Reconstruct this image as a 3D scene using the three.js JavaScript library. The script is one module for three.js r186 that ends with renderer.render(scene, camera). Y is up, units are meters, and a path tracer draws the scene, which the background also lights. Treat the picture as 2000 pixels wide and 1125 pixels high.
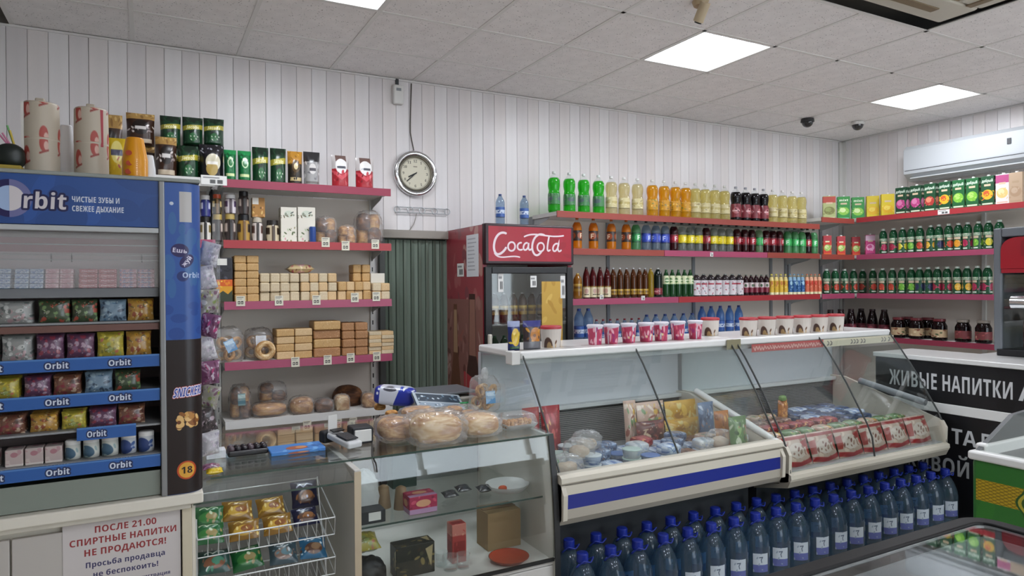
import * as THREE from 'three';
import { RoundedBoxGeometry } from 'three/addons/geometries/RoundedBoxGeometry.js';
import { mergeGeometries } from 'three/addons/utils/BufferGeometryUtils.js';
import { ImprovedNoise } from 'three/addons/math/ImprovedNoise.js';
import { RectAreaLightUniformsLib } from 'three/addons/lights/RectAreaLightUniformsLib.js';

// ---------- camera, light, exposure ----------
const scene = new THREE.Scene();
scene.background = new THREE.Color().setRGB(4.6, 5.0, 5.6);                    // overcast daylight outside the shop window behind the camera
const renderer = new THREE.WebGLRenderer({ antialias: true });
renderer.toneMapping = THREE.LinearToneMapping;
renderer.toneMappingExposure = 0.93;
renderer.shadowMap.enabled = true;
RectAreaLightUniformsLib.init();

const FPX = 1333.44, YAW = 28.168 * Math.PI / 180, PITCH = -0.2873 * Math.PI / 180, ROLL = -0.4516 * Math.PI / 180, EYE = 1.6;
const V3 = (x, y, z) => new THREE.Vector3(x, y, z);
const cF = V3(Math.sin(YAW) * Math.cos(PITCH), Math.sin(PITCH), -Math.cos(YAW) * Math.cos(PITCH));
const cR0 = V3(Math.cos(YAW), 0, Math.sin(YAW)), cU0 = cR0.clone().cross(cF);
const cR = cR0.clone().multiplyScalar(Math.cos(ROLL)).addScaledVector(cU0, Math.sin(ROLL));
const cU = cR.clone().cross(cF);
const camera = new THREE.PerspectiveCamera(2 * Math.atan(562.5 / FPX) * 180 / Math.PI, 2000 / 1125, 0.05, 60);
camera.position.set(0, EYE, 0);
camera.quaternion.setFromRotationMatrix(new THREE.Matrix4().makeBasis(cR, cU, cF.clone().negate()));
// a photograph pixel gives a direction; the plane it meets gives the place
const ray = (px, py) => cF.clone().multiplyScalar(FPX).addScaledVector(cR, px - 1000).addScaledVector(cU, 562.5 - py);
const hit = (d, s) => V3(d.x * s, EYE + d.y * s, d.z * s);
const atZ = (px, py, z) => { const d = ray(px, py); return hit(d, z / d.z); };
const atX = (px, py, x) => { const d = ray(px, py); return hit(d, x / d.x); };
const atY = (px, py, y) => { const d = ray(px, py); return hit(d, (y - EYE) / d.y); };

const CEIL = 3.1, WZ = -4.77, WX = 6.57, FLOORX0 = -2.6, FRONTZ = 3.2;
// the ceiling luminaires (600 mm modules of the tile grid), those in view and those of the same rows behind the camera
const LAMPS = [[0.84, -3.34], [3.24, -3.34], [5.64, -3.34], [3.24, 0.26], [5.64, 0.26], [0.84, 0.26], [0.84, 2.06], [3.24, 2.06], [5.64, 2.06]];
const LAMP_POWER = 26;

// ---------- helpers ----------
let seedN = 7;
const rnd = () => { seedN = (seedN * 1664525 + 1013904223) >>> 0; return seedN / 4294967296; };
const rr = (a, b) => a + (b - a) * rnd();
const pick = (a) => a[Math.floor(rnd() * a.length)];
const noise = new ImprovedNoise();
const used = {};
const numbered = (n) => { const k = (used[n] = (used[n] ?? -1) + 1); return k ? n + '_' + String(k).padStart(3, '0') : n; };
function tag(o, label, category, group) { o.userData = { label, category }; if (group) o.userData.group = group; return o; }
function thing(name, label, category, pos = [0, 0, 0], group, turn = 0) {
  const o = new THREE.Group(); o.name = numbered(name); scene.add(o); o.position.set(...pos); o.rotation.y = turn;
  return tag(o, label, category, group);
}
function part(parent, name, geo, material, pos) {
  const m = new THREE.Mesh(geo, material); m.name = name; parent.add(m); if (pos) m.position.set(...pos); return m;
}
function single(name, label, category, geo, material, pos = [0, 0, 0], group, turn = 0) {
  const m = new THREE.Mesh(geo, material); m.name = numbered(name); scene.add(m); m.position.set(...pos); m.rotation.y = turn;
  return tag(m, label, category, group);
}
function put(proto, pos, label, category, group, turn = 0, scale = 1) {           // a copy of a thing built once
  const o = proto.clone(); o.name = numbered(proto.name); scene.add(o); o.position.set(...pos); o.rotation.y = turn; if (scale !== 1) o.scale.setScalar(scale);
  return tag(o, label, category, group);
}
function struct(name, geo, material, pos) {
  const m = new THREE.Mesh(geo, material); m.name = name; scene.add(m); if (pos) m.position.set(...pos); m.userData = { kind: 'structure' }; return m;
}
const proto = (name) => { const g = new THREE.Group(); g.name = name; return g; };
const box = (x0, x1, y0, y1, z0, z1) => new THREE.BoxGeometry(x1 - x0, y1 - y0, z1 - z0).translate((x0 + x1) / 2, (y0 + y1) / 2, (z0 + z1) / 2);
const rbox = (x0, x1, y0, y1, z0, z1, r = 0.005, s = 2) => new RoundedBoxGeometry(x1 - x0, y1 - y0, z1 - z0, s, Math.min(r, (x1 - x0) / 2.05, (y1 - y0) / 2.05, (z1 - z0) / 2.05)).translate((x0 + x1) / 2, (y0 + y1) / 2, (z0 + z1) / 2);
const cyl = (r0, r1, h, s = 16) => new THREE.CylinderGeometry(r1, r0, h, s).translate(0, h / 2, 0);   // r0 below, r1 above, base at y = 0
const lathe = (pts, s = 18) => new THREE.LatheGeometry(pts.map(([r, y]) => new THREE.Vector2(r, y)), s);
const merge = (a) => mergeGeometries(a.map((g) => (g.index ? g.toNonIndexed() : g)), false);
const tube = (pts, r, seg = 24, rad = 6) => new THREE.TubeGeometry(new THREE.CatmullRomCurve3(pts.map((p) => V3(...p)), false, 'catmullrom', 0.2), seg, r, rad);
const rod = (a, b, r, rad = 6) => new THREE.TubeGeometry(new THREE.LineCurve3(V3(...a), V3(...b)), 1, r, rad);
// turn the triangles round after a mirroring
function flip(g) {
  for (const a of Object.values(g.attributes)) for (let i = 0; i + 2 < a.count; i += 3) for (let c = 0; c < a.itemSize; c++) { const v = a.getComponent(i + 1, c); a.setComponent(i + 1, c, a.getComponent(i + 2, c)); a.setComponent(i + 2, c, v); }
  return g;
}
// a profile in (z, y) drawn out along x
function along(x0, x1, profile, hole) {
  const s = new THREE.Shape(profile.map(([z, y]) => new THREE.Vector2(z, y)));
  const g = new THREE.ExtrudeGeometry(s, { depth: x1 - x0, bevelEnabled: false, curveSegments: 8 });
  return flip(g.applyMatrix4(new THREE.Matrix4().set(0, 0, 1, x0, 0, 1, 0, 0, 1, 0, 0, 0, 0, 0, 0, 1)));   // (z,y,depth) -> (x0+depth, y, z)
}
// a sheet of some thickness along a polyline in (z, y)
function sheet(x0, x1, line, t) {
  const n = line.map((p, i) => { const a = line[Math.max(0, i - 1)], b = line[Math.min(line.length - 1, i + 1)]; const dz = b[0] - a[0], dy = b[1] - a[1], l = Math.hypot(dz, dy); return [p[0] - dy / l * t, p[1] + dz / l * t]; });
  return along(x0, x1, [...line, ...n.reverse()]);
}

// ---------- printed surfaces: all small prints share one sheet ----------
const AW = 2048, atlas = document.createElement('canvas'); atlas.width = AW; atlas.height = AW;
const ax = atlas.getContext('2d'); ax.fillStyle = '#888'; ax.fillRect(0, 0, AW, AW);
let apx = 0, apy = 0, aph = 0; const cells = {};
function pen(c, x, y, w, h) {
  const g = {
    f: (col) => { c.fillStyle = col; c.fillRect(x, y, w, h); return g; },
    r: (x0, y0, ww, hh, col) => { c.fillStyle = col; c.fillRect(x + x0 * w, y + y0 * h, ww * w, hh * h); return g; },
    c: (cx, cy, r, col, ry) => { c.fillStyle = col; c.beginPath(); c.ellipse(x + cx * w, y + cy * h, r * w, (ry ?? r * w / h) * h, 0, 0, 7); c.fill(); return g; },
    ring: (cx, cy, r, lw, col) => { c.strokeStyle = col; c.lineWidth = lw * w; c.beginPath(); c.ellipse(x + cx * w, y + cy * h, r * w, r * w, 0, 0, 7); c.stroke(); return g; },
    t: (s, cx, cy, size, col, o = {}) => {
      c.save(); c.translate(x + cx * w, y + cy * h); if (o.rot) c.rotate(o.rot); if (o.skew) c.transform(1, 0, o.skew, 1, 0, 0);
      c.font = (o.weight ?? 'bold') + ' ' + Math.round(size * h) + 'px ' + (o.font ?? 'sans-serif'); c.textAlign = o.align ?? 'center'; c.textBaseline = 'middle';
      if (o.stroke) { c.strokeStyle = o.stroke; c.lineWidth = (o.lw ?? 0.12) * size * h; c.lineJoin = 'round'; if (o.max) c.strokeText(s, 0, 0, o.max * w); else c.strokeText(s, 0, 0); }
      c.fillStyle = col; if (o.max) c.fillText(s, 0, 0, o.max * w); else c.fillText(s, 0, 0); c.restore(); return g;
    },
    n: (k, cols, s0 = 0.03, s1 = 0.1, y0 = 0, y1 = 1) => { for (let i = 0; i < k; i++) { c.fillStyle = pick(cols); c.beginPath(); c.ellipse(x + rnd() * w, y + (y0 + rnd() * (y1 - y0)) * h, rr(s0, s1) * w, rr(s0, s1) * w * 0.6, rnd() * 3, 0, 7); c.fill(); } return g; },
    poly: (pts, col) => { c.fillStyle = col; c.beginPath(); pts.forEach(([a, b], i) => (i ? c.lineTo(x + a * w, y + b * h) : c.moveTo(x + a * w, y + b * h))); c.closePath(); c.fill(); return g; },
    line: (pts, lw, col) => { c.strokeStyle = col; c.lineWidth = lw * h; c.lineCap = 'round'; c.lineJoin = 'round'; c.beginPath(); pts.forEach(([a, b], i) => (i ? c.lineTo(x + a * w, y + b * h) : c.moveTo(x + a * w, y + b * h))); c.stroke(); return g; },
    curve: (pts, lw, col) => { c.strokeStyle = col; c.lineWidth = lw * h; c.lineCap = 'round'; c.beginPath(); c.moveTo(x + pts[0][0] * w, y + pts[0][1] * h); for (let i = 1; i + 2 < pts.length; i += 3) c.bezierCurveTo(x + pts[i][0] * w, y + pts[i][1] * h, x + pts[i + 1][0] * w, y + pts[i + 1][1] * h, x + pts[i + 2][0] * w, y + pts[i + 2][1] * h); c.stroke(); return g; },
  };
  return g;
}
function art(key, w, h, draw, times = 1) {
  const W = w * times;
  if (apx + W + 4 > AW) { apx = 0; apy += aph + 4; aph = 0; }
  if (apy + h > AW) throw new Error('print sheet full at ' + key);
  ax.save(); ax.beginPath(); ax.rect(apx, apy, W, h); ax.clip();
  for (let i = 0; i < times; i++) draw(pen(ax, apx + i * w, apy, w, h));
  ax.restore();
  cells[key] = [(apx + 1) / AW, 1 - (apy + h - 1) / AW, (apx + W - 1) / AW, 1 - (apy + 1) / AW];
  apx += W + 4; aph = Math.max(aph, h);
}
function onCell(geo, key) {
  const c = cells[key]; if (!c) throw new Error('no print ' + key);
  const g = geo.clone(), uv = g.attributes.uv;
  for (let i = 0; i < uv.count; i++) uv.setXY(i, c[0] + (c[2] - c[0]) * Math.min(1, Math.max(0, uv.getX(i))), c[1] + (c[3] - c[1]) * Math.min(1, Math.max(0, uv.getY(i))));
  return g;
}
const atlasTex = new THREE.CanvasTexture(atlas); atlasTex.colorSpace = THREE.SRGBColorSpace;
function canvasTex(w, h, draw) { const c = document.createElement('canvas'); c.width = w; c.height = h; draw(pen(c.getContext('2d'), 0, 0, w, h), c.getContext('2d')); const t = new THREE.CanvasTexture(c); t.colorSpace = THREE.SRGBColorSpace; return t; }
function dataTex(n, f, srgb = true) {
  const d = new Uint8Array(n * n * 4);
  for (let y = 0; y < n; y++) for (let x = 0; x < n; x++) { const v = f(x / n, y / n, x, y), i = (y * n + x) * 4; d[i] = v[0]; d[i + 1] = v[1]; d[i + 2] = v[2]; d[i + 3] = 255; }
  const t = new THREE.DataTexture(d, n, n); t.magFilter = THREE.LinearFilter; t.minFilter = THREE.LinearFilter; t.wrapS = t.wrapT = THREE.RepeatWrapping; if (srgb) t.colorSpace = THREE.SRGBColorSpace; t.needsUpdate = true; return t;
}

// ---------- materials ----------
const std = (color, roughness = 0.6, extra = {}) => new THREE.MeshStandardMaterial({ color, roughness, ...extra });
const phys = (color, roughness, extra) => new THREE.MeshPhysicalMaterial({ color, roughness, ...extra });
const cache = {};
const mat = (color, roughness = 0.6) => (cache[color + '/' + roughness] ??= std(color, roughness));
const M = {
  print: std(0xffffff, 0.5, { map: atlasTex }),
  printGloss: phys(0xffffff, 0.3, { map: atlasTex, clearcoat: 0.35, clearcoatRoughness: 0.2 }),
  glass: phys(0xfbfdfc, 0.02, { transmission: 1, thickness: 0, ior: 1.5 }),
  glassEdge: phys(0x4c5f56, 0.2, { transmission: 0.3, thickness: 0 }),
  film: phys(0xfafafa, 0.22, { transmission: 0.88, thickness: 0, ior: 1.45 }),
  filmDull: phys(0xeceeee, 0.4, { transmission: 0.55, thickness: 0, ior: 1.45 }),
  clear: phys(0xfcfefe, 0.06, { transmission: 0.95, thickness: 0, ior: 1.45 }),
  white: std(0xd9d8d4, 0.45), whiteGloss: phys(0xe2e2e0, 0.3, { clearcoat: 0.4, clearcoatRoughness: 0.15 }), cream: std(0xcfc9ba, 0.45), ivory: std(0xd8d3c6, 0.5),
  grey: std(0x8b8f92, 0.5), darkGrey: std(0x3b3d40, 0.5), black: std(0x0d0d0f, 0.4), beigePanel: std(0xd9d1c7, 0.6), lightGrey: std(0xb4b7b8, 0.45),
  steel: std(0xb9bcbe, 0.32, { metalness: 0.9 }), chrome: std(0xe2e4e6, 0.12, { metalness: 1 }), wire: std(0xcfd2d2, 0.35, { metalness: 0.5 }),
  stripPink: std(0xa84a68, 0.4), stripRed: std(0xa8343a, 0.4), stripOrange: std(0x96443a, 0.45), stripDark: std(0x96384e, 0.45),
  blue: std(0x1c2a86, 0.4), redGloss: phys(0xa30d22, 0.3, { clearcoat: 0.5, clearcoatRoughness: 0.15 }),
};
const liquid = (color, t = 0.72, rough = 0.08) => phys(color, rough, { transmission: t, thickness: 0, ior: 1.4 });

// ---------- shapes used again and again ----------
// a sealed packet standing on its lower seam, front to +z
function packet(w, h, d, key, o = {}) {
  const nx = 8, ny = 10, pos = [], uv = [], idx = [], sd = o.seed ?? 1, cr = o.crimp ?? 0.07;
  for (const s of [1, -1]) {
    const b = pos.length / 3;
    for (let j = 0; j <= ny; j++) for (let i = 0; i <= nx; i++) {
      const u = i / nx, v = j / ny, a = Math.abs(2 * u - 1);
      const vv = o.stand ? Math.min(1, (1 - v) / 0.35) : Math.min(1, Math.min(v, 1 - v) / 0.3), e = Math.max(0, (o.stand ? Math.min(1, (1 - v - cr) / 0.4) : Math.min(1, (Math.min(v, 1 - v) - cr) / 0.22)));
      const bulge = Math.sqrt(Math.max(0, e * (2 - e))) * Math.pow(Math.max(0, 1 - a ** 3.2), 0.6) + 0.03;
      const wr = (noise.noise(u * 5 + sd, v * 5 - sd, s * 2.3) * 0.22) * (o.wrinkle ?? 1) * Math.min(1, vv + 0.3);
      const pinch = 1 - 0.05 * e;
      pos.push((u - 0.5) * w * pinch, v * h, s * d / 2 * Math.max(0.02, bulge + wr * (bulge > 0.1 ? 1 : 0.1)));
      uv.push(s > 0 ? u : 1 - u, v);
    }
    for (let j = 0; j < ny; j++) for (let i = 0; i < nx; i++) { const p = b + j * (nx + 1) + i, q = p + nx + 1; if (s > 0) idx.push(p, p + 1, q + 1, p, q + 1, q); else idx.push(p, q + 1, p + 1, p, q, q + 1); }
    const o2 = (nx + 1) * (ny + 1);
    if (s < 0) {                                                                    // close the rim
      for (let i = 0; i < nx; i++) { idx.push(i, b + i + 1, i + 1, i, b + i, b + i + 1); const t = ny * (nx + 1) + i; idx.push(t, t + 1, b + t + 1, t, b + t + 1, b + t); }
      for (let j = 0; j < ny; j++) { const l = j * (nx + 1), l2 = l + nx + 1; idx.push(l, l2, b + l2, l, b + l2, b + l); const r0 = l + nx, r1 = l2 + nx; idx.push(r0, b + r1, r1, r0, b + r0, b + r1); }
    }
  }
  const g = new THREE.BufferGeometry(); g.setAttribute('position', new THREE.Float32BufferAttribute(pos, 3)); g.setAttribute('uv', new THREE.Float32BufferAttribute(uv, 2)); g.setIndex(idx); g.computeVertexNormals();
  return key ? onCell(g, key) : g;
}
// a rounded lump resting on y = 0: loaves, film bags
function lump(w, h, d, o = {}) {
  const g = new THREE.SphereGeometry(1, o.seg ?? 26, o.rings ?? 18), p = g.attributes.position, e = o.e ?? 0.8, sd = o.seed ?? 3, fr = o.freq ?? 1.5, am = o.amp ?? 0.06;
  const sp = (v, k) => Math.sign(v) * Math.pow(Math.abs(v), k), v = V3(0, 0, 0);
  for (let i = 0; i < p.count; i++) {
    v.fromBufferAttribute(p, i);
    let x = sp(v.x, e), y = sp(v.y, o.ey ?? e), z = sp(v.z, e); const l = Math.hypot(x, y, z);
    let k = 1 + am * noise.noise(v.x * fr + sd, v.y * fr, v.z * fr - sd) + (o.amp2 ?? 0) * noise.noise(v.x * fr * 3.1 - sd, v.y * fr * 3.1 + sd, v.z * fr * 3.1);
    if (o.crumple) k += o.crumple * (0.5 - Math.abs(noise.noise(v.x * fr * 2.3 + sd, v.y * fr * 2.3 - sd, v.z * fr * 2.3)));
    x *= k * w / 2; z *= k * d / 2; y = (y * k + (o.flat ?? 0.75)) * h / (1 + (o.flat ?? 0.75)); if (y < 0) y = 0;
    p.setXYZ(i, x, y, z);
  }
  g.computeVertexNormals(); return g;
}
const ringLoaf = (R, r) => new THREE.TorusGeometry(R, r, 10, 22);
// the creased film around a lump
const bagOver = (w, h, d, seed, c = 0.14) => lump(w, h, d, { seed, crumple: c * 1.3, amp: 0.06, amp2: 0.07, e: 0.68, freq: 2.6, seg: 40, rings: 28 });
function planarUV(g) { g.computeBoundingBox(); const b = g.boundingBox, p = g.attributes.position, u = g.attributes.uv; for (let i = 0; i < p.count; i++) u.setXY(i, (p.getX(i) - b.min.x) / (b.max.x - b.min.x), ((p.getY(i) - b.min.y) / (b.max.y - b.min.y) + (p.getZ(i) < 0 ? 0.25 * (1 - 0) : 0)) / 1.25); return g; }
// ---------- small prints ----------
const speck = (g, k, cols, a, b) => g.n(k, cols, a, b);
art('coffee_brown', 90, 120, (g) => g.f('#3a2217').r(0, 0, 1, 0.2, '#b08a4c').n(10, ['#8f6a38', '#d0b070'], 0.03, 0.1, 0, 0.2).c(0.5, 0.45, 0.3, '#18100c').n(12, ['#8a7a78', '#d8d0cc'], 0.03, 0.08, 0.35, 0.6).r(0.3, 0.42, 0.4, 0.1, '#d9d4d0').r(0.1, 0.8, 0.8, 0.12, '#c4b49c'));
art('coffee_green', 90, 120, (g) => g.f('#123c22').r(0, 0, 1, 0.2, '#0d2617').n(16, ['#0a1f12', '#3f5f48', '#1d4a2b'], 0.03, 0.12).poly([[0, 0.34], [1, 0.26], [1, 0.42], [0, 0.5]], '#b3a83a').t('Jacobs', 0.5, 0.38, 0.15, '#f3efc0', { skew: -0.2, max: 0.95 }).c(0.5, 0.72, 0.2, '#2f6a3c').n(6, ['#c8cfbb'], 0.02, 0.05, 0.6, 0.85));
art('coffee_black', 90, 120, (g) => g.f('#141218').n(14, ['#2b2735', '#5d5a68', '#a9a8b0'], 0.02, 0.07, 0, 0.35).c(0.55, 0.5, 0.32, '#d9d2b8').c(0.5, 0.68, 0.25, '#b59a54').r(0.3, 0.48, 0.45, 0.08, '#f4f0e6').r(0.1, 0.86, 0.7, 0.06, '#5f5448'));
art('pack_green', 70, 110, (g) => g.f('#0f6b38').r(0, 0, 1, 0.15, '#1f8a4a').c(0.5, 0.4, 0.26, '#c9dfb8').c(0.5, 0.42, 0.16, '#2a7a3f').r(0.12, 0.74, 0.7, 0.09, '#d8e2a8').n(10, ['#0a5229', '#29a05a'], 0.03, 0.1));
art('coffee_gold', 80, 120, (g) => g.f('#2b231a').r(0, 0, 1, 0.38, '#b9832c').n(12, ['#d6a648', '#8d601f'], 0.03, 0.1, 0, 0.4).c(0.5, 0.45, 0.27, '#5a4322').c(0.5, 0.45, 0.14, '#e0cf9c').r(0.1, 0.76, 0.8, 0.1, '#c2ad7c').n(8, ['#1c1712', '#4a3b28'], 0.04, 0.12, 0.5, 1));
art('coffee_silver', 80, 120, (g) => g.f('#9d9c9b').r(0, 0, 1, 0.3, '#2b2a2c').n(18, ['#c9c8c6', '#77767a', '#e4e2e0'], 0.03, 0.1, 0.3, 1).c(0.5, 0.5, 0.22, '#d7d3cf').r(0.3, 0.48, 0.4, 0.08, '#464248').r(0.1, 0.85, 0.8, 0.06, '#6f6a66'));
art('coffee_red', 80, 120, (g) => g.f('#a81f2c').r(0, 0, 1, 0.42, '#c9c3c1').r(0.2, 0, 0.6, 0.2, '#6d5650').c(0.5, 0.34, 0.34, '#eceae8').r(0.25, 0.34, 0.5, 0.07, '#53565f').poly([[0, 0.45], [0.5, 0.62], [1, 0.45], [1, 0.55], [0.5, 0.75], [0, 0.55]], '#d4505a').n(8, ['#c5414d', '#7f1420'], 0.05, 0.12, 0.5, 1));
art('snack_yellow', 70, 90, (g) => g.f('#d8b81c').c(0.5, 0.3, 0.3, '#f0e48a').r(0.2, 0.26, 0.6, 0.12, '#51536e').n(16, ['#b5361f', '#f2e25e', '#e2c428'], 0.03, 0.09, 0.4, 1));
art('wrap_paper', 128, 256, (g) => { g.f('#b9ae9d'); for (let j = 0; j < 6; j++) for (let i = 0; i < 3; i++) g.c(0.2 + i * 0.32, 0.09 + j * 0.165 + (i % 2) * 0.05, 0.075, '#a8453c').c(0.24 + i * 0.32, 0.1 + j * 0.165 + (i % 2) * 0.05, 0.04, '#cfa79a').line([[0.13 + i * 0.32, 0.135 + j * 0.165 + (i % 2) * 0.05], [0.28 + i * 0.32, 0.12 + j * 0.165 + (i % 2) * 0.05]], 0.008, '#8e3a34'); g.line([[0, 0.52], [1, 0.53]], 0.006, '#d9d2c6'); }, 2);
// jars and tins of the coffee shelf
const jar = (k, base, lab, txt) => art(k, 48, 64, (g) => g.f(base).r(0.1, 0.25, 0.8, 0.55, lab).r(0.2, 0.4, 0.6, 0.1, txt).c(0.5, 0.65, 0.16, txt), 2);
jar('jar_blue', '#33406f', '#2a2f7a', '#c8cbe0'); jar('jar_orange', '#7b5a2a', '#3c3322', '#e0c684'); jar('jar_purple', '#574a52', '#d8d0d4', '#4a3458'); jar('jar_dark', '#1c1614', '#403634', '#c9b9ac');
jar('jar_gold', '#6d4c22', '#b08a3c', '#2a1b10'); jar('jar_white', '#2b211d', '#d9cfc8', '#5b4038'); jar('jar_chef', '#16130f', '#dad6cc', '#7c6a3a'); jar('jar_cream', '#4a3a2a', '#cfc1a2', '#33261a');
art('tin_gold', 64, 80, (g) => g.f('#a87836').r(0, 0, 0.5, 0.35, '#e8e4da').n(10, ['#d7b36a', '#6a4a20', '#c9935a'], 0.05, 0.14, 0.3, 1));
art('carton_cream', 64, 128, (g) => g.f('#ded9cb').c(0.5, 0.2, 0.28, '#c9cfbf', 0.1).n(9, ['#39403a', '#8a8f7c', '#64583e'], 0.04, 0.12, 0.12, 0.32).n(14, ['#b7c4a0', '#8f8a5c', '#5c6a44', '#cfa0a0'], 0.04, 0.12, 0.5, 0.95));
art('dark_box', 64, 80, (g) => g.f('#2b2a30').r(0.05, 0.05, 0.6, 0.3, '#e6e4dc').n(8, ['#4c4a58', '#1b1a20'], 0.06, 0.16, 0.4, 1));
art('sunset_box', 64, 80, (g) => g.f('#e0a024').r(0, 0, 1, 0.3, '#d9601c').n(10, ['#f0c23c', '#e88a20'], 0.06, 0.14, 0, 0.5).poly([[0, 1], [0, 0.7], [0.4, 0.5], [0.7, 0.65], [1, 0.45], [1, 1]], '#38402c'));
const crumb = (k, base, a) => art(k, 96, 64, (g) => g.f(base).n(90, a, 0.008, 0.03).line([[0, 0.02], [1, 0.02]], 0.02, a[0]));
crumb('crisp_tan', '#c39c64', ['#a57c46', '#d9b988', '#b98f55', '#e2cba0']); crumb('crisp_pale', '#cdbb9a', ['#b9a480', '#e2d6bc', '#c2ac86', '#eee4cf']); crumb('crisp_brown', '#a8794e', ['#8a5c38', '#c29a70', '#94683f', '#d2b08a']); crumb('wafer', '#d2b284', ['#bb955f', '#e6cfa6', '#c8a470']);
art('pack_tan', 96, 40, (g) => g.f('#cbb486').c(0.5, 0.5, 0.22, '#d6a8a8', 0.4).n(14, ['#8a5a48', '#b8506a', '#ead9b8'], 0.02, 0.06));
art('tag_paper', 48, 64, (g) => g.f('#dcd7c4').r(0.1, 0.12, 0.7, 0.07, '#6b6a66').r(0.1, 0.28, 0.55, 0.05, '#8e8c86').r(0.2, 0.5, 0.26, 0.3, '#4a4844').r(0.54, 0.5, 0.24, 0.3, '#4a4844').r(0.27, 0.58, 0.1, 0.14, '#dcd7c4').r(0.6, 0.62, 0.1, 0.1, '#dcd7c4'));
art('tag_white', 48, 32, (g) => g.f('#e4e4e0').r(0.1, 0.2, 0.6, 0.12, '#8a8a8a').r(0.35, 0.45, 0.2, 0.38, '#5a5a5a').r(0.62, 0.45, 0.2, 0.38, '#5a5a5a'));
// drinks
const bl = (k, base, band, txt, tc, edge) => art(k, 40, 48, (g) => g.f(base).r(0, 0, 1, 0.09, edge).r(0, 0.91, 1, 0.09, edge).c(0.5, 0.5, 0.42, band, 0.34).t(txt, 0.5, 0.52, 0.6, tc), 3);
bl('lab_orange', '#33221c', '#8c3f1a', 'F', '#f0dcc0', '#1d1410'); bl('lab_green', '#1c6b3a', '#3c9a55', 'F', '#d8ecd8', '#15402a'); bl('lab_blue', '#2b3f9c', '#3f58c0', 'F', '#cfd8f4', '#1b2a5c');
bl('lab_red', '#6e1220', '#a31e30', 'F', '#f2d8d8', '#2a0a10'); bl('lab_yellow', '#cdb81a', '#e6d428', 'F', '#fff8c0', '#3b4a22'); bl('lab_lime', '#2f9a4c', '#46b868', 'F', '#e2f6e0', '#1a5a30');
art('lab_clear', 40, 60, (g) => g.f('#c8bd8e').n(10, ['#a89a62', '#ded6b2', '#8a7c52'], 0.05, 0.15).r(0.1, 0.4, 0.8, 0.2, '#b3a468'), 3);
art('lab_tarragon', 40, 60, (g) => g.f('#3c7a48').c(0.5, 0.5, 0.32, '#4a5f60', 0.2).n(8, ['#58705a', '#2a5a34', '#6d8a72'], 0.05, 0.14), 3);
art('lab_mandarin', 40, 60, (g) => g.f('#c08a18').n(10, ['#d8a838', '#8a6a2a', '#e8c468', '#6f7a3a'], 0.06, 0.16), 3);
art('lab_kvass', 40, 60, (g) => g.f('#7c2a34').c(0.5, 0.5, 0.3, '#b46a70', 0.22).r(0.15, 0.46, 0.7, 0.1, '#d9b0b0').n(5, ['#5a1a24'], 0.05, 0.12), 3);
art('lab_whisky', 40, 50, (g) => g.f('#d8cfae').r(0, 0, 1, 0.12, '#8a6a2a').c(0.5, 0.45, 0.25, '#c09a8c', 0.22).r(0.2, 0.7, 0.6, 0.08, '#5a4a3a'), 3);
art('lab_brownbeer', 40, 40, (g) => g.f('#9c7a2a').r(0, 0.1, 1, 0.15, '#c8a84a').r(0.1, 0.4, 0.8, 0.25, '#6a4a1c'), 3);
art('lab_greenbeer', 40, 50, (g) => g.f('#d2d8b0').c(0.5, 0.5, 0.32, '#5f8a54', 0.26).r(0.1, 0.45, 0.8, 0.12, '#e8ecd0').r(0, 0.9, 1, 0.1, '#3c6a3c'), 3);
art('lab_pale', 40, 60, (g) => g.f('#d4cfd2').n(10, ['#a85a68', '#7a7f86', '#b8b0b6'], 0.05, 0.12).r(0.15, 0.2, 0.7, 0.1, '#a8404e'), 3);
art('lab_wine', 30, 50, (g) => g.f('#d0c0c0').r(0, 0.5, 1, 0.5, '#7a2438').c(0.5, 0.3, 0.2, '#3f5a3c', 0.14), 3);
const sleeve = (k, a, b, c2) => art(k, 36, 90, (g) => g.f(a).r(0, 0.02, 1, 0.2, b).c(0.5, 0.36, 0.26, c2, 0.12).n(6, [b, c2], 0.05, 0.16, 0.3, 0.8).r(0, 0.86, 1, 0.14, '#e8e0b8'), 3);
sleeve('slv_yellow', '#d8b23a', '#e8d48a', '#c07a3a'); sleeve('slv_blue', '#2a5a94', '#8ab0cc', '#a8cfe0'); sleeve('slv_red', '#d06a4c', '#e8b090', '#c83a2c');
const juice = (k, fruit, f2, bg = '#1d4a30') => art(k, 44, 70, (g) => g.f(bg).r(0.05, 0.03, 0.9, 0.16, '#d2d6c4').t('добрый', 0.5, 0.11, 0.14, '#2f6a3c', { max: 0.85 }).r(0.15, 0.22, 0.7, 0.14, '#c9b49a').c(0.5, 0.62, 0.36, fruit).n(6, [f2], 0.04, 0.12, 0.45, 0.8).r(0.2, 0.9, 0.6, 0.08, '#c9d2c4'), 3);
juice('jb_tomato', '#b03a2a', '#d86a4a'); juice('jb_apple', '#6aa83a', '#9ccc5c'); juice('jb_blueberry', '#2c3352', '#4c5478'); juice('jb_cherry', '#9a2440', '#c04a62'); juice('jb_peach', '#d8a83a', '#ecca6a'); juice('jb_pome', '#a02a4c', '#c85a7a'); juice('jb_orange', '#d8922a', '#eab85a'); juice('jb_lemon', '#d2c23a', '#ece27a');
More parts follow.
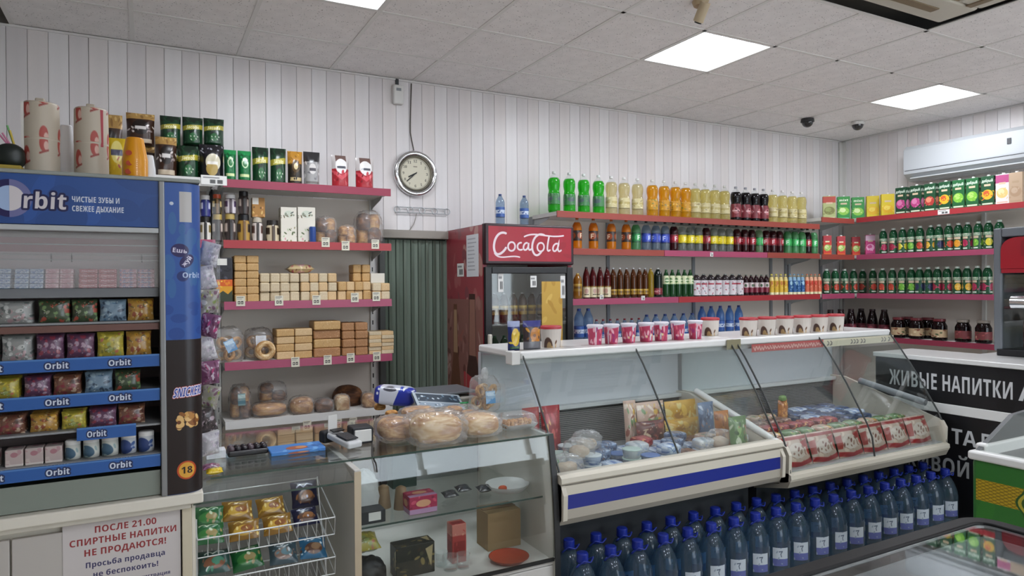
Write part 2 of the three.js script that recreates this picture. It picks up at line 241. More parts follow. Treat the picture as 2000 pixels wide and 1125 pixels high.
const carton = (k, bg, word, wc, fruit, f2, o = {}) => art(k, 80, 200, (g) => { g.f(bg).r(0, 0, 1, 0.05, o.top ?? bg); if (o.band) g.r(0, 0.03, 1, 0.26, o.band); g.t(word, 0.5, 0.16, 0.13, wc, { max: 0.86 }).r(0.25, 0.27, 0.5, 0.07, o.sub ?? '#d0b89a').c(0.5, 0.62, 0.42, fruit).c(0.42, 0.58, 0.24, f2).n(10, [f2, fruit], 0.04, 0.11, 0.45, 0.8).r(0.1, 0.9, 0.8, 0.05, o.foot ?? '#c8d2b8'); });
carton('cb_mixed', '#a9b078', '', '#e8d8c8', '#7a7a44', '#8f9a5a', { band: '#b04a3c', foot: '#e0d6c0' }); carton('cb_mixt', '#2f8a3c', 'mixt', '#eef4e0', '#8ac04a', '#d6e8a8', { foot: '#7ac0a0' }); carton('cb_yellow', '#d8c02a', '', '#f2ecc0', '#e0b024', '#ecd25a', { foot: '#f0e8a8' });
carton('cb_pome', '#143f26', 'добрый', '#dfe6d8', '#b0407a', '#cf7aa4'); carton('cb_apple_red', '#17472a', 'добрый', '#dfe6d8', '#b03a34', '#d88a6a'); carton('cb_peach', '#16492a', 'добрый', '#dfe6d8', '#d8b02c', '#c85a2c'); carton('cb_apple_green', '#1c5c30', 'добрый', '#dfe6d8', '#7ab83c', '#a8d868'); carton('cb_white', '#dcd6d6', '', '#f2e8ec', '#e0c07a', '#ecd2a0', { band: '#b04a7c', foot: '#cfae9c' }); carton('cb_beige', '#b39a80', '', '#b39a80', '#a88c70', '#b8a088', { sub: '#ab9276', foot: '#a88f74' });
carton('cb_small_red', '#c8382c', '', '#fff', '#9ac05a', '#d8e0a0', { band: '#b03a44', sub: '#e8e0b8', foot: '#d0661c' }); carton('cb_small_pink', '#b83a74', '', '#fff', '#e0a0c0', '#c04a84', { band: '#d8b8cc', foot: '#8c2a5a' });
art('tub_pink', 50, 60, (g) => g.f('#d8d4dc').poly([[0.08, 0.1], [0.92, 0.06], [0.95, 0.5], [0.5, 0.66], [0.05, 0.52]], '#b83a5c').n(14, ['#d86a7c', '#e8b0bc', '#9a2a6a', '#e8d8a0'], 0.05, 0.14, 0.1, 0.6).r(0, 0.78, 1, 0.22, '#c8b42a').n(5, ['#8a8a2a'], 0.05, 0.1, 0.75, 1), 3);
art('tub_brown', 70, 60, (g) => g.f('#d6cdc4').c(0.5, 0.52, 0.24, '#4a2e22').c(0.56, 0.5, 0.13, '#a88a5c').n(6, ['#6a4a34', '#caa878'], 0.03, 0.07, 0.35, 0.7), 3);
art('lab_syrup', 40, 40, (g) => g.f('#5e2430').c(0.5, 0.5, 0.3, '#8a4650', 0.3).r(0.2, 0.45, 0.6, 0.1, '#b48a8a'), 3);
art('lab_jam', 60, 40, (g) => g.f('#c0a884').n(14, ['#7a4a34', '#e0d2b0', '#a06a50', '#4a5a34'], 0.04, 0.12), 2);
art('lab_jam_red', 60, 40, (g) => g.f('#7a3a3c').n(14, ['#a85a58', '#c9a48c', '#4a5a34', '#8a2a34'], 0.04, 0.12), 2);
art('lab_water', 40, 40, (g) => g.f('#3d62a8').r(0, 0.3, 1, 0.35, '#c8d6e8').n(5, ['#2c4a90'], 0.04, 0.1, 0.38, 0.58), 3);
art('lab_bigwater', 60, 60, (g) => g.f('#b8c2cc').r(0, 0.6, 1, 0.4, '#58609a').line([[0.4, 0.22], [0.6, 0.2], [0.5, 0.34], [0.54, 0.48]], 0.05, '#4a5668').n(5, ['#8a98a8'], 0.04, 0.1));
// packets in the sweet stand, baskets and chilled cases
const pk = (k, cols, o = {}) => art(k, 64, 64, (g) => { g.f(cols[0]).n(26, cols.slice(1), 0.04, 0.15).n(26, cols.slice(1), 0.012, 0.05).n(8, ['#e8e6e2', '#d0ccc6'], 0.01, 0.03).r(0, 0, 1, 0.08, o.edge ?? cols[0]); if (o.word) g.t(o.word, 0.5, o.wy ?? 0.45, o.ws ?? 0.3, o.wc ?? '#eee', { max: 0.86, stroke: o.stroke }); });
pk('sw_grey', ['#8d8f8c', '#b7b9b6', '#5f6664', '#a58a8c']); pk('sw_green', ['#3c4a34', '#6f8a58', '#2a3226', '#8a8f7a', '#a04a3a']); pk('sw_bluecard', ['#6f8596', '#4c6a84', '#8fa4b0', '#3a4a5c']); pk('sw_orange', ['#a8803c', '#c89a3a', '#8a4a34', '#c8b48a', '#6a5a3a']); pk('sw_purple', ['#5c3c54', '#7c5a74', '#3a2a3a', '#a08a98', '#8a3a4a']); pk('sw_yellow', ['#a89a3a', '#c8b84a', '#7a7434', '#8f9a5a', '#b8705a']); pk('sw_mix', ['#6a6a6c', '#8a4a5c', '#4a6a8a', '#a89a6a', '#5a7a5a']); pk('sw_brown', ['#6f4a3a', '#94684a', '#4a3028', '#b09a84', '#7a2a34']);
pk('gum_blue', ['#9fb4cc', '#c8d4e0', '#6a8ab8', '#dfe4ea'], { word: 'Orbit', wc: '#3a4f8a', ws: 0.28 }); pk('gum_pink', ['#c89aa4', '#dcc0c8', '#a86a7c', '#e4d4d8'], { word: 'Orbit', wc: '#8c3a5a', ws: 0.28 }); pk('gum_red', ['#a84a58', '#c87a84', '#8a2c3c', '#d8aab0'], { word: 'Orbit', wc: '#f0dada', ws: 0.28 }); pk('gum_navy', ['#b07a88', '#3a4f8a', '#d0a4b0', '#46629c'], { word: 'Orbit', wc: '#dfe6f4', wy: 0.82, ws: 0.26 });
art('gum_card', 48, 64, (g) => g.f('#b0a09c').n(8, ['#a8888a', '#bcaea8'], 0.06, 0.2).c(0.5, 0.3, 0.2, '#a07078').r(0, 0.85, 1, 0.15, '#c8c0ba')); art('gum_tub', 48, 64, (g) => g.f('#c0c2ba').c(0.5, 0.36, 0.34, '#3f5c70', 0.26).n(5, ['#5f7c88', '#8fa4a4'], 0.06, 0.16, 0.15, 0.6), 2); art('gum_tub_blue', 48, 64, (g) => g.f('#b8bcc0').c(0.5, 0.36, 0.36, '#2a3f72', 0.3).n(4, ['#3f5a90', '#8a9ab8'], 0.06, 0.14, 0.15, 0.6), 2);
pk('hang_white', ['#b9b6bc', '#d8d6da', '#94909c', '#cfc4d0']); pk('hang_purple', ['#7a4a6a', '#a88aa0', '#5a2a48', '#c9bcc8', '#b84a7c']); pk('hang_mix', ['#9a968c', '#b8b46a', '#7a5a6c', '#c8c4c0', '#8a9a5a']); pk('hang_dark', ['#4a4244', '#7c6a70', '#2c2628', '#a898a0']);
const cake = (k, bg, a) => art(k, 96, 64, (g) => g.f(bg).c(0.5, 0.62, 0.34, a[0], 0.24).c(0.6, 0.55, 0.2, a[1], 0.16).n(9, a, 0.03, 0.08, 0.4, 0.85).line([[0.2, 0.24], [0.35, 0.14], [0.45, 0.26], [0.6, 0.14], [0.8, 0.2]], 0.06, a[2]));
cake('ck_green', '#155c2c', ['#3a7a3c', '#9a8a5a', '#d0dcc0']); cake('ck_yellow', '#8a6420', ['#c8a040', '#8a5224', '#e8d088']); cake('ck_navy', '#191b3c', ['#5a3c2c', '#94643c', '#c8cbe0']); cake('ck_blue', '#2f6a90', ['#6a4a3a', '#9a7a5c', '#d6e6ee']); cake('ck_teal', '#2c4f48', ['#8a5c44', '#4a8a70', '#d8e4dc']); cake('ck_grey', '#3c5058', ['#8a7468', '#6a8a94', '#d0dade']);
pk('dl_red', ['#8c1f28', '#b0404a', '#6a141c', '#c8605c', '#d8a060']); pk('dl_yellow', ['#c89a2c', '#e0b848', '#a87820', '#d8c47a']); pk('dl_sausage', ['#5a1f1a', '#7c3028', '#3c1410', '#c0a88a', '#94483a']); pk('dl_label', ['#b89a88', '#d8c8b8', '#8a4a3a', '#c8a040', '#6a8a5a'], {}); pk('dl_blue', ['#5c7090', '#8aa0c0', '#3a4a6c', '#c0ccdc', '#a07a6a']); pk('dl_orange', ['#b06a24', '#d08a38', '#8a4a1c', '#e0b060']); pk('dl_green', ['#5a7a4a', '#8aa86c', '#3a5434', '#c0c8b0', '#a8584a']); pk('dl_white', ['#c8cccf', '#e4e6e8', '#9aa4ac', '#b0c0d4']); pk('dl_bluewhite', ['#a8b8d0', '#dfe6ee', '#5a78b0', '#c8d4e4']); pk('dl_brown', ['#7a5040', '#9c7058', '#54342a', '#bca08c']);
art('dl_brand', 96, 64, (g) => g.f('#b9a596').n(16, ['#cdb9a8', '#a08474', '#8a6a58'], 0.03, 0.1).r(0, 0.06, 1, 0.09, '#8f2a28').c(0.45, 0.5, 0.3, '#c9bdb2', 0.24).n(14, ['#a08878', '#8a6a5c', '#7a4a40'], 0.02, 0.06, 0.36, 0.64).poly([[0.6, 0.25], [1, 0.15], [1, 0.36], [0.7, 0.42]], '#96302c').poly([[0, 0.3], [0.16, 0.25], [0.12, 0.7], [0, 0.7]], '#9c3a32').poly([[0, 0.78], [0.5, 0.86], [1, 0.74], [1, 0.9], [0.5, 1], [0, 0.92]], '#9a2428').c(0.9, 0.5, 0.12, '#a83a30'));
pk('fish', ['#3c4c70', '#5a78a8', '#1f2838', '#8aa4c4', '#7a8088']); pk('ice', ['#8a7a6c', '#b0645c', '#5a6a8a', '#c8b08a', '#70304a']);
art('chips_blue', 60, 110, (g) => g.f('#24306c').r(0, 0, 1, 0.2, '#9aa4c4').c(0.5, 0.55, 0.34, '#d8b42c', 0.3).n(8, ['#e8cc4a', '#b08a24'], 0.05, 0.14, 0.35, 0.75).r(0.1, 0.86, 0.8, 0.08, '#2f5a34')); art('chips_dark', 70, 100, (g) => g.f('#3a2c30').r(0, 0, 1, 0.22, '#3c3f80').c(0.6, 0.5, 0.3, '#c07a24', 0.26).n(10, ['#d89a38', '#7a4a20', '#2a2024'], 0.05, 0.14, 0.3, 0.9).r(0, 0.72, 1, 0.28, '#6a6a70'));
art('roll_blue', 128, 64, (g) => g.f('#d4d8e4').r(0, 0, 0.16, 1, '#24349c').poly([[0.62, 0.35], [1, 0.1], [1, 1], [0.5, 1]], '#2436a4').n(8, ['#3c50b8', '#e8ecf4'], 0.02, 0.06).c(0.4, 0.3, 0.16, '#4c4c56', 0.09)); art('label_sky', 48, 64, (g) => g.f('#8fb4d4').r(0.1, 0.1, 0.8, 0.3, '#c4dcec').poly([[0, 1], [1, 0.5], [1, 1]], '#5a8cb8').n(5, ['#4c7cac'], 0.04, 0.1)); art('label_teal', 48, 64, (g) => g.f('#6f8a8c').r(0, 0.1, 1, 0.3, '#a8c0bc').r(0, 0.6, 1, 0.25, '#4a707c'));
art('pinkbox', 80, 60, (g) => g.f('#a8244c').r(0, 0.7, 1, 0.3, '#b890b4').n(8, ['#d0506c', '#7c1838'], 0.04, 0.12, 0, 0.7).c(0.5, 0.42, 0.26, '#d8a07a', 0.2)); art('redbox', 48, 96, (g) => g.f('#a83a34').r(0, 0, 1, 0.3, '#c87a6c').r(0.12, 0.45, 0.76, 0.4, '#8c2420').n(8, ['#d89a84', '#c04a40'], 0.04, 0.1)); art('bluebox', 128, 48, (g) => g.f('#3f7ec4').n(8, ['#6aa4dc', '#2c62a4'], 0.03, 0.1).c(0.5, 0.65, 0.2, '#a0583c', 0.25).c(0.58, 0.6, 0.1, '#c88a5c', 0.16)); art('aquarium', 96, 72, (g) => g.f('#2a2a20').n(26, ['#4a4a30', '#16160f', '#6a5a34', '#3a2f20', '#8a7a4a'], 0.02, 0.1).poly([[0.75, 0.2], [0.95, 0.1], [0.9, 0.8]], '#b0a078'));
art('jacket_bag', 64, 64, (g) => g.f('#26282c').n(14, ['#3a3d44', '#15171a', '#5a5c60', '#8a8040'], 0.05, 0.16)); art('clock_face', 256, 256, (g) => { g.f('#d7d2bd').ring(0.5, 0.5, 0.44, 0.02, '#b8b4a4'); for (let i = 1; i <= 12; i++) g.t(String(i), 0.5 + 0.37 * Math.sin(i * Math.PI / 6), 0.5 - 0.37 * Math.cos(i * Math.PI / 6), 0.11, '#39362f', { font: 'serif' }); for (let i = 0; i < 60; i++) g.line([[0.5 + 0.455 * Math.sin(i * 0.10472), 0.5 - 0.455 * Math.cos(i * 0.10472)], [0.5 + 0.47 * Math.sin(i * 0.10472), 0.5 - 0.47 * Math.cos(i * 0.10472)]], 0.005, '#5a564c'); g.r(0.44, 0.28, 0.12, 0.03, '#8a8474'); });
art('scale_face', 128, 64, (g) => g.f('#a9b4bc').r(0.06, 0.1, 0.88, 0.5, '#2c3a48').n(16, ['#6f8a9c', '#c4d0d8', '#4a6070'], 0.02, 0.05, 0.15, 0.55).r(0.06, 0.68, 0.88, 0.22, '#8796a4').n(10, ['#d8dee2', '#4c5a68'], 0.015, 0.03, 0.7, 0.88)); art('pos_keys', 64, 64, (g) => { g.f('#17181a'); for (let i = 0; i < 4; i++) for (let j = 0; j < 4; j++) g.r(0.1 + i * 0.22, 0.1 + j * 0.22, 0.15, 0.14, '#3a3c40'); });
art('strip_blue', 512, 40, (g) => { g.f('#27589c').r(0, 0, 1, 0.15, '#4a78b4'); for (const x of [0.1, 0.345, 0.588, 0.833]) g.t('Orbit', x, 0.55, 0.62, '#d4dbe6', { stroke: '#15224a', lw: 0.3, max: 0.092 }); }); art('strip_blue_short', 192, 40, (g) => g.f('#27589c').r(0, 0, 1, 0.15, '#4a78b4').t('Orbit', 0.33, 0.55, 0.62, '#d4dbe6', { stroke: '#15224a', lw: 0.3, max: 0.38 }));
art('pricestrip_red', 256, 32, (g) => { g.f('#b24a48'); for (let i = 0; i < 26; i++) g.line([[0.03 + i * 0.036, rr(0.25, 0.45)], [0.05 + i * 0.036, rr(0.6, 0.8)], [0.06 + i * 0.036, rr(0.3, 0.6)]], 0.1, '#dcb4ac'); }); art('pricestrip_cream', 256, 32, (g) => { g.f('#cfc8b0'); for (const x of [0.06, 0.1, 0.38, 0.42, 0.46, 0.52, 0.56, 0.82, 0.86, 0.92]) g.line([[x, 0.25], [x + 0.02, 0.5], [x - 0.005, 0.8], [x + 0.02, 0.7]], 0.09, '#5a5450'); });
art('fridge_side', 256, 512, (g) => {
  g.f('#9a3a44').n(70, ['#8a2c38', '#a85a5c', '#b4827a', '#84404a'], 0.02, 0.1).r(0, 0.26, 1, 0.74, '#8c5a52').n(120, ['#7a4640', '#a07068', '#6a3630', '#b08c84', '#98564c'], 0.02, 0.07, 0.26, 1);
  g.poly([[0.1, 1], [0.08, 0.62], [0.18, 0.46], [0.2, 0.28], [0.3, 0.28], [0.32, 0.46], [0.42, 0.62], [0.42, 1]], '#6e3f2a').poly([[0.19, 0.46], [0.21, 0.3], [0.29, 0.3], [0.31, 0.46]], '#b08a6a').r(0.07, 0.68, 0.36, 0.17, '#b9b2b8').n(10, ['#8a7480', '#cfc8cc', '#a04a50'], 0.02, 0.06, 0.7, 0.84).r(0.1, 0.87, 0.3, 0.13, '#2a1512');
  g.poly([[0.52, 1], [0.5, 0.6], [0.62, 0.46], [0.64, 0.24], [0.8, 0.24], [0.82, 0.46], [0.98, 0.6], [0.98, 1]], '#43201c').poly([[0.63, 0.46], [0.65, 0.26], [0.79, 0.26], [0.81, 0.46]], '#9a6a5c').poly([[0.48, 0.52], [1, 0.56], [1, 0.76], [0.48, 0.7]], '#b0323c').t('Coca-Cola', 0.74, 0.63, 0.075, '#ead4d4', { font: 'serif', skew: -0.3, max: 0.5, rot: 0.05 }).line([[0.55, 0.5], [0.52, 0.98]], 0.01, '#a87a70');
});
art('poster_yellow', 64, 128, (g) => g.f('#c8a044').n(10, ['#d8b458', '#b88e34'], 0.08, 0.2)); art('paper_note', 64, 96, (g) => { g.f('#d8dade'); for (let i = 0; i < 9; i++) g.r(0.12, 0.1 + i * 0.09, 0.5 + 0.25 * rnd(), 0.02, '#9a9ca4'); });
// ---------- the room ----------
const tileTex = [0, 1].map((k) => dataTex(512, () => [0, 0, 0]));
tileTex.forEach((t, k) => {
  const d = t.image.data, n = 512;
  for (let i = 0; i < n * n; i++) { const x = i % n, y = (i / n) | 0, v = 238 + 6 * noise.noise(x * 0.02 + k * 9, y * 0.02, 1.5) + 5 * (rnd() - 0.5); d[i * 4] = v; d[i * 4 + 1] = v * 0.985; d[i * 4 + 2] = v * 0.98; }
  for (let s = 0; s < 420; s++) { const cx = rnd() * n, cy = rnd() * n, r = rr(0.8, 2.6), dk = rr(0.45, 0.85); for (let y = -4; y <= 4; y++) for (let x = -4; x <= 4; x++) if (Math.hypot(x, y * rr(0.7, 1.3)) < r) { const i = ((((cy + y) | 0) + n) % n * n + (((cx + x) | 0) + n) % n) * 4; d[i] *= dk; d[i + 1] *= dk; d[i + 2] *= dk; } }
});
const pvcTex = dataTex(256, (u, v, x, y) => { const c = 226 + 6 * noise.noise(u * 3, v * 2.5, 4) + 4 * (rnd() - 0.5); return [c, c * 0.985, c * 0.985]; });
const floorTex = dataTex(256, (u, v) => { const c = 186 + 14 * noise.noise(u * 6, v * 6, 2) + 10 * (rnd() - 0.5); return [c, c * 0.95, c * 0.88]; }); floorTex.repeat.set(6, 5);
M.tile = tileTex.map((map) => std(0xffffff, 0.9, { map })); M.pvc = [0xffffff, 0xf6f4f4, 0xfbf8f6].map((c) => std(c, 0.35, { map: pvcTex })); M.bar = std(0xe2e0dd, 0.6);
struct('floor', box(FLOORX0 - 0.15, WX + 0.15, -0.12, 0, WZ - 0.2, FRONTZ + 0.15), std(0xffffff, 0.35, { map: floorTex }));
const wallBack = struct('wall_back', box(FLOORX0 - 0.15, WX + 0.15, 0, CEIL + 0.2, WZ - 0.2, WZ - 0.012), mat(0x77736e));
const wallRight = struct('wall_right', box(WX + 0.012, WX + 0.2, 0, CEIL + 0.2, WZ - 0.012, FRONTZ + 0.15), mat(0x77736e));
struct('wall_left', box(FLOORX0 - 0.15, FLOORX0, 0, CEIL + 0.2, WZ - 0.012, FRONTZ + 0.15), mat(0xcfccc8));
struct('wall_front', merge([box(FLOORX0, WX + 0.012, 0, 0.8, FRONTZ, FRONTZ + 0.15), box(FLOORX0, WX + 0.012, 2.55, CEIL + 0.2, FRONTZ, FRONTZ + 0.15), box(FLOORX0, 1.6, 0.8, 2.55, FRONTZ, FRONTZ + 0.15), box(6.2, WX + 0.012, 0.8, 2.55, FRONTZ, FRONTZ + 0.15)]), mat(0xcfccc8));
{ // the shop window behind the camera
  const w = struct('window_1', merge([box(1.6, 6.2, 0.8, 0.86, FRONTZ + 0.04, FRONTZ + 0.11), box(1.6, 6.2, 2.49, 2.55, FRONTZ + 0.04, FRONTZ + 0.11), ...[1.63, 3.1, 4.7, 6.17].map((x) => box(x - 0.03, x + 0.03, 0.86, 2.49, FRONTZ + 0.04, FRONTZ + 0.11))]), M.white);
  for (const [a, b] of [[1.66, 3.07], [3.13, 4.67], [4.73, 6.14]]) part(w, 'pane', box(a, b, 0.86, 2.49, FRONTZ + 0.07, FRONTZ + 0.076), M.glass);
}
const ceiling = struct('ceiling', box(FLOORX0 - 0.15, WX + 0.2, CEIL + 0.19, CEIL + 0.34, WZ - 0.2, FRONTZ + 0.15), mat(0x88857f));
{ // lining panels, 100 mm each, with open joints
  const top = CEIL - 0.004, g = box(-0.0488, 0.0488, 0.02, top, -0.011, 0);
  let i = 0;
  for (let x = FLOORX0 + 0.06; x < WX - 0.03; x += 0.1, i++) { const p = part(wallBack, 'panel', g, M.pvc[(i * 7) % 3], [x, 0, WZ]); p.scale.x = i % 9 === 4 ? 0.985 : 1; }
  i = 0;
  for (let z = WZ + 0.062; z < FRONTZ; z += 0.1, i++) { const p = part(wallRight, 'panel', g, M.pvc[(i * 5) % 3], [WX, 0, z]); p.rotation.y = -Math.PI / 2; }
  // tiles and bars of the suspended ceiling
  const tg = box(-0.291, 0.291, 0.002, 0.014, -0.291, 0.291), isLamp = (x, z) => LAMPS.some(([a, b]) => Math.abs(a - x) < 0.2 && Math.abs(b - z) < 0.2);
  let k = 0;
  for (let ix = -6; ix <= 5; ix++) for (let iz = -2; iz <= 10; iz++, k++) {
    const x = 3.24 + ix * 0.6, z = -3.34 + iz * 0.6;
    let x0 = Math.max(x - 0.291, FLOORX0 + 0.004), x1 = Math.min(x + 0.291, WX - 0.004), z0 = Math.max(z - 0.291, WZ + 0.004), z1 = Math.min(z + 0.291, FRONTZ);
    if (x1 - x0 < 0.05 || z1 - z0 < 0.05 || isLamp(x, z)) continue;
    if (x > 3.0 && x < 4.0 && z > -2.4 && z < -1.4) continue;                        // the air-conditioning cassette sits here
    if (x1 - x0 > 0.58 && z1 - z0 > 0.58) { const p = part(ceiling, 'ceiling_tile', tg, M.tile[k % 2], [x, CEIL, z]); p.rotation.y = (k % 4) * Math.PI / 2; p.position.y += (k * 37 % 5) * 0.0006; }
    else part(ceiling, 'ceiling_tile', box(x0, x1, CEIL + 0.004, CEIL + 0.016, z0, z1), M.tile[k % 2]);
  }
  for (let ix = -6; ix <= 6; ix++) { const x = 2.94 + ix * 0.6; if (x > WX || x < FLOORX0) continue; part(ceiling, 'grid_bar', ix === 1 ? merge([box(x - 0.012, x + 0.012, CEIL, CEIL + 0.004, WZ, -2.45), box(x - 0.012, x + 0.012, CEIL, CEIL + 0.004, -1.24, FRONTZ)]) : box(x - 0.012, x + 0.012, CEIL, CEIL + 0.004, WZ, FRONTZ), M.bar); }
  for (let iz = -2; iz <= 11; iz++) { const z = -3.64 + iz * 0.6; if (z < WZ) continue; part(ceiling, 'grid_bar', iz === 3 ? merge([box(FLOORX0, 2.94, CEIL, CEIL + 0.004, z - 0.012, z + 0.012), box(4.14, WX, CEIL, CEIL + 0.004, z - 0.012, z + 0.012)]) : box(FLOORX0, WX, CEIL, CEIL + 0.004, z - 0.012, z + 0.012), M.bar); }
  struct('trim_3', box(WX - 0.055, WX + 0.01, 0, CEIL - 0.004, WZ - 0.01, WZ + 0.012), M.white); struct('trim_4', box(WX - 0.012, WX + 0.01, 0, CEIL - 0.004, WZ + 0.012, WZ + 0.055), M.white);
  struct('trim_1', box(FLOORX0, WX, CEIL - 0.012, CEIL, WZ, WZ + 0.012), M.bar);
  struct('trim_2', box(WX - 0.012, WX, CEIL - 0.012, CEIL, WZ + 0.012, FRONTZ), M.bar);
}
// luminaires: tray, four tubes, and the light of the same size just below
const tubeMat = std(0xffffff, 0.4, { emissive: 0xf4f8ff, emissiveIntensity: 5 }), trayMat = std(0xf2f4f6, 0.4, { emissive: 0xf0f5ff, emissiveIntensity: 1.5 });
LAMPS.forEach(([x, z], i) => {
  const where = ['above the bread shelving', 'in front of the wall clock bottles', 'near the wall air conditioner', 'beside the ceiling cassette', 'over the beer counter', 'over the open shop floor', 'over the shop entrance', 'over the middle of the entrance side', 'over the entrance corner'][i];
  const t = thing('ceiling_light', 'square recessed ceiling light with four bright tubes ' + where, 'light', [x, CEIL, z], 'recessed ceiling lights');
  part(t, 'tray', box(-0.282, 0.282, 0.035, 0.045, -0.282, 0.282), trayMat);
  part(t, 'frame', merge([box(-0.298, 0.298, 0, 0.05, -0.298, -0.282), box(-0.298, 0.298, 0, 0.05, 0.282, 0.298), box(-0.298, -0.282, 0, 0.05, -0.282, 0.282), box(0.282, 0.298, 0, 0.05, -0.282, 0.282)]), M.white);
  for (let k = 0; k < 4; k++) part(t, 'lamp_tube', new THREE.CylinderGeometry(0.013, 0.013, 0.55, 10).rotateX(Math.PI / 2).translate(-0.21 + k * 0.14, 0.02, 0), tubeMat);
  const l = new THREE.RectAreaLight(0xf3f7ff, LAMP_POWER, 0.56, 0.56); l.position.set(x, CEIL - 0.006, z); l.lookAt(x, 0, z); l.name = 'ceiling_light_glow'; scene.add(l);
});
{ // air-conditioning cassette in the ceiling
  const t = thing('ceiling_cassette', 'square white air conditioning cassette with slatted intake in the tiled ceiling', 'air conditioner', [3.53, CEIL, -1.82]);
  part(t, 'panel_frame', merge([rbox(-0.47, 0.47, -0.03, 0.02, -0.47, -0.25, 0.02), rbox(-0.47, 0.47, -0.03, 0.02, 0.25, 0.47, 0.02), rbox(-0.47, -0.25, -0.03, 0.02, -0.25, 0.25, 0.02), rbox(0.25, 0.47, -0.03, 0.02, -0.25, 0.25, 0.02)]), std(0xc6c1b4, 0.45));
  for (const [w, d, x, z] of [[0.5, 0.05, 0, -0.36], [0.5, 0.05, 0, 0.36], [0.05, 0.5, -0.36, 0], [0.05, 0.5, 0.36, 0]]) part(t, 'air_flap', rbox(x - w / 2, x + w / 2, -0.036, -0.028, z - d / 2, z + d / 2, 0.003), std(0x7b6a52, 0.5));
  part(t, 'intake_backing', box(-0.25, 0.25, -0.01, 0.01, -0.25, 0.25), std(0x6e5f4c, 0.8));
  for (let k = 0; k < 16; k++) part(t, 'slat', box(-0.25, 0.25, -0.026, -0.014, -0.245 + k * 0.0323, -0.225 + k * 0.0323), std(0x9a8a72, 0.6));
}
for (const [px, py, label, c] of [[1577, 232, 'black dome security camera on the ceiling before the corner of the walls', 0x1a1a1c], [1675, 238, 'black dome security camera with white base on the ceiling beside the light', 0x202022]]) {
  const p = atY(px, py, CEIL), t = thing('security_camera', label, 'camera', [p.x, CEIL, p.z], 'ceiling cameras');
  part(t, 'mount', cyl(0.06, 0.055, 0.03, 20).translate(0, -0.03, 0), c === 0x1a1a1c ? mat(0x3a3a3c) : M.white);
  part(t, 'dome', new THREE.SphereGeometry(0.05, 18, 10, 0, Math.PI * 2, Math.PI / 2, Math.PI / 2).translate(0, -0.03, 0), phys(c, 0.15, { clearcoat: 0.6 }));
}
{
  const p = atY(1368, 3, CEIL), t = thing('bullet_camera', 'beige bullet security camera hanging from the ceiling beside the square light', 'camera', [p.x, CEIL, p.z]);
  part(t, 'mount', cyl(0.035, 0.045, 0.025, 18).translate(0, -0.025, 0), std(0xb7a283, 0.5));
  part(t, 'body', new THREE.CylinderGeometry(0.028, 0.028, 0.1, 18).rotateX(0.6).translate(0, -0.06, 0.01), std(0xc4b294, 0.45));
  part(t, 'lens', new THREE.CylinderGeometry(0.02, 0.02, 0.02, 18).rotateX(0.6).translate(0, -0.1, -0.016), M.black);
}
{ // split air conditioner on the side wall
  const z0 = -3.965, z1 = -2.86, t = thing('wall_air_conditioner', 'long white split air conditioner mounted high on the panelled side wall', 'air conditioner', [WX, 2.56, 0]);
  const prof = [[0, 0.3], [-0.17, 0.31], [-0.2, 0.28], [-0.205, 0.1], [-0.2, 0.06], [-0.12, 0], [0, 0]];
  const sh = new THREE.Shape(prof.map(([x, y]) => new THREE.Vector2(x, y)));
  part(t, 'body', new THREE.ExtrudeGeometry(sh, { depth: z1 - z0, bevelEnabled: true, bevelSize: 0.008, bevelThickness: 0.008, bevelSegments: 2 }).translate(0, 0, z0), std(0xb3b7ba, 0.4));
  part(t, 'seam', box(-0.2145, -0.205, 0.085, 0.089, z0 + 0.01, z1 - 0.01), M.darkGrey);
  part(t, 'louvre', rbox(-0.2, -0.05, -0.012, 0.0, z0 + 0.05, z1 - 0.05, 0.004), M.lightGrey).rotation.z = -0.1;
  part(t, 'display', box(-0.2155, -0.212, 0.18, 0.23, -3.08, -3.05), M.darkGrey);
}
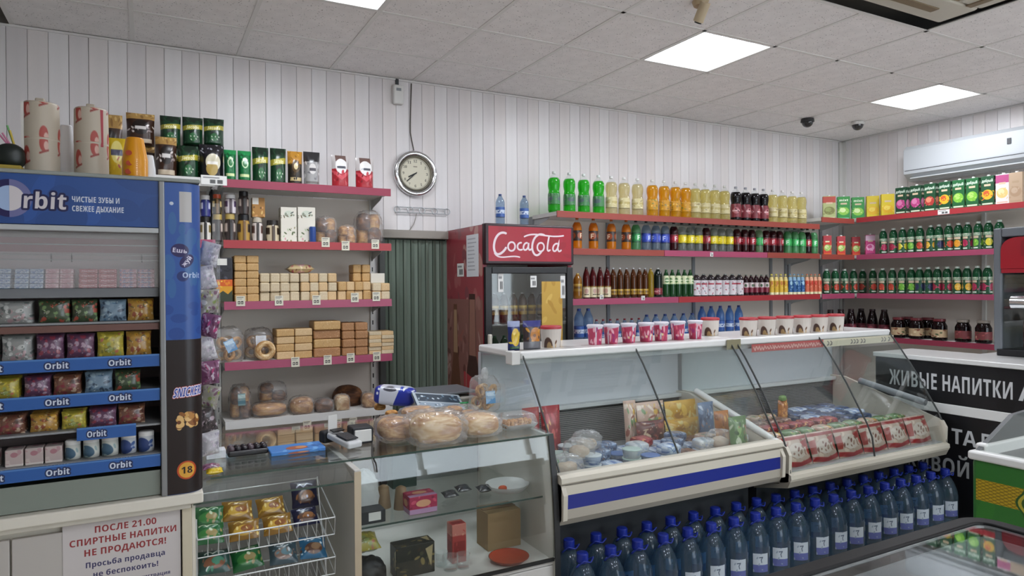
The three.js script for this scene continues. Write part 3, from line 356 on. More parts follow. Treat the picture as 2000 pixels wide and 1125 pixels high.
// ---------- back wall fittings ----------
{
  const a = atZ(809, 340, WZ), t = thing('wall_clock', 'round wall clock with silver rim and cream dial hanging on the white panels', 'clock', [a.x, a.y, WZ]);
  part(t, 'rim', new THREE.TorusGeometry(0.148, 0.02, 12, 40).translate(0, 0, 0.025), M.chrome); part(t, 'inner_rim', new THREE.TorusGeometry(0.122, 0.006, 8, 36).translate(0, 0, 0.034), std(0x6f6a5c, 0.4, { metalness: 0.5 }));
  part(t, 'case', new THREE.CylinderGeometry(0.145, 0.145, 0.02, 36).rotateX(Math.PI / 2).translate(0, 0, 0.012), M.white);
  part(t, 'dial', onCell(new THREE.CircleGeometry(0.122, 40).translate(0, 0, 0.0235), 'clock_face'), M.print);
  part(t, 'hour_hand', box(-0.005, 0.005, -0.01, 0.06, 0.025, 0.027).rotateZ(2.05), M.black); part(t, 'minute_hand', box(-0.003, 0.003, -0.015, 0.09, 0.028, 0.03).rotateZ(2.3), M.black);
  const cable = tube([[atZ(803, 168, WZ).x, 3.08, WZ + 0.008], [atZ(801, 215, WZ).x, atZ(801, 215, WZ).y, WZ + 0.01], [atZ(801, 260, WZ).x, atZ(801, 260, WZ).y, WZ + 0.006], [a.x, a.y + 0.15, WZ + 0.008]], 0.004, 20);
  single('clock_cable', 'thin dark cable running down the panels from ceiling to clock', 'cable', cable, mat(0x4a463c));
  const b = atZ(775, 187, WZ), s = thing('alarm_sensor', 'small white alarm box fixed high on the panelled wall under the ceiling', 'sensor', [b.x, b.y, WZ]);
  part(s, 'housing', rbox(-0.038, 0.038, -0.07, 0.07, 0, 0.045, 0.012, 3), M.white); part(s, 'grille', box(-0.018, 0.018, 0.025, 0.045, 0.0445, 0.047), M.grey); part(s, 'bracket', rbox(-0.012, 0.012, 0.068, 0.12, 0, 0.015, 0.004), M.darkGrey);
  const q = atZ(822, 412, WZ), w = thing('wire_rail', 'thin metal wire rail with hooks on the wall below the clock', 'rail', [q.x, q.y, WZ]);
  part(w, 'rail', merge([rod([-0.2, 0.02, 0.02], [0.21, 0.018, 0.02], 0.004), rod([-0.2, -0.02, 0.02], [0.19, -0.018, 0.02], 0.004)]), M.steel);
  for (const x of [-0.19, -0.09, 0.0, 0.1, 0.2]) part(w, 'hook', new THREE.TorusGeometry(0.022, 0.004, 6, 14).translate(x, 0, 0.024), M.steel);
  part(w, 'string', tube([[-0.04, -0.02, 0.02], [-0.06, -0.1, 0.012], [-0.11, -0.17, 0.01]], 0.0025, 10), mat(0x8a867c));
}
{ // folding door in a white frame
  const d = struct('door_1', box(1.50, 2.0, 0.005, 1.955, WZ + 0.001, WZ + 0.006), mat(0x2c3a30)); d.userData.label = 'green folding door';
  const gm = [std(0x717f73, 0.4), std(0x69776b, 0.4), std(0x78867a, 0.4)];
  for (let i = 0; i < 17; i++) { const x = 1.517 + i * 0.0285; part(d, 'door_slat', box(-0.0133, 0.0133, 0.01, 1.93, -0.004, 0.004), gm[i % 3], [x, 0, WZ + 0.022 + (i % 2) * 0.006]).rotation.y = i % 2 ? 0.5 : -0.5; }
  part(d, 'lintel', rbox(1.40, 2.05, 1.94, 2.0, WZ, WZ + 0.07, 0.006), std(0x9b958c, 0.6));
  part(d, 'jamb', rbox(1.985, 2.028, 0.005, 1.94, WZ, WZ + 0.05, 0.005), M.white); part(d, 'jamb', rbox(1.462, 1.503, 0.005, 1.94, WZ, WZ + 0.05, 0.005), std(0x4b4f4d, 0.6));
}
// ---------- shelving ----------
const ZF = -4.36;                                              // front edge of the wall shelves
function shelving(label, x0, x1, levels, o = {}) {
  const t = thing('shelving_unit', label, 'shelving');
  part(t, 'back_panel', box(x0 + 0.02, x1 - 0.02, o.low ?? 0.12, o.high ?? levels[0][0], WZ + 0.012, WZ + 0.03), M.beigePanel);
  for (const x of o.posts ?? [x0, x1]) {
    const p = part(t, 'upright', box(x - 0.015, x + 0.015, 0.0, (o.high ?? levels[0][0]) + 0.02, WZ + 0.002, WZ + 0.046), o.post ?? M.white);
    if (o.slots) for (let y = 0.35; y < 2.1; y += 0.075) part(p, 'slot', box(x - 0.004, x + 0.004, y, y + 0.03, WZ + 0.045, WZ + 0.0475), M.black);
  }
  part(t, 'base', box(x0 + 0.015, x1 - 0.015, 0.0, 0.12, WZ + 0.05, ZF - 0.02), M.lightGrey);
  for (const [y, strips, front] of levels) {
    const f = front ?? ZF;
    part(t, 'shelf', box(x0 + 0.004, x1 - 0.004, y - 0.012, y + 0.018, WZ + 0.046, f), o.board ?? M.white);
    let a = x0;
    for (const [b, m] of strips) { part(t, 'price_strip', box(a + 0.003, Math.min(b, x1) - 0.003, y - 0.026, y + 0.022, f + 0.001, f + 0.012), m); a = b; }
    if (y < 2.3) for (const x of [x0 + 0.02, x1 - 0.02]) part(t, 'bracket', new THREE.ExtrudeGeometry(new THREE.Shape([[0, 0], [0.24, 0], [0.2, -0.02], [0.03, -0.055], [0, -0.07]].map(([a2, b2]) => new THREE.Vector2(a2, b2))), { depth: 0.004, bevelEnabled: false }).rotateY(-Math.PI / 2).translate(x + 0.002, y - 0.013, WZ + 0.046), M.lightGrey);
  }
  return t;
}
const YL = [2.215, 1.855, 1.49, 1.13, 0.78];
shelving('tall bread and coffee shelving with red price strips beside the green folding door', 0.40, 1.43, YL.map((y, i) => [y, [[1.43, [M.stripDark, M.stripRed, M.stripPink, M.stripPink, M.whiteGloss][i]]]]), { slots: true, high: 2.2, posts: [0.40, 1.41], post: M.white });
shelving('narrow shelving section half hidden behind the blue sweets stand', -0.62, 0.362, [[2.215, [[0.38, M.white]]], [1.855, [[0.38, M.stripPink]]], [1.49, [[0.38, M.stripPink]]], [1.13, [[0.38, M.stripPink]]], [0.93, [[0.38, M.white]]], [0.78, [[0.38, M.whiteGloss]]]], { high: 2.2, post: M.black });
const S = YL.map((y) => y + 0.0185);
// where a thing seen between two pixel columns stands on a shelf
function spot(px0, px1, pyTop, z, base) { const a = atZ(px0, pyTop, z), b = atZ(px1, pyTop, z), c = atZ((px0 + px1) / 2, pyTop, z); return { x: (a.x + b.x) / 2, w: b.x - a.x, h: c.y - base }; }
const tagGeo = (w, h, key) => onCell(new THREE.BoxGeometry(w, h, 0.0015), key);
function priceTag(px, py, z, label, group, key = 'tag_paper', w = 0.05, h = 0.06) { const p = atZ(px, py, z); single('price_tag', label, 'price tag', tagGeo(w, h, key), M.print, [p.x, p.y, z], group); }

// coffee bags on the top shelf
const standBag = (px0, px1, top, z, base, key, label, seed, group) => { const s = spot(px0, px1, top, z, base); single('coffee_bag', label, 'coffee bag', packet(s.w, s.h, 0.075, key, { stand: true, seed }), M.printGloss, [s.x, base, z], group); return s; };
{
  const b = S[0], z = -4.46, zb = -4.58;
  for (const [a, c, k] of [[246, 302, 'coffee_brown'], [312, 353, 'coffee_green'], [356, 396, 'coffee_green'], [397, 437, 'coffee_green']]) {   // the rear rank is two bags high
    const lo = spot(a, c, 285, zb, b); single('coffee_bag', 'coffee bag under another bag in the rear rank of the top shelf', 'coffee bag', packet(lo.w, lo.h, 0.075, k, { stand: true, seed: a }), M.printGloss, [lo.x, b, zb], 'coffee bags lying under the rear rank');
    const top = k === 'coffee_brown' ? 222 : 227 + (a - 312) * 0.06, hi = spot(a, c, top, zb, b + lo.h);
    single('coffee_bag', k === 'coffee_brown' ? 'large brown and gold coffee bag in the rear rank behind the orange cups' : 'dark green coffee bag with yellow band standing in the rear rank', 'coffee bag', packet(hi.w, hi.h, 0.075, k, { stand: true, seed: a + 1 }), M.printGloss, [hi.x, b + lo.h, zb], k === 'coffee_green' ? 'green coffee bags of the rear rank' : undefined);
  }
  standBag(303, 345, 268, z, b, 'coffee_brown', 'brown coffee bag with white emblem next to green yellow-banded one', 3);
  standBag(347, 387, 285, z, b, 'coffee_green', 'green coffee bag between a brown bag and a black bag, front rank', 4);
  standBag(389, 436, 283, z, b, 'coffee_black', 'black coffee bag with a pale cup picture', 5);
  standBag(437, 461, 293, z, b, 'pack_green', 'small bright green packet beside the black coffee bag', 6); standBag(464, 490, 295, z, b, 'pack_green', 'small bright green packet beside the tall green bags', 7);
  standBag(492, 524, 288, z, b, 'coffee_green', 'tall green bag with yellow band next to small green packet', 8); standBag(527, 558, 290, z, b, 'coffee_green', 'tall green bag with yellow band next to gold bag', 9);
  standBag(561, 590, 296, z, b, 'coffee_gold', 'gold and black coffee bag on the top shelf', 10); standBag(592, 624, 297, z, b, 'coffee_silver', 'silver and black coffee bag on the top shelf', 11);
  standBag(647, 681, 304, z, b, 'coffee_red', 'red and silver coffee bag next to a gap on the top shelf', 12); standBag(694, 729, 309, z, b, 'coffee_red', 'red and silver coffee bag closest to the wall clock', 13);
  priceTag(418, 352, ZF + 0.016, 'wide white price card on the white shelf edge below the black coffee bag', undefined, 'tag_white', 0.14, 0.055);
}
// jars of coffee in two tiers
{
  const b = S[1], z = -4.46;
  function jarThing(px0, px1, top, base, key, lid, label, square) {
    const s = spot(px0, px1, top, z, base), R = s.w / 2, t = thing('coffee_jar', label, 'jar', [s.x, base, z], 'coffee jars in two tiers'), lh = s.h * 0.2;
    part(t, 'jar_body', onCell(lathe([[0.001, 0], [R * 0.94, 0], [R, 0.008], [R, s.h * 0.66], [R * 0.82, s.h * 0.8], [R * 0.8, s.h * 0.8]], 20), key), M.printGloss);
    part(t, 'lid', cyl(R * 0.86, R * 0.84, lh, 20).translate(0, s.h - lh, 0), mat(lid, 0.35)); return s;
  }
  const lows = [[389, 412, 424, 'jar_chef', 0x1a1714, 'black jar with white chef hat label'], [414, 435, 419, 'jar_dark', 0xb59a52, 'slim dark jar with gold lid under an orange-lidded jar'], [438, 460, 418, 'jar_dark', 0xb8a05c, 'dark jar with gold lid under a white-lidded jar'], [463, 488, 420, 'jar_gold', 0x17181c, 'gold jar with black lid'], [491, 513, 425, 'jar_white', 0xc0b6a4, 'jar with pale lid and white label under the gold tin'], [519, 545, 431, 'jar_cream', 0x2a2624, 'squat glass jar with dark lid beside cream cartons']];
  const hs = lows.map(([a, c, tp, k, l, lab]) => jarThing(a, c, tp, b, k, l, lab + ', coffee shelf').h);
  [[391, 411, 382, 'jar_blue', 0xdedede, 'blue jar with white lid'], [414, 433, 380, 'jar_orange', 0xb0441f, 'slim jar with orange-red lid'], [438, 461, 381, 'jar_purple', 0xe2e2e2, 'purple labelled jar with white lid'], [465, 486, 374, 'jar_dark', 0x17161a, 'tall dark jar with black lid']].forEach(([a, c, tp, k, l, lab], i) => jarThing(a, c, tp, b + hs[i], k, l, lab + ' in the upper tier'));
  const s = spot(491, 516, 387, z, b + hs[4]); single('coffee_tin', 'gold box with white corner standing on a coffee jar', 'box', onCell(rbox(-s.w / 2, s.w / 2, 0, s.h, -0.03, 0.03, 0.004), 'tin_gold'), M.print, [s.x, b + hs[4], z]);
  for (const [a, c, lab] of [[546, 577, 'tall cream carton with plant print next to squat jar'], [579, 613, 'tall cream carton with plant print next to bagged bread']]) { const q = spot(a, c, 406, z, b); single('cream_carton', lab, 'carton', onCell(rbox(-q.w / 2, q.w / 2, 0, q.h, -0.04, 0.04, 0.003), 'carton_cream'), M.print, [q.x, b, z]); }
  const q = spot(604, 617, 443, -4.4, b); const can = thing('small_can', 'small blue can standing in front of the cream carton', 'can', [q.x, b, -4.4]); part(can, 'can_body', lathe([[0.001, 0], [q.w / 2, 0.004], [q.w / 2, q.h - 0.006], [q.w * 0.42, q.h]], 16), mat(0x2b4a8c, 0.35)); part(can, 'can_lid', cyl(q.w * 0.42, q.w * 0.42, 0.002, 16).translate(0, q.h - 0.001, 0), M.steel);
}
// bread
const crustTex = (base, hi, lo) => dataTex(128, (u, v) => { const n = noise.noise(u * 7, v * 7, base[0] * 0.37) * 1.3 + 0.7 * noise.noise(u * 26, v * 26, base[1] * 0.37); const m = n > 0 ? hi : lo, k = Math.min(1, Math.abs(n) * 1.3); return base.map((c, i) => c + (m[i] - c) * k); });
const T_dark = crustTex([104, 66, 40], [146, 98, 60], [66, 40, 26]), T_tan = crustTex([182, 130, 72], [220, 180, 122], [132, 84, 42]), T_pale = crustTex([206, 172, 122], [232, 210, 172], [166, 118, 68]), T_gold = crustTex([186, 132, 66], [220, 176, 108], [138, 88, 42]);
const C_dark = std(0xffffff, 0.7, { map: T_dark }), C_tan = std(0xffffff, 0.7, { map: T_tan }), C_pale = std(0xffffff, 0.75, { map: T_pale }), C_gold = std(0xffffff, 0.65, { map: T_gold });
// a bagged bread: loaf or rolls inside a film bag, tied end
function bagged(pos, w, h, d, kind, label, o = {}) {
  const t = thing(o.name ?? 'bagged_bread', label, o.cat ?? 'bread', pos, o.group, o.turn ?? 0), sd = o.seed ?? Math.round(pos[0] * 100);
  if (kind === 'rolls') { const n = o.n ?? 4; for (let i = 0; i < n; i++) { const fw = w * 0.5, row = Math.floor(i / 2); part(t, 'roll', lump(fw, h * 0.52, d * 0.62, { seed: sd + i, amp: 0.08 }), i % 3 ? o.m ?? C_dark : C_gold, [(i % 2 - 0.5) * w * 0.42, row * h * 0.42 + 0.004, ((i * 3) % 4 - 1.5) * d * 0.08]); } }
  else if (kind === 'rings') { const n = o.n ?? 6; for (let i = 0; i < n; i++) { const R = w * 0.17; part(t, 'bread_ring', ringLoaf(R, R * 0.42), i % 2 ? C_gold : C_pale, [((i % 3) - 1) * w * 0.24, R * 1.45 + Math.floor(i / 3) * h * 0.36, ((i % 2) - 0.5) * d * 0.3]).rotation.set(0.3 * (i % 3 - 1), 0.5 * (i % 2), 0.4 * i); } }
  else part(t, 'loaf', lump(w * 0.93, h * 0.93, d * 0.9, { seed: sd, amp: 0.05, amp2: 0.02, flat: o.flat ?? 0.6, e: o.e ?? 0.75 }), o.m ?? C_tan, [0, 0.003, 0]);
  part(t, 'film_bag', bagOver(w * 1.0, h * 1.0, d * 1.0, sd + 5, o.crumple ?? 0.14), M.film);
  if (o.card) part(t, 'label_card', onCell(new THREE.BoxGeometry(w * 0.36, h * 0.36, 0.002), o.card), M.print, [w * (o.cx ?? 0), h * (o.cy ?? 0.5), d * 0.53]).rotation.set(-0.15, 0, o.cr ?? 0);
  if (o.knot) part(t, 'tied_end', lump(w * 0.22, h * 0.3, d * 0.25, { seed: sd + 9, crumple: 0.4 }), M.filmDull, [0, h * 0.92, 0]);
  return t;
}
function shelfBag(px0, px1, top, z, base, d, kind, label, o) { const s = spot(px0, px1, top, z, base); return bagged([s.x, base, z], s.w, s.h, d, kind, label, o); }
shelfBag(615, 655, 424, -4.5, S[1], 0.2, 'rolls', 'bag of dark buns beside the cream carton', { n: 4 }); shelfBag(660, 692, 441, -4.45, S[1], 0.16, 'rolls', 'small low bag of gold buns in the middle of the bread bags', { n: 4, m: C_gold }); shelfBag(694, 742, 414, -4.52, S[1], 0.22, 'rolls', 'large bag of dark rye rolls at the shelf end by the door', { n: 4 }); 
for (const [px, py] of [[636, 469], [675, 476], [733, 473]]) priceTag(px, py + 4, ZF + 0.016, 'paper price tag hanging from the coffee jar shelf edge', 'price tags of the jar shelf');
// blocks of rusks and wafers
const blockProto = {};
function stack(px0, px1, cols, rows, top, z, base, d, keys, name, label, group, skip) {
  const s = spot(px0, px1, top, z, base), w = s.w / cols, h = s.h / rows;
  for (let r = 0; r < rows; r++) for (let c = 0; c < cols; c++) {
    if (skip && skip(r, c)) continue; const key = keys[(r * 3 + c * 5) % keys.length];
    const id = [name, w.toFixed(4), h.toFixed(4), key].join(); const g = (blockProto[id] ??= onCell(rbox(-w * 0.485, w * 0.485, 0, h * 0.995, -d / 2, d / 2, Math.min(w, h) * 0.16, 3), key));
    single(name, label, name.includes('rusk') ? 'rusk pack' : 'wafer pack', g, M.print, [s.x - s.w / 2 + w * (c + 0.5), base + r * h, z + rr(-0.006, 0.006)], group, rr(-0.02, 0.02));
  }
  return s;
}
const b3 = S[2];
{ const s = spot(421, 452, 546, -4.44, b3); single('snack_box', 'yellow and orange box under the black box by the shelving post', 'box', onCell(rbox(-s.w / 2, s.w / 2, 0, s.h, -0.06, 0.06, 0.003), 'sunset_box'), M.print, [s.x, b3, -4.44]); const q = spot(421, 452, 504, -4.44, b3 + s.h); single('snack_box', 'black box with white corner stacked on the yellow box', 'box', onCell(rbox(-q.w / 2, q.w / 2, 0, q.h, -0.06, 0.06, 0.003), 'dark_box'), M.print, [q.x, b3 + s.h, -4.44]); }
stack(454, 502, 2, 6, 500, -4.47, b3, 0.16, ['crisp_tan', 'wafer', 'crisp_tan'], 'rusk_pack', 'golden rusk pack in the tall two-column stack beside the dark box', 'rusk packs of the tall stack');
stack(504, 580, 4, 3, 534, -4.47, b3, 0.16, ['crisp_pale'], 'wafer_pack', 'pale wafer block in the three-high wall next to the tall stack', 'pale wafer blocks, first half'); stack(582, 652, 4, 3, 534, -4.47, b3, 0.16, ['crisp_pale', 'wafer'], 'wafer_pack', 'pale wafer block in the three-high wall under the tan packet', 'pale wafer blocks, second half');
{ const s = stack(654, 718, 4, 2, 550, -4.47, b3, 0.16, ['wafer', 'crisp_tan'], 'rusk_pack', 'sandy rusk block in the two-high row between the wafers and the white box', 'sandy rusk blocks'); stack(685, 718, 2, 2, 517, -4.5, b3 + s.h, 0.12, ['crisp_tan'], 'rusk_pack', 'tan rusk block piled on top of the sandy row', 'rusk blocks piled on top'); }
{ const s = stack(720, 755, 2, 2, 553, -4.47, b3, 0.16, ['wafer', 'crisp_pale'], 'rusk_pack', 'rusk block under the white box at the shelf end', 'rusk blocks at the shelf end'); const q = spot(720, 747, 534, -4.48, b3 + s.h); single('small_carton', 'plain white carton on the rusk blocks at the shelf end', 'carton', rbox(-q.w / 2, q.w / 2, 0, q.h, -0.05, 0.05, 0.003), M.ivory, [q.x, b3 + s.h, -4.48]); }
{ const w = spot(504, 652, 534, -4.47, b3).h, q = spot(559, 611, 515, -4.47, b3 + w); single('biscuit_packet', 'tan biscuit packet with pink print lying on the wafer blocks', 'packet', onCell(packet(q.w, 0.12, q.h * 0.9, null).rotateX(-Math.PI / 2).translate(0, q.h * 0.46, 0.06), 'pack_tan'), M.printGloss, [q.x, b3 + w, -4.47]); }
for (const [px, py] of [[470, 588], [545, 587], [618, 586], [693, 581], [735, 579]]) priceTag(px, py, ZF + 0.016, 'paper price tag on the pink edge below the wafer blocks', 'price tags of the wafer shelf');
const b4 = S[3];
shelfBag(418, 474, 640, -4.47, b4, 0.2, 'rings', 'film bag of bagels with sky blue label card', { card: 'label_sky', cr: 0.4, name: 'bagged_rings', n: 6 }); shelfBag(477, 533, 642, -4.52, b4, 0.18, 'rings', 'film bag of bread rings with pale card next to the rusk stacks', { card: 'paper_note', name: 'bagged_rings', n: 6, cy: 0.62 });
{ const q = atZ(518, 692, -4.385); single('bread_ring', 'single large pale bread ring leaning in front of the ring bags', 'bread', new THREE.TorusGeometry(0.042, 0.019, 12, 26), C_pale, [q.x, b4 + 0.061, -4.383]); }
stack(535, 605, 2, 4, 641, -4.47, b4, 0.16, ['wafer', 'crisp_tan'], 'rusk_pack', 'golden rusk pack in the stack beside the bread rings', 'rusk packs beside the rings'); stack(607, 660, 1, 4, 626, -4.47, b4, 0.16, ['crisp_brown', 'crisp_tan'], 'rusk_pack', 'wide brown rusk pack in a single column stack', 'wide brown rusk packs');
stack(662, 712, 2, 4, 629, -4.47, b4, 0.16, ['crisp_brown'], 'rusk_pack', 'brown rusk pack in the stack between wide packs and thin wafers', 'brown rusk packs'); stack(714, 762, 2, 6, 646, -4.47, b4, 0.16, ['wafer', 'crisp_pale'], 'wafer_pack', 'thin pale wafer pack stacked at the shelf end by the door', 'thin wafer packs');
for (const [px, py] of [[577, 707], [640, 703], [685, 699], [736, 696]]) priceTag(px, py, ZF + 0.016, 'paper price tag on the pink edge below the brown rusks', 'price tags of the rusk shelf');
const b5 = S[4];
shelfBag(448, 488, 752, -4.48, b5, 0.18, 'rolls', 'upright bag of dark buns with teal label beside the post', { card: 'label_teal', cy: 0.62 }); shelfBag(490, 560, 785, -4.47, b5, 0.2, 'loaf', 'flat golden loaf in film lying under the dark buns', { m: C_gold, flat: 0.9 });
{ const s = spot(503, 560, 740, -4.5, b5), lo = spot(490, 560, 785, -4.47, b5).h; bagged([s.x, b5 + lo + 0.002, -4.5], s.w * 0.94, (s.h - lo) * 0.85, 0.15, 'rolls', 'film bag of dark buns lying on the flat golden loaf', { n: 3 }); }
shelfBag(566, 612, 774, -4.44, b5, 0.16, 'loaf', 'round tan loaf in film standing at the white shelf edge', { m: C_tan, flat: 0.7 }); shelfBag(614, 650, 778, -4.43, b5, 0.15, 'loaf', 'brown loaf in film between round loaf and pale slices', { m: C_dark }); shelfBag(653, 682, 770, -4.42, b5, 0.1, 'loaf', 'pale sliced loaf standing on end in film', { m: C_pale, e: 0.6 });
{ const s = spot(650, 706, 752, -4.6, b5); single('round_loaf', 'large dark round loaf without bag against the back panel', 'bread', lump(s.w, s.h, 0.2, { seed: 8, flat: 0.5 }), C_dark, [s.x, b5, -4.6]); } shelfBag(707, 732, 766, -4.44, b5, 0.14, 'loaf', 'small pinkish loaf in film at the end by the blue packet', { m: C_tan });
for (const [px, py] of [[600, 831], [660, 828], [690, 825]]) priceTag(px, py, ZF + 0.016, 'paper price tag hanging below the lowest white bread shelf', 'price tags of the bread shelf');

// ---------- sweets stand ----------
const OZ = -2.41;
{
  const x0 = -0.62, x1 = 0.045, y0 = 0.945, y1 = 1.94, zb = -2.78;
  const uX = (px) => (atZ(px, 400, OZ).x - x0) / (x1 - x0), hy0 = 1.787, hy1 = 1.932;
  const t = thing('sweets_stand', 'tall blue and grey chewing gum stand with stepped shelves on the white cabinet', 'display stand');
  part(t, 'back_panel', box(x0, x1, y0, y1 - 0.02, zb, zb + 0.015), std(0xb7a9a8, 0.6));
  part(t, 'top_panel', rbox(x0, 0.155, y1 - 0.008, y1 + 0.004, zb, OZ + 0.012, 0.004), std(0x8f948f, 0.4));
  part(t, 'frame_post', rbox(0.036, 0.053, y0, y1 - 0.008, OZ - 0.02, OZ + 0.014, 0.004), std(0x8d8f90, 0.35, { metalness: 0.5 })); part(t, 'side_panel', box(0.04, 0.048, y0, y1 - 0.01, zb, OZ - 0.02), M.lightGrey); part(t, 'side_panel', box(x0 - 0.008, x0, y0, y1 - 0.01, zb, OZ), M.lightGrey);
  part(t, 'base', rbox(x0, 0.155, y0 - 0.035, y0, zb, OZ + 0.02, 0.006), M.ivory);
  const headTex = canvasTex(1024, 224, (g, c) => {
    g.f('#2c4f8e').n(14, ['#30559a', '#294a86'], 0.04, 0.12); const cx = uX(22), r = 0.075;
    c.fillStyle = '#221d52'; c.beginPath(); c.ellipse(cx * 1024, 112, 84, 84, 0, 0, 7); c.fill(); c.fillStyle = '#6d6f9c'; c.beginPath(); c.arc(cx * 1024, 112, 84, -1.57, 1.57); c.fill();
    c.fillStyle = '#9db4d8'; c.beginPath(); c.arc(cx * 1024, 112, 56, 1.57, 4.71); c.fill(); c.fillStyle = '#cfc9cc'; c.beginPath(); c.arc(cx * 1024, 112, 56, -1.57, 1.57); c.fill();
    g.t('rbit', (uX(42) + uX(128)) / 2 + 0.012, 0.53, 0.45, '#cdc7ca', { stroke: '#1a1c48', lw: 0.18, max: uX(130) - uX(40), skew: -0.06 });
    g.t('ЧИСТЫЕ ЗУБЫ И', uX(145), 0.47, 0.16, '#d3d6de', { align: 'left', max: uX(240) - uX(145) }).t('СВЕЖЕЕ ДЫХАНИЕ', uX(145), 0.66, 0.16, '#d3d6de', { align: 'left', max: uX(248) - uX(145) });
  });
  const head = part(t, 'header_sign', rbox(x0, 0.036, hy0, hy1, OZ - 0.06, OZ + 0.004, 0.004), mat(0x2c4f8e, 0.35));
  part(head, 'header_print', new THREE.PlaneGeometry(0.036 - x0, hy1 - hy0).translate((0.036 + x0) / 2, (hy0 + hy1) / 2, OZ + 0.0052), std(0xffffff, 0.35, { map: headTex }));
  part(t, 'header_trim', rbox(x0, 0.036, hy0 - 0.018, hy0 - 0.002, OZ - 0.03, OZ + 0.01, 0.003), M.lightGrey);
  part(t, 'upper_back', box(x0, 0.034, atZ(150, 562, -2.55).y, hy0 - 0.02, -2.56, -2.55), std(0xc4b8b8, 0.55)); part(t, 'pink_band', box(x0, 0.034, hy0 - 0.075, hy0 - 0.03, -2.5495, -2.546), std(0xa8727e, 0.5)); part(t, 'plastic_front', box(x0, 0.036, atZ(150, 562, OZ).y, hy0 - 0.02, OZ - 0.008, OZ - 0.006), M.film);
  // tall rounded side column with its printed sheet
  const path = [[0.052, OZ + 0.01]]; for (let i = 0; i <= 8; i++) { const a = i / 8 * Math.PI / 2; path.push([0.105 + 0.05 * Math.sin(a), OZ - 0.04 + 0.05 * Math.cos(a)]); } path.push([0.155, -2.76]);
  const sh = new THREE.Shape([...path, [0.052, -2.76]].map(([x, z]) => new THREE.Vector2(x, -z)));
  part(t, 'side_column', new THREE.ExtrudeGeometry(sh, { depth: y1 - 0.01 - y0, bevelEnabled: false }).rotateX(-Math.PI / 2).translate(0, y0, 0), mat(0x25447c, 0.4));
  const pos = [], uv = [], idx = []; let L = 0; const total = path.reduce((s, p, i) => i ? s + Math.hypot(p[0] - path[i - 1][0], p[1] - path[i - 1][1]) : 0, 0);
  path.forEach((p, i) => { if (i) L += Math.hypot(p[0] - path[i - 1][0], p[1] - path[i - 1][1]); const n = i < 2 ? [0, 1] : i === path.length - 1 ? [1, 0] : [(p[0] - 0.105) / 0.05, (p[1] - OZ + 0.04) / 0.05]; for (const [y, v] of [[y0 + 0.002, 0], [y1 - 0.012, 1]]) { pos.push(p[0] + n[0] * 0.0015, y, p[1] + n[1] * 0.0015); uv.push(L / total, v); } if (i) { const k = i * 2; idx.push(k - 2, k, k - 1, k - 1, k, k + 1); } });
  const sg = new THREE.BufferGeometry(); sg.setAttribute('position', new THREE.Float32BufferAttribute(pos, 3)); sg.setAttribute('uv', new THREE.Float32BufferAttribute(uv, 2)); sg.setIndex(idx); sg.computeVertexNormals();
  const k = 512 / total, vy = (py) => 1 - (atZ(355, py, OZ).y - y0) / (y1 - y0);          // sheet: 512 px wide over its whole length
  const colTex = canvasTex(512, 1200, (g, c) => {
    const H = 1200, Y = (py) => vy(py) * H;
    g.f('#1d1110'); c.fillStyle = '#2c559e'; c.fillRect(0, 0, 512, Y(660)); c.fillStyle = '#35649f'; for (let i = 0; i < 40; i++) { c.beginPath(); c.ellipse(rnd() * 512, Y(430 + rnd() * 150), rr(6, 30), rr(20, 60), 0, 0, 7); c.fill(); } c.fillStyle = '#22488f'; for (let i = 0; i < 30; i++) { c.beginPath(); c.ellipse(rnd() * 512, Y(590 + rnd() * 60), rr(6, 30), rr(8, 24), 0, 0, 7); c.fill(); }
    c.fillStyle = '#b9b6b4'; c.fillRect(0.042 * k, Y(368), 0.036 * k, Y(428) - Y(368)); c.fillStyle = '#ccd4e2'; c.beginPath(); c.arc(0.02 * k, Y(392), 7, 0, 7); c.fill();
    c.save(); c.translate(0.042 * k, Y(484)); c.rotate(0.1); c.fillStyle = '#241b56'; c.beginPath(); c.ellipse(0, 0, 30, 26, 0, 0, 7); c.fill(); c.fillStyle = '#e0dcea'; c.font = 'bold 24px sans-serif'; c.textAlign = 'center'; c.fillText('Ешь', 0, 9); c.restore();
    c.save(); c.translate(0.062 * k, Y(505)); c.rotate(-0.9); c.fillStyle = '#241b56'; c.beginPath(); c.ellipse(0, 0, 30, 20, 0, 0, 7); c.fill(); c.fillStyle = '#e0dcea'; c.font = 'bold 22px sans-serif'; c.textAlign = 'center'; c.fillText('жуй', 0, 8); c.restore();
    c.fillStyle = '#1d2f6e'; c.beginPath(); c.arc(0.05 * k, Y(535), 20, 0, 7); c.fill(); c.fillStyle = '#b8c8e4'; c.font = 'bold 28px sans-serif'; c.fillText('Orbit', 0.048 * k, Y(538));
    c.save(); c.translate(0.018 * k, Y(773)); c.rotate(-0.06); c.transform(1, 0, -0.25, 1, 0, 0); c.font = 'bold 46px sans-serif'; c.lineJoin = 'round'; c.lineWidth = 12; c.strokeStyle = '#a83038'; c.strokeText('SNICKERS', 0, 0, 0.095 * k); c.lineWidth = 7; c.strokeStyle = '#e4e4ee'; c.strokeText('SNICKERS', 0, 0, 0.095 * k); c.fillStyle = '#31409a'; c.fillText('SNICKERS', 0, 0, 0.095 * k); c.restore();
    for (let i = 0; i < 34; i++) { c.fillStyle = pick(['#b07a38', '#d0a058', '#8a5626', '#e0b878', '#6a3c1c']); c.beginPath(); c.ellipse(0.05 * k + rr(-22, 46), Y(818) + rr(-22, 26), rr(6, 18), rr(5, 13), rnd() * 3, 0, 7); c.fill(); }
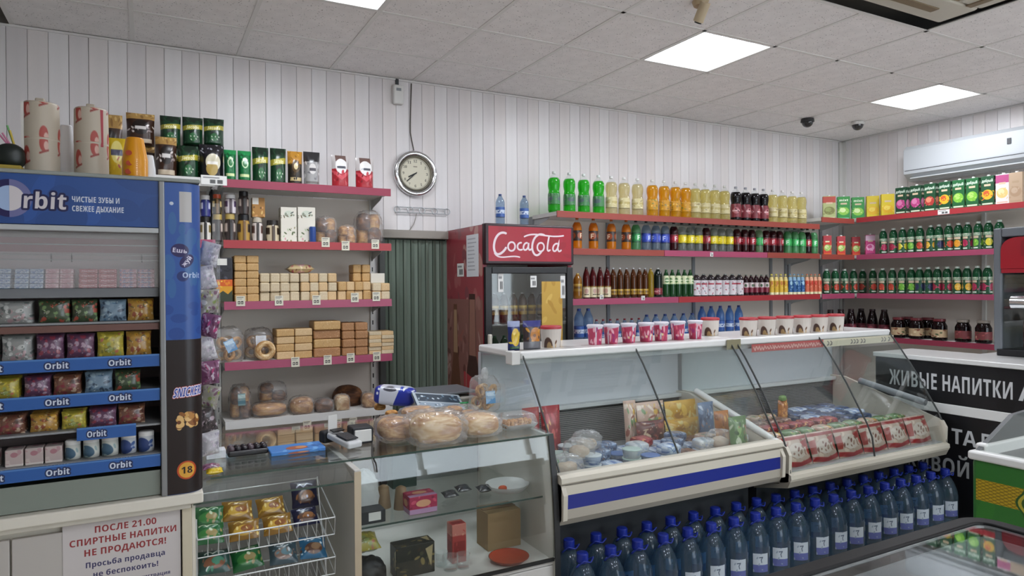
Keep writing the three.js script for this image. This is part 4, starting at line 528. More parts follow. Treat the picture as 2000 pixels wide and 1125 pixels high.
    c.fillStyle = '#b8461c'; c.beginPath(); c.ellipse(0.056 * k, Y(918), 33, 36, 0, 0, 7); c.fill(); c.fillStyle = '#d8a03a'; c.beginPath(); c.ellipse(0.056 * k, Y(918), 27, 30, 0, 0, 7); c.fill(); c.fillStyle = '#1d1110'; c.font = 'bold 36px sans-serif'; c.textAlign = 'center'; c.fillText('18', 0.056 * k, Y(918) + 13);
  });
  part(t, 'column_print', sg, std(0xffffff, 0.35, { map: colTex, side: THREE.DoubleSide }));
  // stepped shelves with lips
  const yAt = (py, z = OZ) => atZ(150, py, z).y;
  const shelf = (py, zf, zbk = -2.76) => { const y = yAt(py, zf); part(t, 'shelf', box(x0, 0.036, y - 0.006, y, zbk, zf - 0.004), std(0x8a8c8e, 0.4)); return y; };
  const lip = (py, key, a = x0, b = 0.034, z = OZ) => { const y = yAt(py, z); part(t, 'shelf_lip', onCell(box(a, b, y - 0.019, y + 0.019, z - 0.003, z + 0.004), key), M.print); };
  const y1s = shelf(563, OZ - 0.02), y2s = shelf(630, OZ - 0.01), y3s = shelf(703, OZ), y4s = shelf(772, OZ), y5s = shelf(841, OZ), y6s = shelf(902, OZ);
  lip(711, 'strip_blue'); lip(781, 'strip_blue'); lip(849, 'strip_blue_short', atZ(150, 849, OZ).x, atZ(266, 849, OZ).x); lip(916, 'strip_blue');
  part(t, 'shelf_lip', box(x0, 0.034, y2s - 0.028, y2s - 0.008, OZ - 0.013, OZ - 0.009), std(0x6a4a42, 0.5)); part(t, 'shelf_lip', box(x0, 0.034, y1s - 0.028, y1s, OZ - 0.023, OZ - 0.019), std(0x6f7276, 0.4));
  for (const py of [478, 498, 508]) part(t, 'wire_rail', rod([x0, yAt(py, OZ - 0.02), OZ - 0.02], [0.036, yAt(py, OZ - 0.02), OZ - 0.02], 0.0022), M.steel);
  for (const px of [100, 140, 277]) { const p = atZ(px, 495, OZ - 0.02); part(t, 'wire_divider', rod([p.x, yAt(512, OZ - 0.02), OZ - 0.02], [p.x, yAt(496, OZ - 0.02), OZ - 0.02], 0.002), M.darkGrey); }
  part(t, 'drawer_front', box(x0, 0.034, y0 + 0.004, yAt(938), OZ - 0.012, OZ - 0.008), phys(0xb9c2b8, 0.25, { transmission: 0.6, thickness: 0 })); part(t, 'drawer_box', box(x0 + 0.01, 0.03, y0 + 0.002, yAt(945), -2.7, OZ - 0.05), std(0x4d574c, 0.6));
  // goods: gum on the first shelf, packets below
  const gum = (a, b2, key, label) => { const p0 = atZ(a, 545, OZ - 0.04), p1 = atZ(b2, 545, OZ - 0.04), w = (p1.x - p0.x) / 2; for (let c = 0; c < 2; c++) for (let r = 0; r < 4; r++) single('gum_pack', label, 'gum', onCell(rbox(-w * 0.48, w * 0.48, 0, 0.0145, -0.035, 0.035, 0.003), key), M.print, [p0.x + w * (c + 0.5), y1s + r * 0.0148, OZ - 0.06 - r * 0.006], label + ', stacked'); };
  gum(28, 86, 'gum_blue', 'pale blue gum pack on the upper shelf of the sweets stand'); gum(88, 144, 'gum_pink', 'pale pink gum pack on the upper shelf of the sweets stand'); gum(153, 229, 'gum_red', 'red gum pack on the upper shelf of the sweets stand'); gum(232, 303, 'gum_navy', 'pink and navy gum pack beside the grey stand frame'); gum(-60, 22, 'gum_blue', 'white blue gum pack at the far end of the upper gum shelf');
  const rowN = ['second', 'third', 'fourth', 'fifth'];
  const rows = [[y2s, 586, [-75, -8, 62, 72, 136, 138, 190, 193, 247, 248, 301], ['sw_mix', 'sw_grey', 'sw_green', 'sw_green', 'sw_bluecard', 'sw_orange'], OZ - 0.03], [y3s, 652, [-70, 0, 62, 68, 124, 128, 184, 188, 242, 245, 296], ['sw_grey', 'sw_grey', 'sw_purple', 'sw_purple', 'sw_yellow', 'sw_orange'], OZ - 0.02], [y4s, 731, [-70, -15, 36, 44, 98, 102, 158, 164, 220, 223, 275], ['sw_brown', 'sw_yellow', 'sw_purple', 'sw_brown', 'sw_bluecard', 'sw_green'], OZ - 0.02], [y5s, 803, [-65, -8, 48, 56, 112, 118, 168, 172, 228, 230, 284], ['sw_mix', 'sw_brown', 'sw_orange', 'sw_yellow', 'sw_purple', 'sw_brown'], OZ - 0.02]];
  const colour = { sw_mix: 'multicoloured', sw_grey: 'silvery grey', sw_green: 'dark green', sw_bluecard: 'dull blue', sw_orange: 'orange brown', sw_purple: 'dark purple', sw_yellow: 'mustard yellow', sw_brown: 'reddish brown' };
  rows.forEach(([y, top, e, keys, z], r) => keys.forEach((key, i) => {
    const a = i ? e[i * 2 - 1] : e[0], b2 = i ? e[i * 2] : e[1] - 4, p0 = atZ(a, top, z), p1 = atZ(b2, top, z), h = yAt(top, z) - y;
    for (let d = 0; d < 3; d++) { const m = single('sweet_packet', colour[key] + ' sweet packet on the ' + rowN[r] + ' shelf of the sweets stand', 'packet', packet((p1.x - p0.x) * 0.97, h * rr(0.94, 1.02), 0.026, key, { seed: r * 9 + i + d }), M.printGloss, [(p0.x + p1.x) / 2, y + 0.001, z - d * 0.03 - 0.015], colour[key] + ' packets, ' + rowN[r] + ' shelf'); m.rotation.x = -0.12; }
  }));
  const cards = [-62, -30, 3, 38, 78, 122, 124, 160, 198, 236, 270], ce = [-32, 0, 10, 46, 86, 123];
  [[-34, -2], [0, 8], [10, 46], [49, 85], [88, 122]].forEach(([a, b2]) => { const p0 = atZ(a, 880, OZ - 0.03), p1 = atZ(b2, 880, OZ - 0.03); if (b2 - a < 20) return; single('gum_box', 'dusty pink gum box on the lowest shelf of the sweets stand', 'box', onCell(rbox((p0.x - p1.x) / 2, (p1.x - p0.x) / 2, 0, yAt(866, OZ - 0.03) - y6s, -0.05, 0.008, 0.003), 'gum_card'), M.print, [(p0.x + p1.x) / 2, y6s, OZ - 0.03], 'pink gum boxes'); });
  [[126, 158], [162, 195], [198, 232], [236, 267], [270, 302]].forEach(([a, b2], i) => { const p0 = atZ(a, 880, OZ - 0.04), p1 = atZ(b2, 880, OZ - 0.04), R = (p1.x - p0.x) / 2, h = yAt(858 - i, OZ - 0.04) - y6s; const q = thing('gum_tub', i < 3 ? 'white gum tub with teal label on the lowest shelf' : 'white gum tub with navy label on the lowest shelf', 'tub', [(p0.x + p1.x) / 2, y6s, OZ - 0.045], i < 3 ? 'teal gum tubs' : 'navy gum tubs'); part(q, 'tub_body', onCell(lathe([[0.001, 0], [R * 0.95, 0.002], [R, h * 0.3], [R * 0.95, h * 0.78]], 18).rotateY(-2.2), i < 3 ? 'gum_tub' : 'gum_tub_blue'), M.print); part(q, 'lid', lathe([[R * 0.97, h * 0.78], [R * 0.97, h * 0.94], [R * 0.8, h], [0.001, h]], 18), M.white); });
}
// ---------- on top of the sweets stand ----------
{
  const y = 1.9445, z = -2.56;
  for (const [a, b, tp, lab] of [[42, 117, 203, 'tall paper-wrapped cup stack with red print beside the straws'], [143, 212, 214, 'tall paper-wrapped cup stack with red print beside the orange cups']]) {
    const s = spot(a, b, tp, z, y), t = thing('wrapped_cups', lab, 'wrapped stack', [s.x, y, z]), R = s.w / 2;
    const g = lathe([[0.001, 0], [R * 0.97, 0], [R, 0.01], [R * 0.99, s.h * 0.48], [R * 1.01, s.h * 0.52], [R * 0.98, s.h - 0.006], [R * 0.9, s.h], [0.001, s.h]], 24);
    part(t, 'wrapping', onCell(g.rotateY(-2.4), 'wrap_paper'), M.print); part(t, 'paper_fold', rbox(-R * 0.25, R * 0.25, s.h - 0.001, s.h + 0.012, -R * 0.6, R * 0.6, 0.004), mat(0xb0a594));
    if (a === 143) part(t, 'red_tape', box(R * 0.55, R * 0.72, s.h * 0.45, s.h * 0.97, R * 0.76, R * 0.8), mat(0xb04a54)); else part(t, 'painted_highlight', box(-R * 0.97, -R * 0.82, 0.01, s.h * 0.98, R * 0.22, R * 0.6), mat(0xd6d2cc));  // first stack: pale strip paints the highlight down its rounded edge
  }
  const cupStack = (a, b, tp, zz, col, lab, name, dots) => { const s = spot(a, b, tp, zz, y), t = thing(name, lab, 'cups', [s.x, y, zz]), R = s.w / 2, n = 9; for (let i = 0; i < n; i++) { const h0 = s.h * 0.45 * i / n; part(t, 'cup', lathe([[R, h0], [R * 0.99, h0 + 0.006], [R * (0.68 + 0.0 * i), h0 + s.h * 0.53], [R * 0.62, h0 + s.h * 0.55], [0.001, h0 + s.h * 0.55]], 22), col); } if (dots) for (const [dx, dy] of [[-0.45, 0.62], [-0.42, 0.36], [-0.5, 0.14]]) part(t, 'print_dot', new THREE.CircleGeometry(0.009, 14), mat(0xa83c1c), [dx * R, dy * s.h * 0.9, R * 0.93]).rotation.x = -0.25; return t; };
  cupStack(237, 289, 266, -2.47, phys(0xe0960f, 0.35, { clearcoat: 0.3 }), 'upturned stack of orange-yellow plastic cups at the stand edge', 'orange_cups', true);
  cupStack(277, 304, 301, -2.58, phys(0xdedfe0, 0.35, {}), 'upturned stack of small white plastic cups behind the orange cups', 'white_cups'); cupStack(112, 147, 239, -2.66, phys(0xe4e6e8, 0.35, {}), 'tall upturned stack of white plastic cups between the paper-wrapped stacks', 'white_cups');
  const s = spot(216, 240, 270, -2.68, y); single('snack_packet', 'yellow snack packet peeking out beside the orange cups', 'packet', packet(s.w * 1.6, s.h, 0.04, 'snack_yellow', { stand: true, seed: 21 }), M.printGloss, [s.x, y, -2.68]);
  const q = spot(300, 322, 292, -2.69, y); const bp = spot(206, 226, 224, -2.72, y); single('coffee_pouch', 'brown pouch behind the second paper-wrapped cup stack', 'packet', packet(0.07, bp.h, 0.04, 'coffee_brown', { stand: true, seed: 23 }), M.printGloss, [bp.x, y, -2.72]);
  const c = atZ(22, 300, -2.5), h = thing('straw_holder', 'black holder of green and pink drinking straws on a yellow tray', 'straw holder', [c.x - 0.005, y + 0.02, -2.52]);
  part(h, 'holder', lump(0.075, 0.07, 0.07, { seed: 4, amp: 0.04, flat: 0.8 }), mat(0x17201d, 0.4)); [[0.012, 0.115, 0x6fae6a], [0.02, 0.1, 0xc9b24a], [0.0, 0.09, 0xc07a96], [-0.008, 0.085, 0xb86a8a]].forEach(([dx, l, col], i) => part(h, 'straw', rod([0.018, 0.035, 0.0], [0.018 + (dx - 0.04) * 0.9, l + 0.01, 0.004 * i], 0.003), mat(col)));
  single('yellow_tray', 'flat yellow tray under the straw holder', 'tray', rbox(-0.09, 0.03, 0, 0.019, -0.06, 0.06, 0.005), mat(0xa8923a), [c.x, y, -2.52]);
}
// ---------- bags on the clip strip beside the stand ----------
{
  const x = 0.222, z = -2.66; single('clip_strip', 'long clear clip strip hung with snack bags beside the blue stand', 'strip', box(x - 0.012, x + 0.012, 0.95, 1.9, z - 0.004, z - 0.0015), M.clear);
  const keys = ['hang_white', 'hang_white', 'hang_mix', 'hang_purple', 'hang_white', 'hang_purple', 'hang_mix', 'hang_dark', 'hang_white'], words = ['silver white', 'silver white', 'greenish grey', 'purple and white', 'silver white', 'purple and white', 'greenish grey', 'dark grey', 'silver white'];
  keys.forEach((k, i) => { const py = 470 + i * 46, p = atZ(406, py + 26, z), h = 0.084; const m = single('hanging_bag', words[i] + ' snack bag hanging on the clip strip beside the stand', 'packet', packet(0.066, h, 0.034, k, { seed: 31 + i, wrinkle: 1.6 }), M.printGloss, [p.x + (i % 3 - 1) * 0.006, p.y - h / 2, z + 0.018 + (i % 2) * 0.004], words[i] + ' bags on the clip strip'); m.rotation.set(0.1, 0.35 * (i % 3 - 1), 0.22 * ((i * 2) % 3 - 1)); });
}
// ---------- cabinet under the stand ----------
{
  const t = thing('white_cabinet', 'white cabinet under the sweets stand with a printed notice on its door', 'cabinet'), zf = -2.45;
  part(t, 'body', box(-1.1, 0.09, 0.08, 0.885, -2.95, zf - 0.02), M.ivory); part(t, 'plinth', box(-1.1, 0.1, 0, 0.08, -2.93, zf - 0.06), M.darkGrey);
  part(t, 'worktop', rbox(-1.1, 0.12, 0.889, 0.908, -2.97, zf + 0.03, 0.004), M.ivory); part(t, 'side_post', rbox(0.094, 0.123, 0, 0.886, -2.95, zf + 0.012, 0.003), std(0xc9c0a8, 0.5));
  part(t, 'door', rbox(-0.355, 0.09, 0.1, 0.865, zf - 0.018, zf, 0.003), std(0xb7b2ac, 0.45)); part(t, 'door', rbox(-1.09, -0.36, 0.1, 0.865, zf - 0.018, zf, 0.003), std(0xb7b2ac, 0.45));
  const tex = canvasTex(640, 900, (g) => { g.f('#c6c0be').t('ПОСЛЕ 21.00', 0.52, 0.07, 0.062, '#8c2a2c', { max: 0.56 }).t('СПИРТНЫЕ НАПИТКИ', 0.51, 0.145, 0.062, '#8c2a2c', { max: 0.92 }).t('НЕ ПРОДАЮТСЯ!', 0.52, 0.222, 0.062, '#8c2a2c', { max: 0.74 }).t('Просьба продавца', 0.52, 0.305, 0.052, '#33305a', { max: 0.76 }).t('не беспокоить!', 0.52, 0.375, 0.052, '#33305a', { max: 0.6 }).t('Администрация', 0.7, 0.45, 0.036, '#33305a', { max: 0.44 }); });
  const a = atZ(122, 1028, zf), b = atZ(352, 990, zf), w = b.x - a.x;
  single('notice', 'white printed notice with red Cyrillic lettering taped to the cabinet door', 'sign', new THREE.BoxGeometry(w, w * 1.41, 0.0012), std(0xffffff, 0.6, { map: tex }), [(a.x + b.x) / 2, b.y - w * 0.705, zf + 0.0015]);
}
// ---------- glass counters ----------
const CY = 0.93;
{ // low counter with wire baskets
  const t = thing('glass_counter', 'low glass-topped counter with wire baskets of cakes beside the white cabinet', 'counter');
  part(t, 'glass_top', box(0.128, 0.655, CY - 0.006, CY, -3.05, -2.59), M.glass); const gl = sheet(0.128, 0.655, [[-2.59, CY - 0.006], [-2.45, CY - 0.04]], 0.005);
  part(t, 'front_glass', gl, M.glass); part(t, 'glass_edge', box(0.128, 0.655, CY - 0.041, CY - 0.0345, -2.4495, -2.447), M.glassEdge);
  part(t, 'side_panel', box(0.125, 0.135, 0, CY - 0.045, -3.05, -2.47), M.ivory); part(t, 'partition', rbox(0.662, 0.686, 0, CY - 0.0035, -3.05, -2.466, 0.003), std(0xc6c4be, 0.45)); part(t, 'partition_edge', box(0.6615, 0.6865, 0, CY - 0.01, -2.4655, -2.464), std(0xbfb096, 0.5));
  part(t, 'back_panel', box(0.136, 0.661, 0, CY - 0.01, -3.05, -3.04), std(0x9b9c9a, 0.5)); part(t, 'bottom_panel', box(0.136, 0.661, 0.1, 0.12, -3.04, -2.48), M.ivory); part(t, 'kick_panel', box(0.136, 0.661, 0, 0.1, -2.52, -2.5), M.lightGrey);
  const bx0 = 0.142, bx1 = 0.60;
  [[0.755, 0.69], [0.61, 0.545], [0.46, 0.395]].forEach(([yt, yb]) => {
    const bt = part(t, 'wire_basket', merge([rod([bx0, yt, -2.505], [bx1, yt, -2.505], 0.0028), rod([bx0, yb, -2.515], [bx1, yb, -2.515], 0.0022), rod([bx0, yt + 0.07, -2.8], [bx1, yt + 0.07, -2.8], 0.0028), rod([bx0, yt, -2.505], [bx0, yt + 0.07, -2.8], 0.0028), rod([bx1, yt, -2.505], [bx1, yt + 0.07, -2.8], 0.0028)]), M.wire);
    for (let i = 0; i <= 14; i++) { const x = bx0 + (bx1 - bx0) * i / 14; part(bt, 'wire', merge([rod([x, yt, -2.505], [x, yb, -2.515], 0.0015, 5), rod([x, yb, -2.515], [x, yb + 0.07, -2.8], 0.0015, 5)]), M.wire); }
  });
  part(t, 'wire_post', rod([bx1 + 0.004, 0.12, -2.505], [bx1 - 0.03, 0.87, -2.66], 0.003), M.wire); part(t, 'wire_post', rod([bx0 - 0.002, 0.12, -2.505], [bx0 - 0.002, 0.82, -2.52], 0.003), M.wire);
  // cakes in the baskets
  const cakePack = (px, py, z, key, word, w = 0.1, h = 0.075, tip = -0.9, base) => { const p = atZ(px, py, z); const m = single('cake_packet', word, 'packet', packet(w, h, 0.035, key, { seed: Math.round(px) }), M.printGloss, [p.x, p.y - h * 0.28, z - 0.01]); m.rotation.set(tip, rr(-0.1, 0.1), rr(-0.08, 0.08)); return m; };
  cakePack(407, 1020, -2.62, 'ck_green', 'dark green cake packet at the back of the top basket', 0.1, 0.09); cakePack(408, 1052, -2.54, 'ck_green', 'dark green cake packet behind the top basket rail', 0.1, 0.08); cakePack(466, 1006, -2.64, 'ck_yellow', 'golden roll packet beside the green packet in the top basket', 0.105, 0.085); cakePack(533, 998, -2.64, 'ck_yellow', 'golden roll packet beside the navy packet in the top basket', 0.1, 0.085); cakePack(478, 1044, -2.55, 'ck_yellow', 'golden roll packet at the middle of the top basket rail', 0.105, 0.08); cakePack(545, 1032, -2.55, 'ck_yellow', 'golden roll packet at the rail before the navy packet', 0.1, 0.08);
  cakePack(598, 978, -2.68, 'ck_navy', 'navy cake packet with brown cake standing high in the top basket', 0.1, 0.1, -0.5); cakePack(601, 1016, -2.58, 'ck_navy', 'navy cake packet lying low in the top basket', 0.095, 0.075);
  cakePack(420, 1108, -2.57, 'ck_teal', 'teal green cake packet in the second basket beside the cabinet', 0.105, 0.09); cakePack(487, 1100, -2.57, 'ck_green', 'green and brown cake packet in the middle of the second basket', 0.105, 0.09); cakePack(556, 1090, -2.57, 'ck_grey', 'grey blue cake packet in the second basket', 0.1, 0.09); cakePack(614, 1079, -2.57, 'ck_blue', 'bright blue cake packet in the second basket beside the partition', 0.098, 0.09);
}
{ // display counter with bowed front glass
  const x0 = 0.69, x1 = 1.585, t = thing('display_counter', 'glass display counter with white end panel topped with bagged bread', 'counter');
  part(t, 'glass_top', box(0.19, x1, CY + 0.001, CY + 0.008, -3.33, -2.585), M.glass); part(t, 'glass_edge', box(0.19, x1, CY + 0.001, CY + 0.008, -2.5845, -2.5825), M.glassEdge);
  const line = [[-2.6, CY - 0.005], [-2.585, 0.86], [-2.57, 0.76], [-2.557, 0.64], [-2.55, 0.52], [-2.55, 0.405]];
  part(t, 'front_glass', sheet(x0, x1 - 0.022, line, 0.005), M.glass);
  part(t, 'end_panel', along(x1 - 0.022, x1 - 0.002, [[-3.32, 0], [-3.32, CY], [-2.605, CY], ...line.slice(1).map(([z, y]) => [z - 0.004, y]), [-2.54, 0.39], [-2.54, 0]]), std(0xc9c8c0, 0.45)); part(t, 'end_trim', sheet(x1 - 0.024, x1 + 0.002, [[-2.59, CY], [-2.578, 0.86], [-2.562, 0.76], [-2.549, 0.64], [-2.542, 0.52], [-2.538, 0.39], [-2.536, 0.0]], 0.006), mat(0x2a2b2c, 0.45));
  part(t, 'back_panel', box(x0, x1 - 0.022, 0.02, 0.6, -3.32, -3.305), M.white); part(t, 'sliding_back', box(x0 + 0.45, x1 - 0.03, 0.6, CY - 0.01, -3.318, -3.312), phys(0xc3c8c8, 0.2, { transmission: 0.6, thickness: 0 }));
  part(t, 'floor_panel', box(x0, x1 - 0.022, 0.37, 0.388, -3.305, -2.56), M.white); part(t, 'kick_front', rbox(x0, x1 - 0.022, 0.02, 0.366, -2.58, -2.556, 0.004), M.white); part(t, 'bottom_seam', box(x0, x1 - 0.02, 0.388, 0.402, -2.556, -2.546), mat(0x232424));
  part(t, 'glass_shelf', box(x0, x1 - 0.024, 0.643, 0.65, -3.2, -2.64), M.glass); part(t, 'shelf_edge', box(x0, x1 - 0.024, 0.643, 0.65, -2.6395, -2.638), M.glassEdge);
  // goods inside
  const gs = 0.651, gf = 0.389;
  const onY = (px, py, y) => atY(px, py, y);
  let p = onY(720, 972, gs); single('plastic_bag', 'crumpled grey plastic bag on the counter glass shelf by the partition', 'bag', lump(0.11, 0.17, 0.1, { seed: 2, crumple: 0.35, amp2: 0.08, freq: 2.4 }), M.filmDull, [0.79, gs, -2.8]);
  for (const [x, z, l] of [[0.885, -2.83, 'brown paper cone cup on the glass shelf beside the grey bag'], [0.945, -2.78, 'brown paper cone cup on the glass shelf closest to the pink box']]) single('paper_cone', l, 'cup', lathe([[0.001, 0], [0.032, 0.002], [0.022, 0.09], [0.008, 0.098], [0.001, 0.098]], 18), mat(0x8c7458), [x, gs, z]);
  p = atZ(735, 985, -2.7); const cb = thing('card_box', 'black open box of cards on the glass shelf', 'box', [0.78, gs, -2.7]); part(cb, 'box_body', rbox(-0.08, 0.06, 0, 0.05, -0.04, 0.04, 0.003), mat(0x222427)); part(cb, 'white_card', box(-0.01, 0.04, 0.012, 0.045, 0.0405, 0.0415), M.white);
  p = atZ(820, 1000, -2.72); single('pink_box', 'crimson and lilac sweet box on the glass shelf', 'box', onCell(rbox(-0.062, 0.062, 0, 0.075, -0.045, 0.045, 0.004), 'pinkbox'), M.print, [p.x, gs, -2.72]);
  for (let i = 0; i < 4; i++) single('grey_pack', 'small dark grey packet lying on the glass shelf behind the pink box', 'packet', packet(0.07, 0.05, 0.024, 'jacket_bag', { seed: 60 + i }).rotateX(-1.35).translate(0, 0.012, 0.02), M.printGloss, [1.1 + i * 0.085, gs, -2.86 + (i % 2) * 0.05], 'grey packets on the glass shelf');
  p = atZ(995, 965, -2.78); const tr = thing('clear_tray', 'clear plastic tray with an orange item on the glass shelf', 'tray', [p.x, gs, -2.8]); part(tr, 'tray', lathe([[0.001, 0.002], [0.075, 0.002], [0.1, 0.03], [0.104, 0.03], [0.078, 0], [0.001, 0]], 24), M.filmDull); part(tr, 'orange_item', lump(0.04, 0.02, 0.03, { seed: 5 }), mat(0xc0522c), [-0.03, 0.004, 0.01]);
  const dark = thing('scenic_box', 'dark picture box with leafy print on the counter floor', 'box', [0.98, gf, -2.74]); part(dark, 'box_body', onCell(rbox(-0.085, 0.085, 0, 0.13, -0.04, 0.04, 0.003), 'aquarium'), M.print);
  for (const [x, z, l] of [[0.775, -2.68, 'black folded bag beside the partition on the counter floor']]) { const b = thing('black_bag', l, 'bag', [x, gf, z]); part(b, 'bag_body', lump(0.12, 0.12, 0.12, { seed: 11, crumple: 0.25 }), mat(0x17181a, 0.45)); part(b, 'white_label', box(-0.03, 0.03, 0.03, 0.06, 0.058, 0.0595), M.white); }
  single('snack_bag', 'grey snack bag with yellow print lying on the black folded bag', 'bag', packet(0.11, 0.1, 0.06, 'sw_yellow', { seed: 12 }).rotateX(-1.2).translate(0, 0.03, 0.03), M.printGloss, [0.775, gf + 0.118, -2.72]);
  p = atZ(892, 1072, -2.76); single('red_carton', 'slim red carton standing on the counter floor', 'carton', onCell(rbox(-0.034, 0.034, 0, 0.17, -0.03, 0.03, 0.004), 'redbox'), M.print, [p.x, gf, -2.76]); p = atZ(978, 1080, -2.82); { const b = thing('cardboard_box', 'plain brown cardboard box in the display counter', 'box', [p.x, gf, -2.84]); part(b, 'box_body', rbox(-0.085, 0.085, 0, 0.17, -0.06, 0.06, 0.002), std(0x9a7f58, 0.8)); part(b, 'flap', box(-0.083, 0.083, 0.171, 0.174, -0.06, 0.02).rotateX(-0.05), std(0x7a5d3c, 0.8)); }
  p = onY(994, 1094, gf); { const b = thing('orange_dish', 'round orange plastic dish in front of the cardboard box', 'dish', [p.x, gf, p.z]); part(b, 'dish', lathe([[0.001, 0.006], [0.062, 0.006], [0.086, 0.02], [0.09, 0.02], [0.066, 0], [0.001, 0]], 30), mat(0xb23f22, 0.4)); }
  for (const [px, py, r] of [[880, 1112, 0.03], [862, 1104, 0.026], [905, 1108, 0.026]]) { p = onY(px, py, gf); const b = thing('glass_tumbler', 'small clear glass on the counter floor before the red carton', 'glass', [p.x, gf, p.z], 'clear glasses in the counter'); part(b, 'tumbler', lathe([[0.001, 0.003], [r, 0.003], [r * 1.15, 0.06], [r * 1.1, 0.06], [r * 0.93, 0.007], [0.001, 0.007]], 20), M.clear); part(b, 'tumbler_foot', cyl(r, r, 0.003, 20), M.clear); }
  single('green_box', 'dark green box standing behind the counter back panel', 'box', rbox(-0.06, 0.06, 0, 0.2, -0.04, 0.04, 0.004), mat(0x2c3f37), [1.06, gs, -3.1]);
}
// ---------- on the counters ----------
{
  const y = CY + 0.0085, P = (px, py) => atY(px, py, y);
  const lay = (px0, px1, pyBase, hpx, d, kind, label, o) => { const c = P((px0 + px1) / 2, pyBase - hpx * 0.2), a = atZ(px0, pyBase, c.z), b = atZ(px1, pyBase, c.z), h = hpx / 1333 * (-c.z * 0.88 + c.x * 0.47) * 0.9; return bagged([c.x, y, c.z], b.x - a.x, h, d, kind, label, o); };
  lay(738, 806, 866, 48, 0.2, 'loaf', 'flat round loaf in film beside the card terminal', { m: C_tan, flat: 0.9 }); lay(800, 900, 872, 62, 0.22, 'loaf', 'largest bagged loaf on the counter in crumpled shiny film', { m: C_pale, flat: 0.8, crumple: 0.3 }); lay(900, 972, 856, 46, 0.17, 'loaf', 'oblong pale loaf in film beside the nut tray', { m: C_pale, flat: 0.9 });
  { const c = P(1010, 835), t = thing('nut_tray', 'clear clamshell tray of brown nuts at the counter end', 'tray', [c.x, y, c.z], undefined, 0.0); part(t, 'tray_base', lathe([[0.001, 0.002], [0.07, 0.002], [0.092, 0.024], [0.096, 0.024], [0.074, 0], [0.001, 0]], 4).rotateY(Math.PI / 4).scale(1.15, 1, 0.9), M.filmDull); for (let i = 0; i < 24; i++) part(t, 'nut', lump(0.026, 0.02, 0.02, { seed: i % 4, seg: 10, rings: 7 }), i % 3 ? C_gold : C_tan, [-0.055 + (i % 6) * 0.022 + rr(-0.003, 0.003), 0.004 + Math.floor(i / 12) * 0.016, -0.024 + (Math.floor(i / 6) % 2) * 0.03 + rr(-0.004, 0.004) + 0.008]).rotation.y = i; part(t, 'tray_lid', lathe([[0.094, 0.025], [0.08, 0.066], [0.06, 0.07], [0.001, 0.07]], 4).rotateY(Math.PI / 4).scale(1.15, 1, 0.9), M.film); }
  { const c = P(770, 803), t = thing('kitchen_roll_pack', 'white and blue packet of paper rolls lying on the counter', 'packet', [c.x, y + 0.03, c.z], undefined, -0.5); part(t, 'pack_body', onCell(planarUV(lump(0.21, 0.095, 0.12, { e: 0.4, amp: 0.03, amp2: 0.02, flat: 0.95, seed: 6 })).rotateZ(-0.1).translate(0, 0.008, 0), 'roll_blue'), M.printGloss); }
  for (const [px, py, w, l] of [[742, 800, 0.06, 'small gold bun under the blue and white packet'], [765, 814, 0.065, 'small gold bun in front of the blue and white packet']]) { const c = P(px, py); single('bun', l, 'bread', lump(w, 0.034, w * 0.9, { seed: px }), C_gold, [c.x, y, c.z]); }
  for (const [a, b, py, l] of [[783, 850, 822, 'bag of flat bread behind the largest bagged loaf'], [865, 932, 820, 'bag of small buns in front of the scale']]) lay(a, b, py, 26, 0.12, a === 783 ? 'loaf' : 'rolls', l, { m: C_gold, n: 3, flat: 0.9 });
  { const c = P(868, 800), t = thing('weighing_scale', 'electronic shop scale with grey pan and slanted keypad on the counter', 'scale', [c.x + 0.035, y, c.z - 0.12]);
    part(t, 'body', rbox(-0.15, 0.15, 0.004, 0.06, -0.14, 0.14, 0.012), std(0xa6a39a, 0.5)); part(t, 'pan', rbox(-0.16, 0.16, 0.075, 0.088, -0.15, 0.12, 0.006), std(0x74777c, 0.35, { metalness: 0.4 })); part(t, 'pan_stem', cyl(0.03, 0.03, 0.016, 14).translate(0, 0.06, 0), M.darkGrey);
    const f = part(t, 'keypad', onCell(rbox(-0.14, 0.14, -0.004, 0.012, -0.055, 0.055, 0.004), 'scale_face'), M.print, [-0.09, 0.052, 0.17]); f.rotation.set(0.6, 0, -0.18); for (const x of [-0.12, 0.12]) part(t, 'foot', cyl(0.012, 0.012, 0.004, 10).translate(x, 0, 0.1), M.black); }
  { const c = P(826, 797); single('red_packet', 'small red packet between the paper rolls and the scale', 'packet', packet(0.06, 0.05, 0.03, 'dl_red', { seed: 3 }), M.printGloss, [c.x, y, c.z - 0.02]); const e = P(905, 800); single('green_packet', 'small green packet lying before the scale', 'packet', packet(0.06, 0.04, 0.025, 'pack_green', { seed: 5 }), M.printGloss, [e.x, y, e.z]); }
  lay(922, 972, 815, 74, 0.13, 'rings', 'tall upright bag of bread rings with sky blue card beside the scale', { card: 'label_sky', n: 6, knot: true, cy: 0.42, name: 'bagged_rings' });
  // card terminal and its cable, small goods on the left glass
  { const c = P(672, 872), t = thing('card_terminal', 'black and white card terminal with paper slip on the counter glass', 'card terminal', [c.x, y, c.z], undefined, 0.35); part(t, 'body', rbox(-0.035, 0.035, 0.003, 0.03, -0.08, 0.08, 0.01).rotateX(0.15).translate(0, 0.012, 0), std(0xc9cbcc, 0.4)); part(t, 'keypad', onCell(box(-0.028, 0.028, 0.0, 0.004, -0.03, 0.05).rotateX(0.15).translate(0, 0.045, 0.01), 'pos_keys'), M.print); part(t, 'screen', box(-0.026, 0.026, 0, 0.004, -0.065, -0.035).rotateX(0.15).translate(0, 0.052, 0), M.black); part(t, 'paper_slip', box(-0.022, 0.022, 0.04, 0.12, -0.082, -0.0808), M.white); part(t, 'printer', rbox(-0.04, 0.04, 0.003, 0.055, -0.13, -0.084, 0.012), mat(0x1d1f22)); }
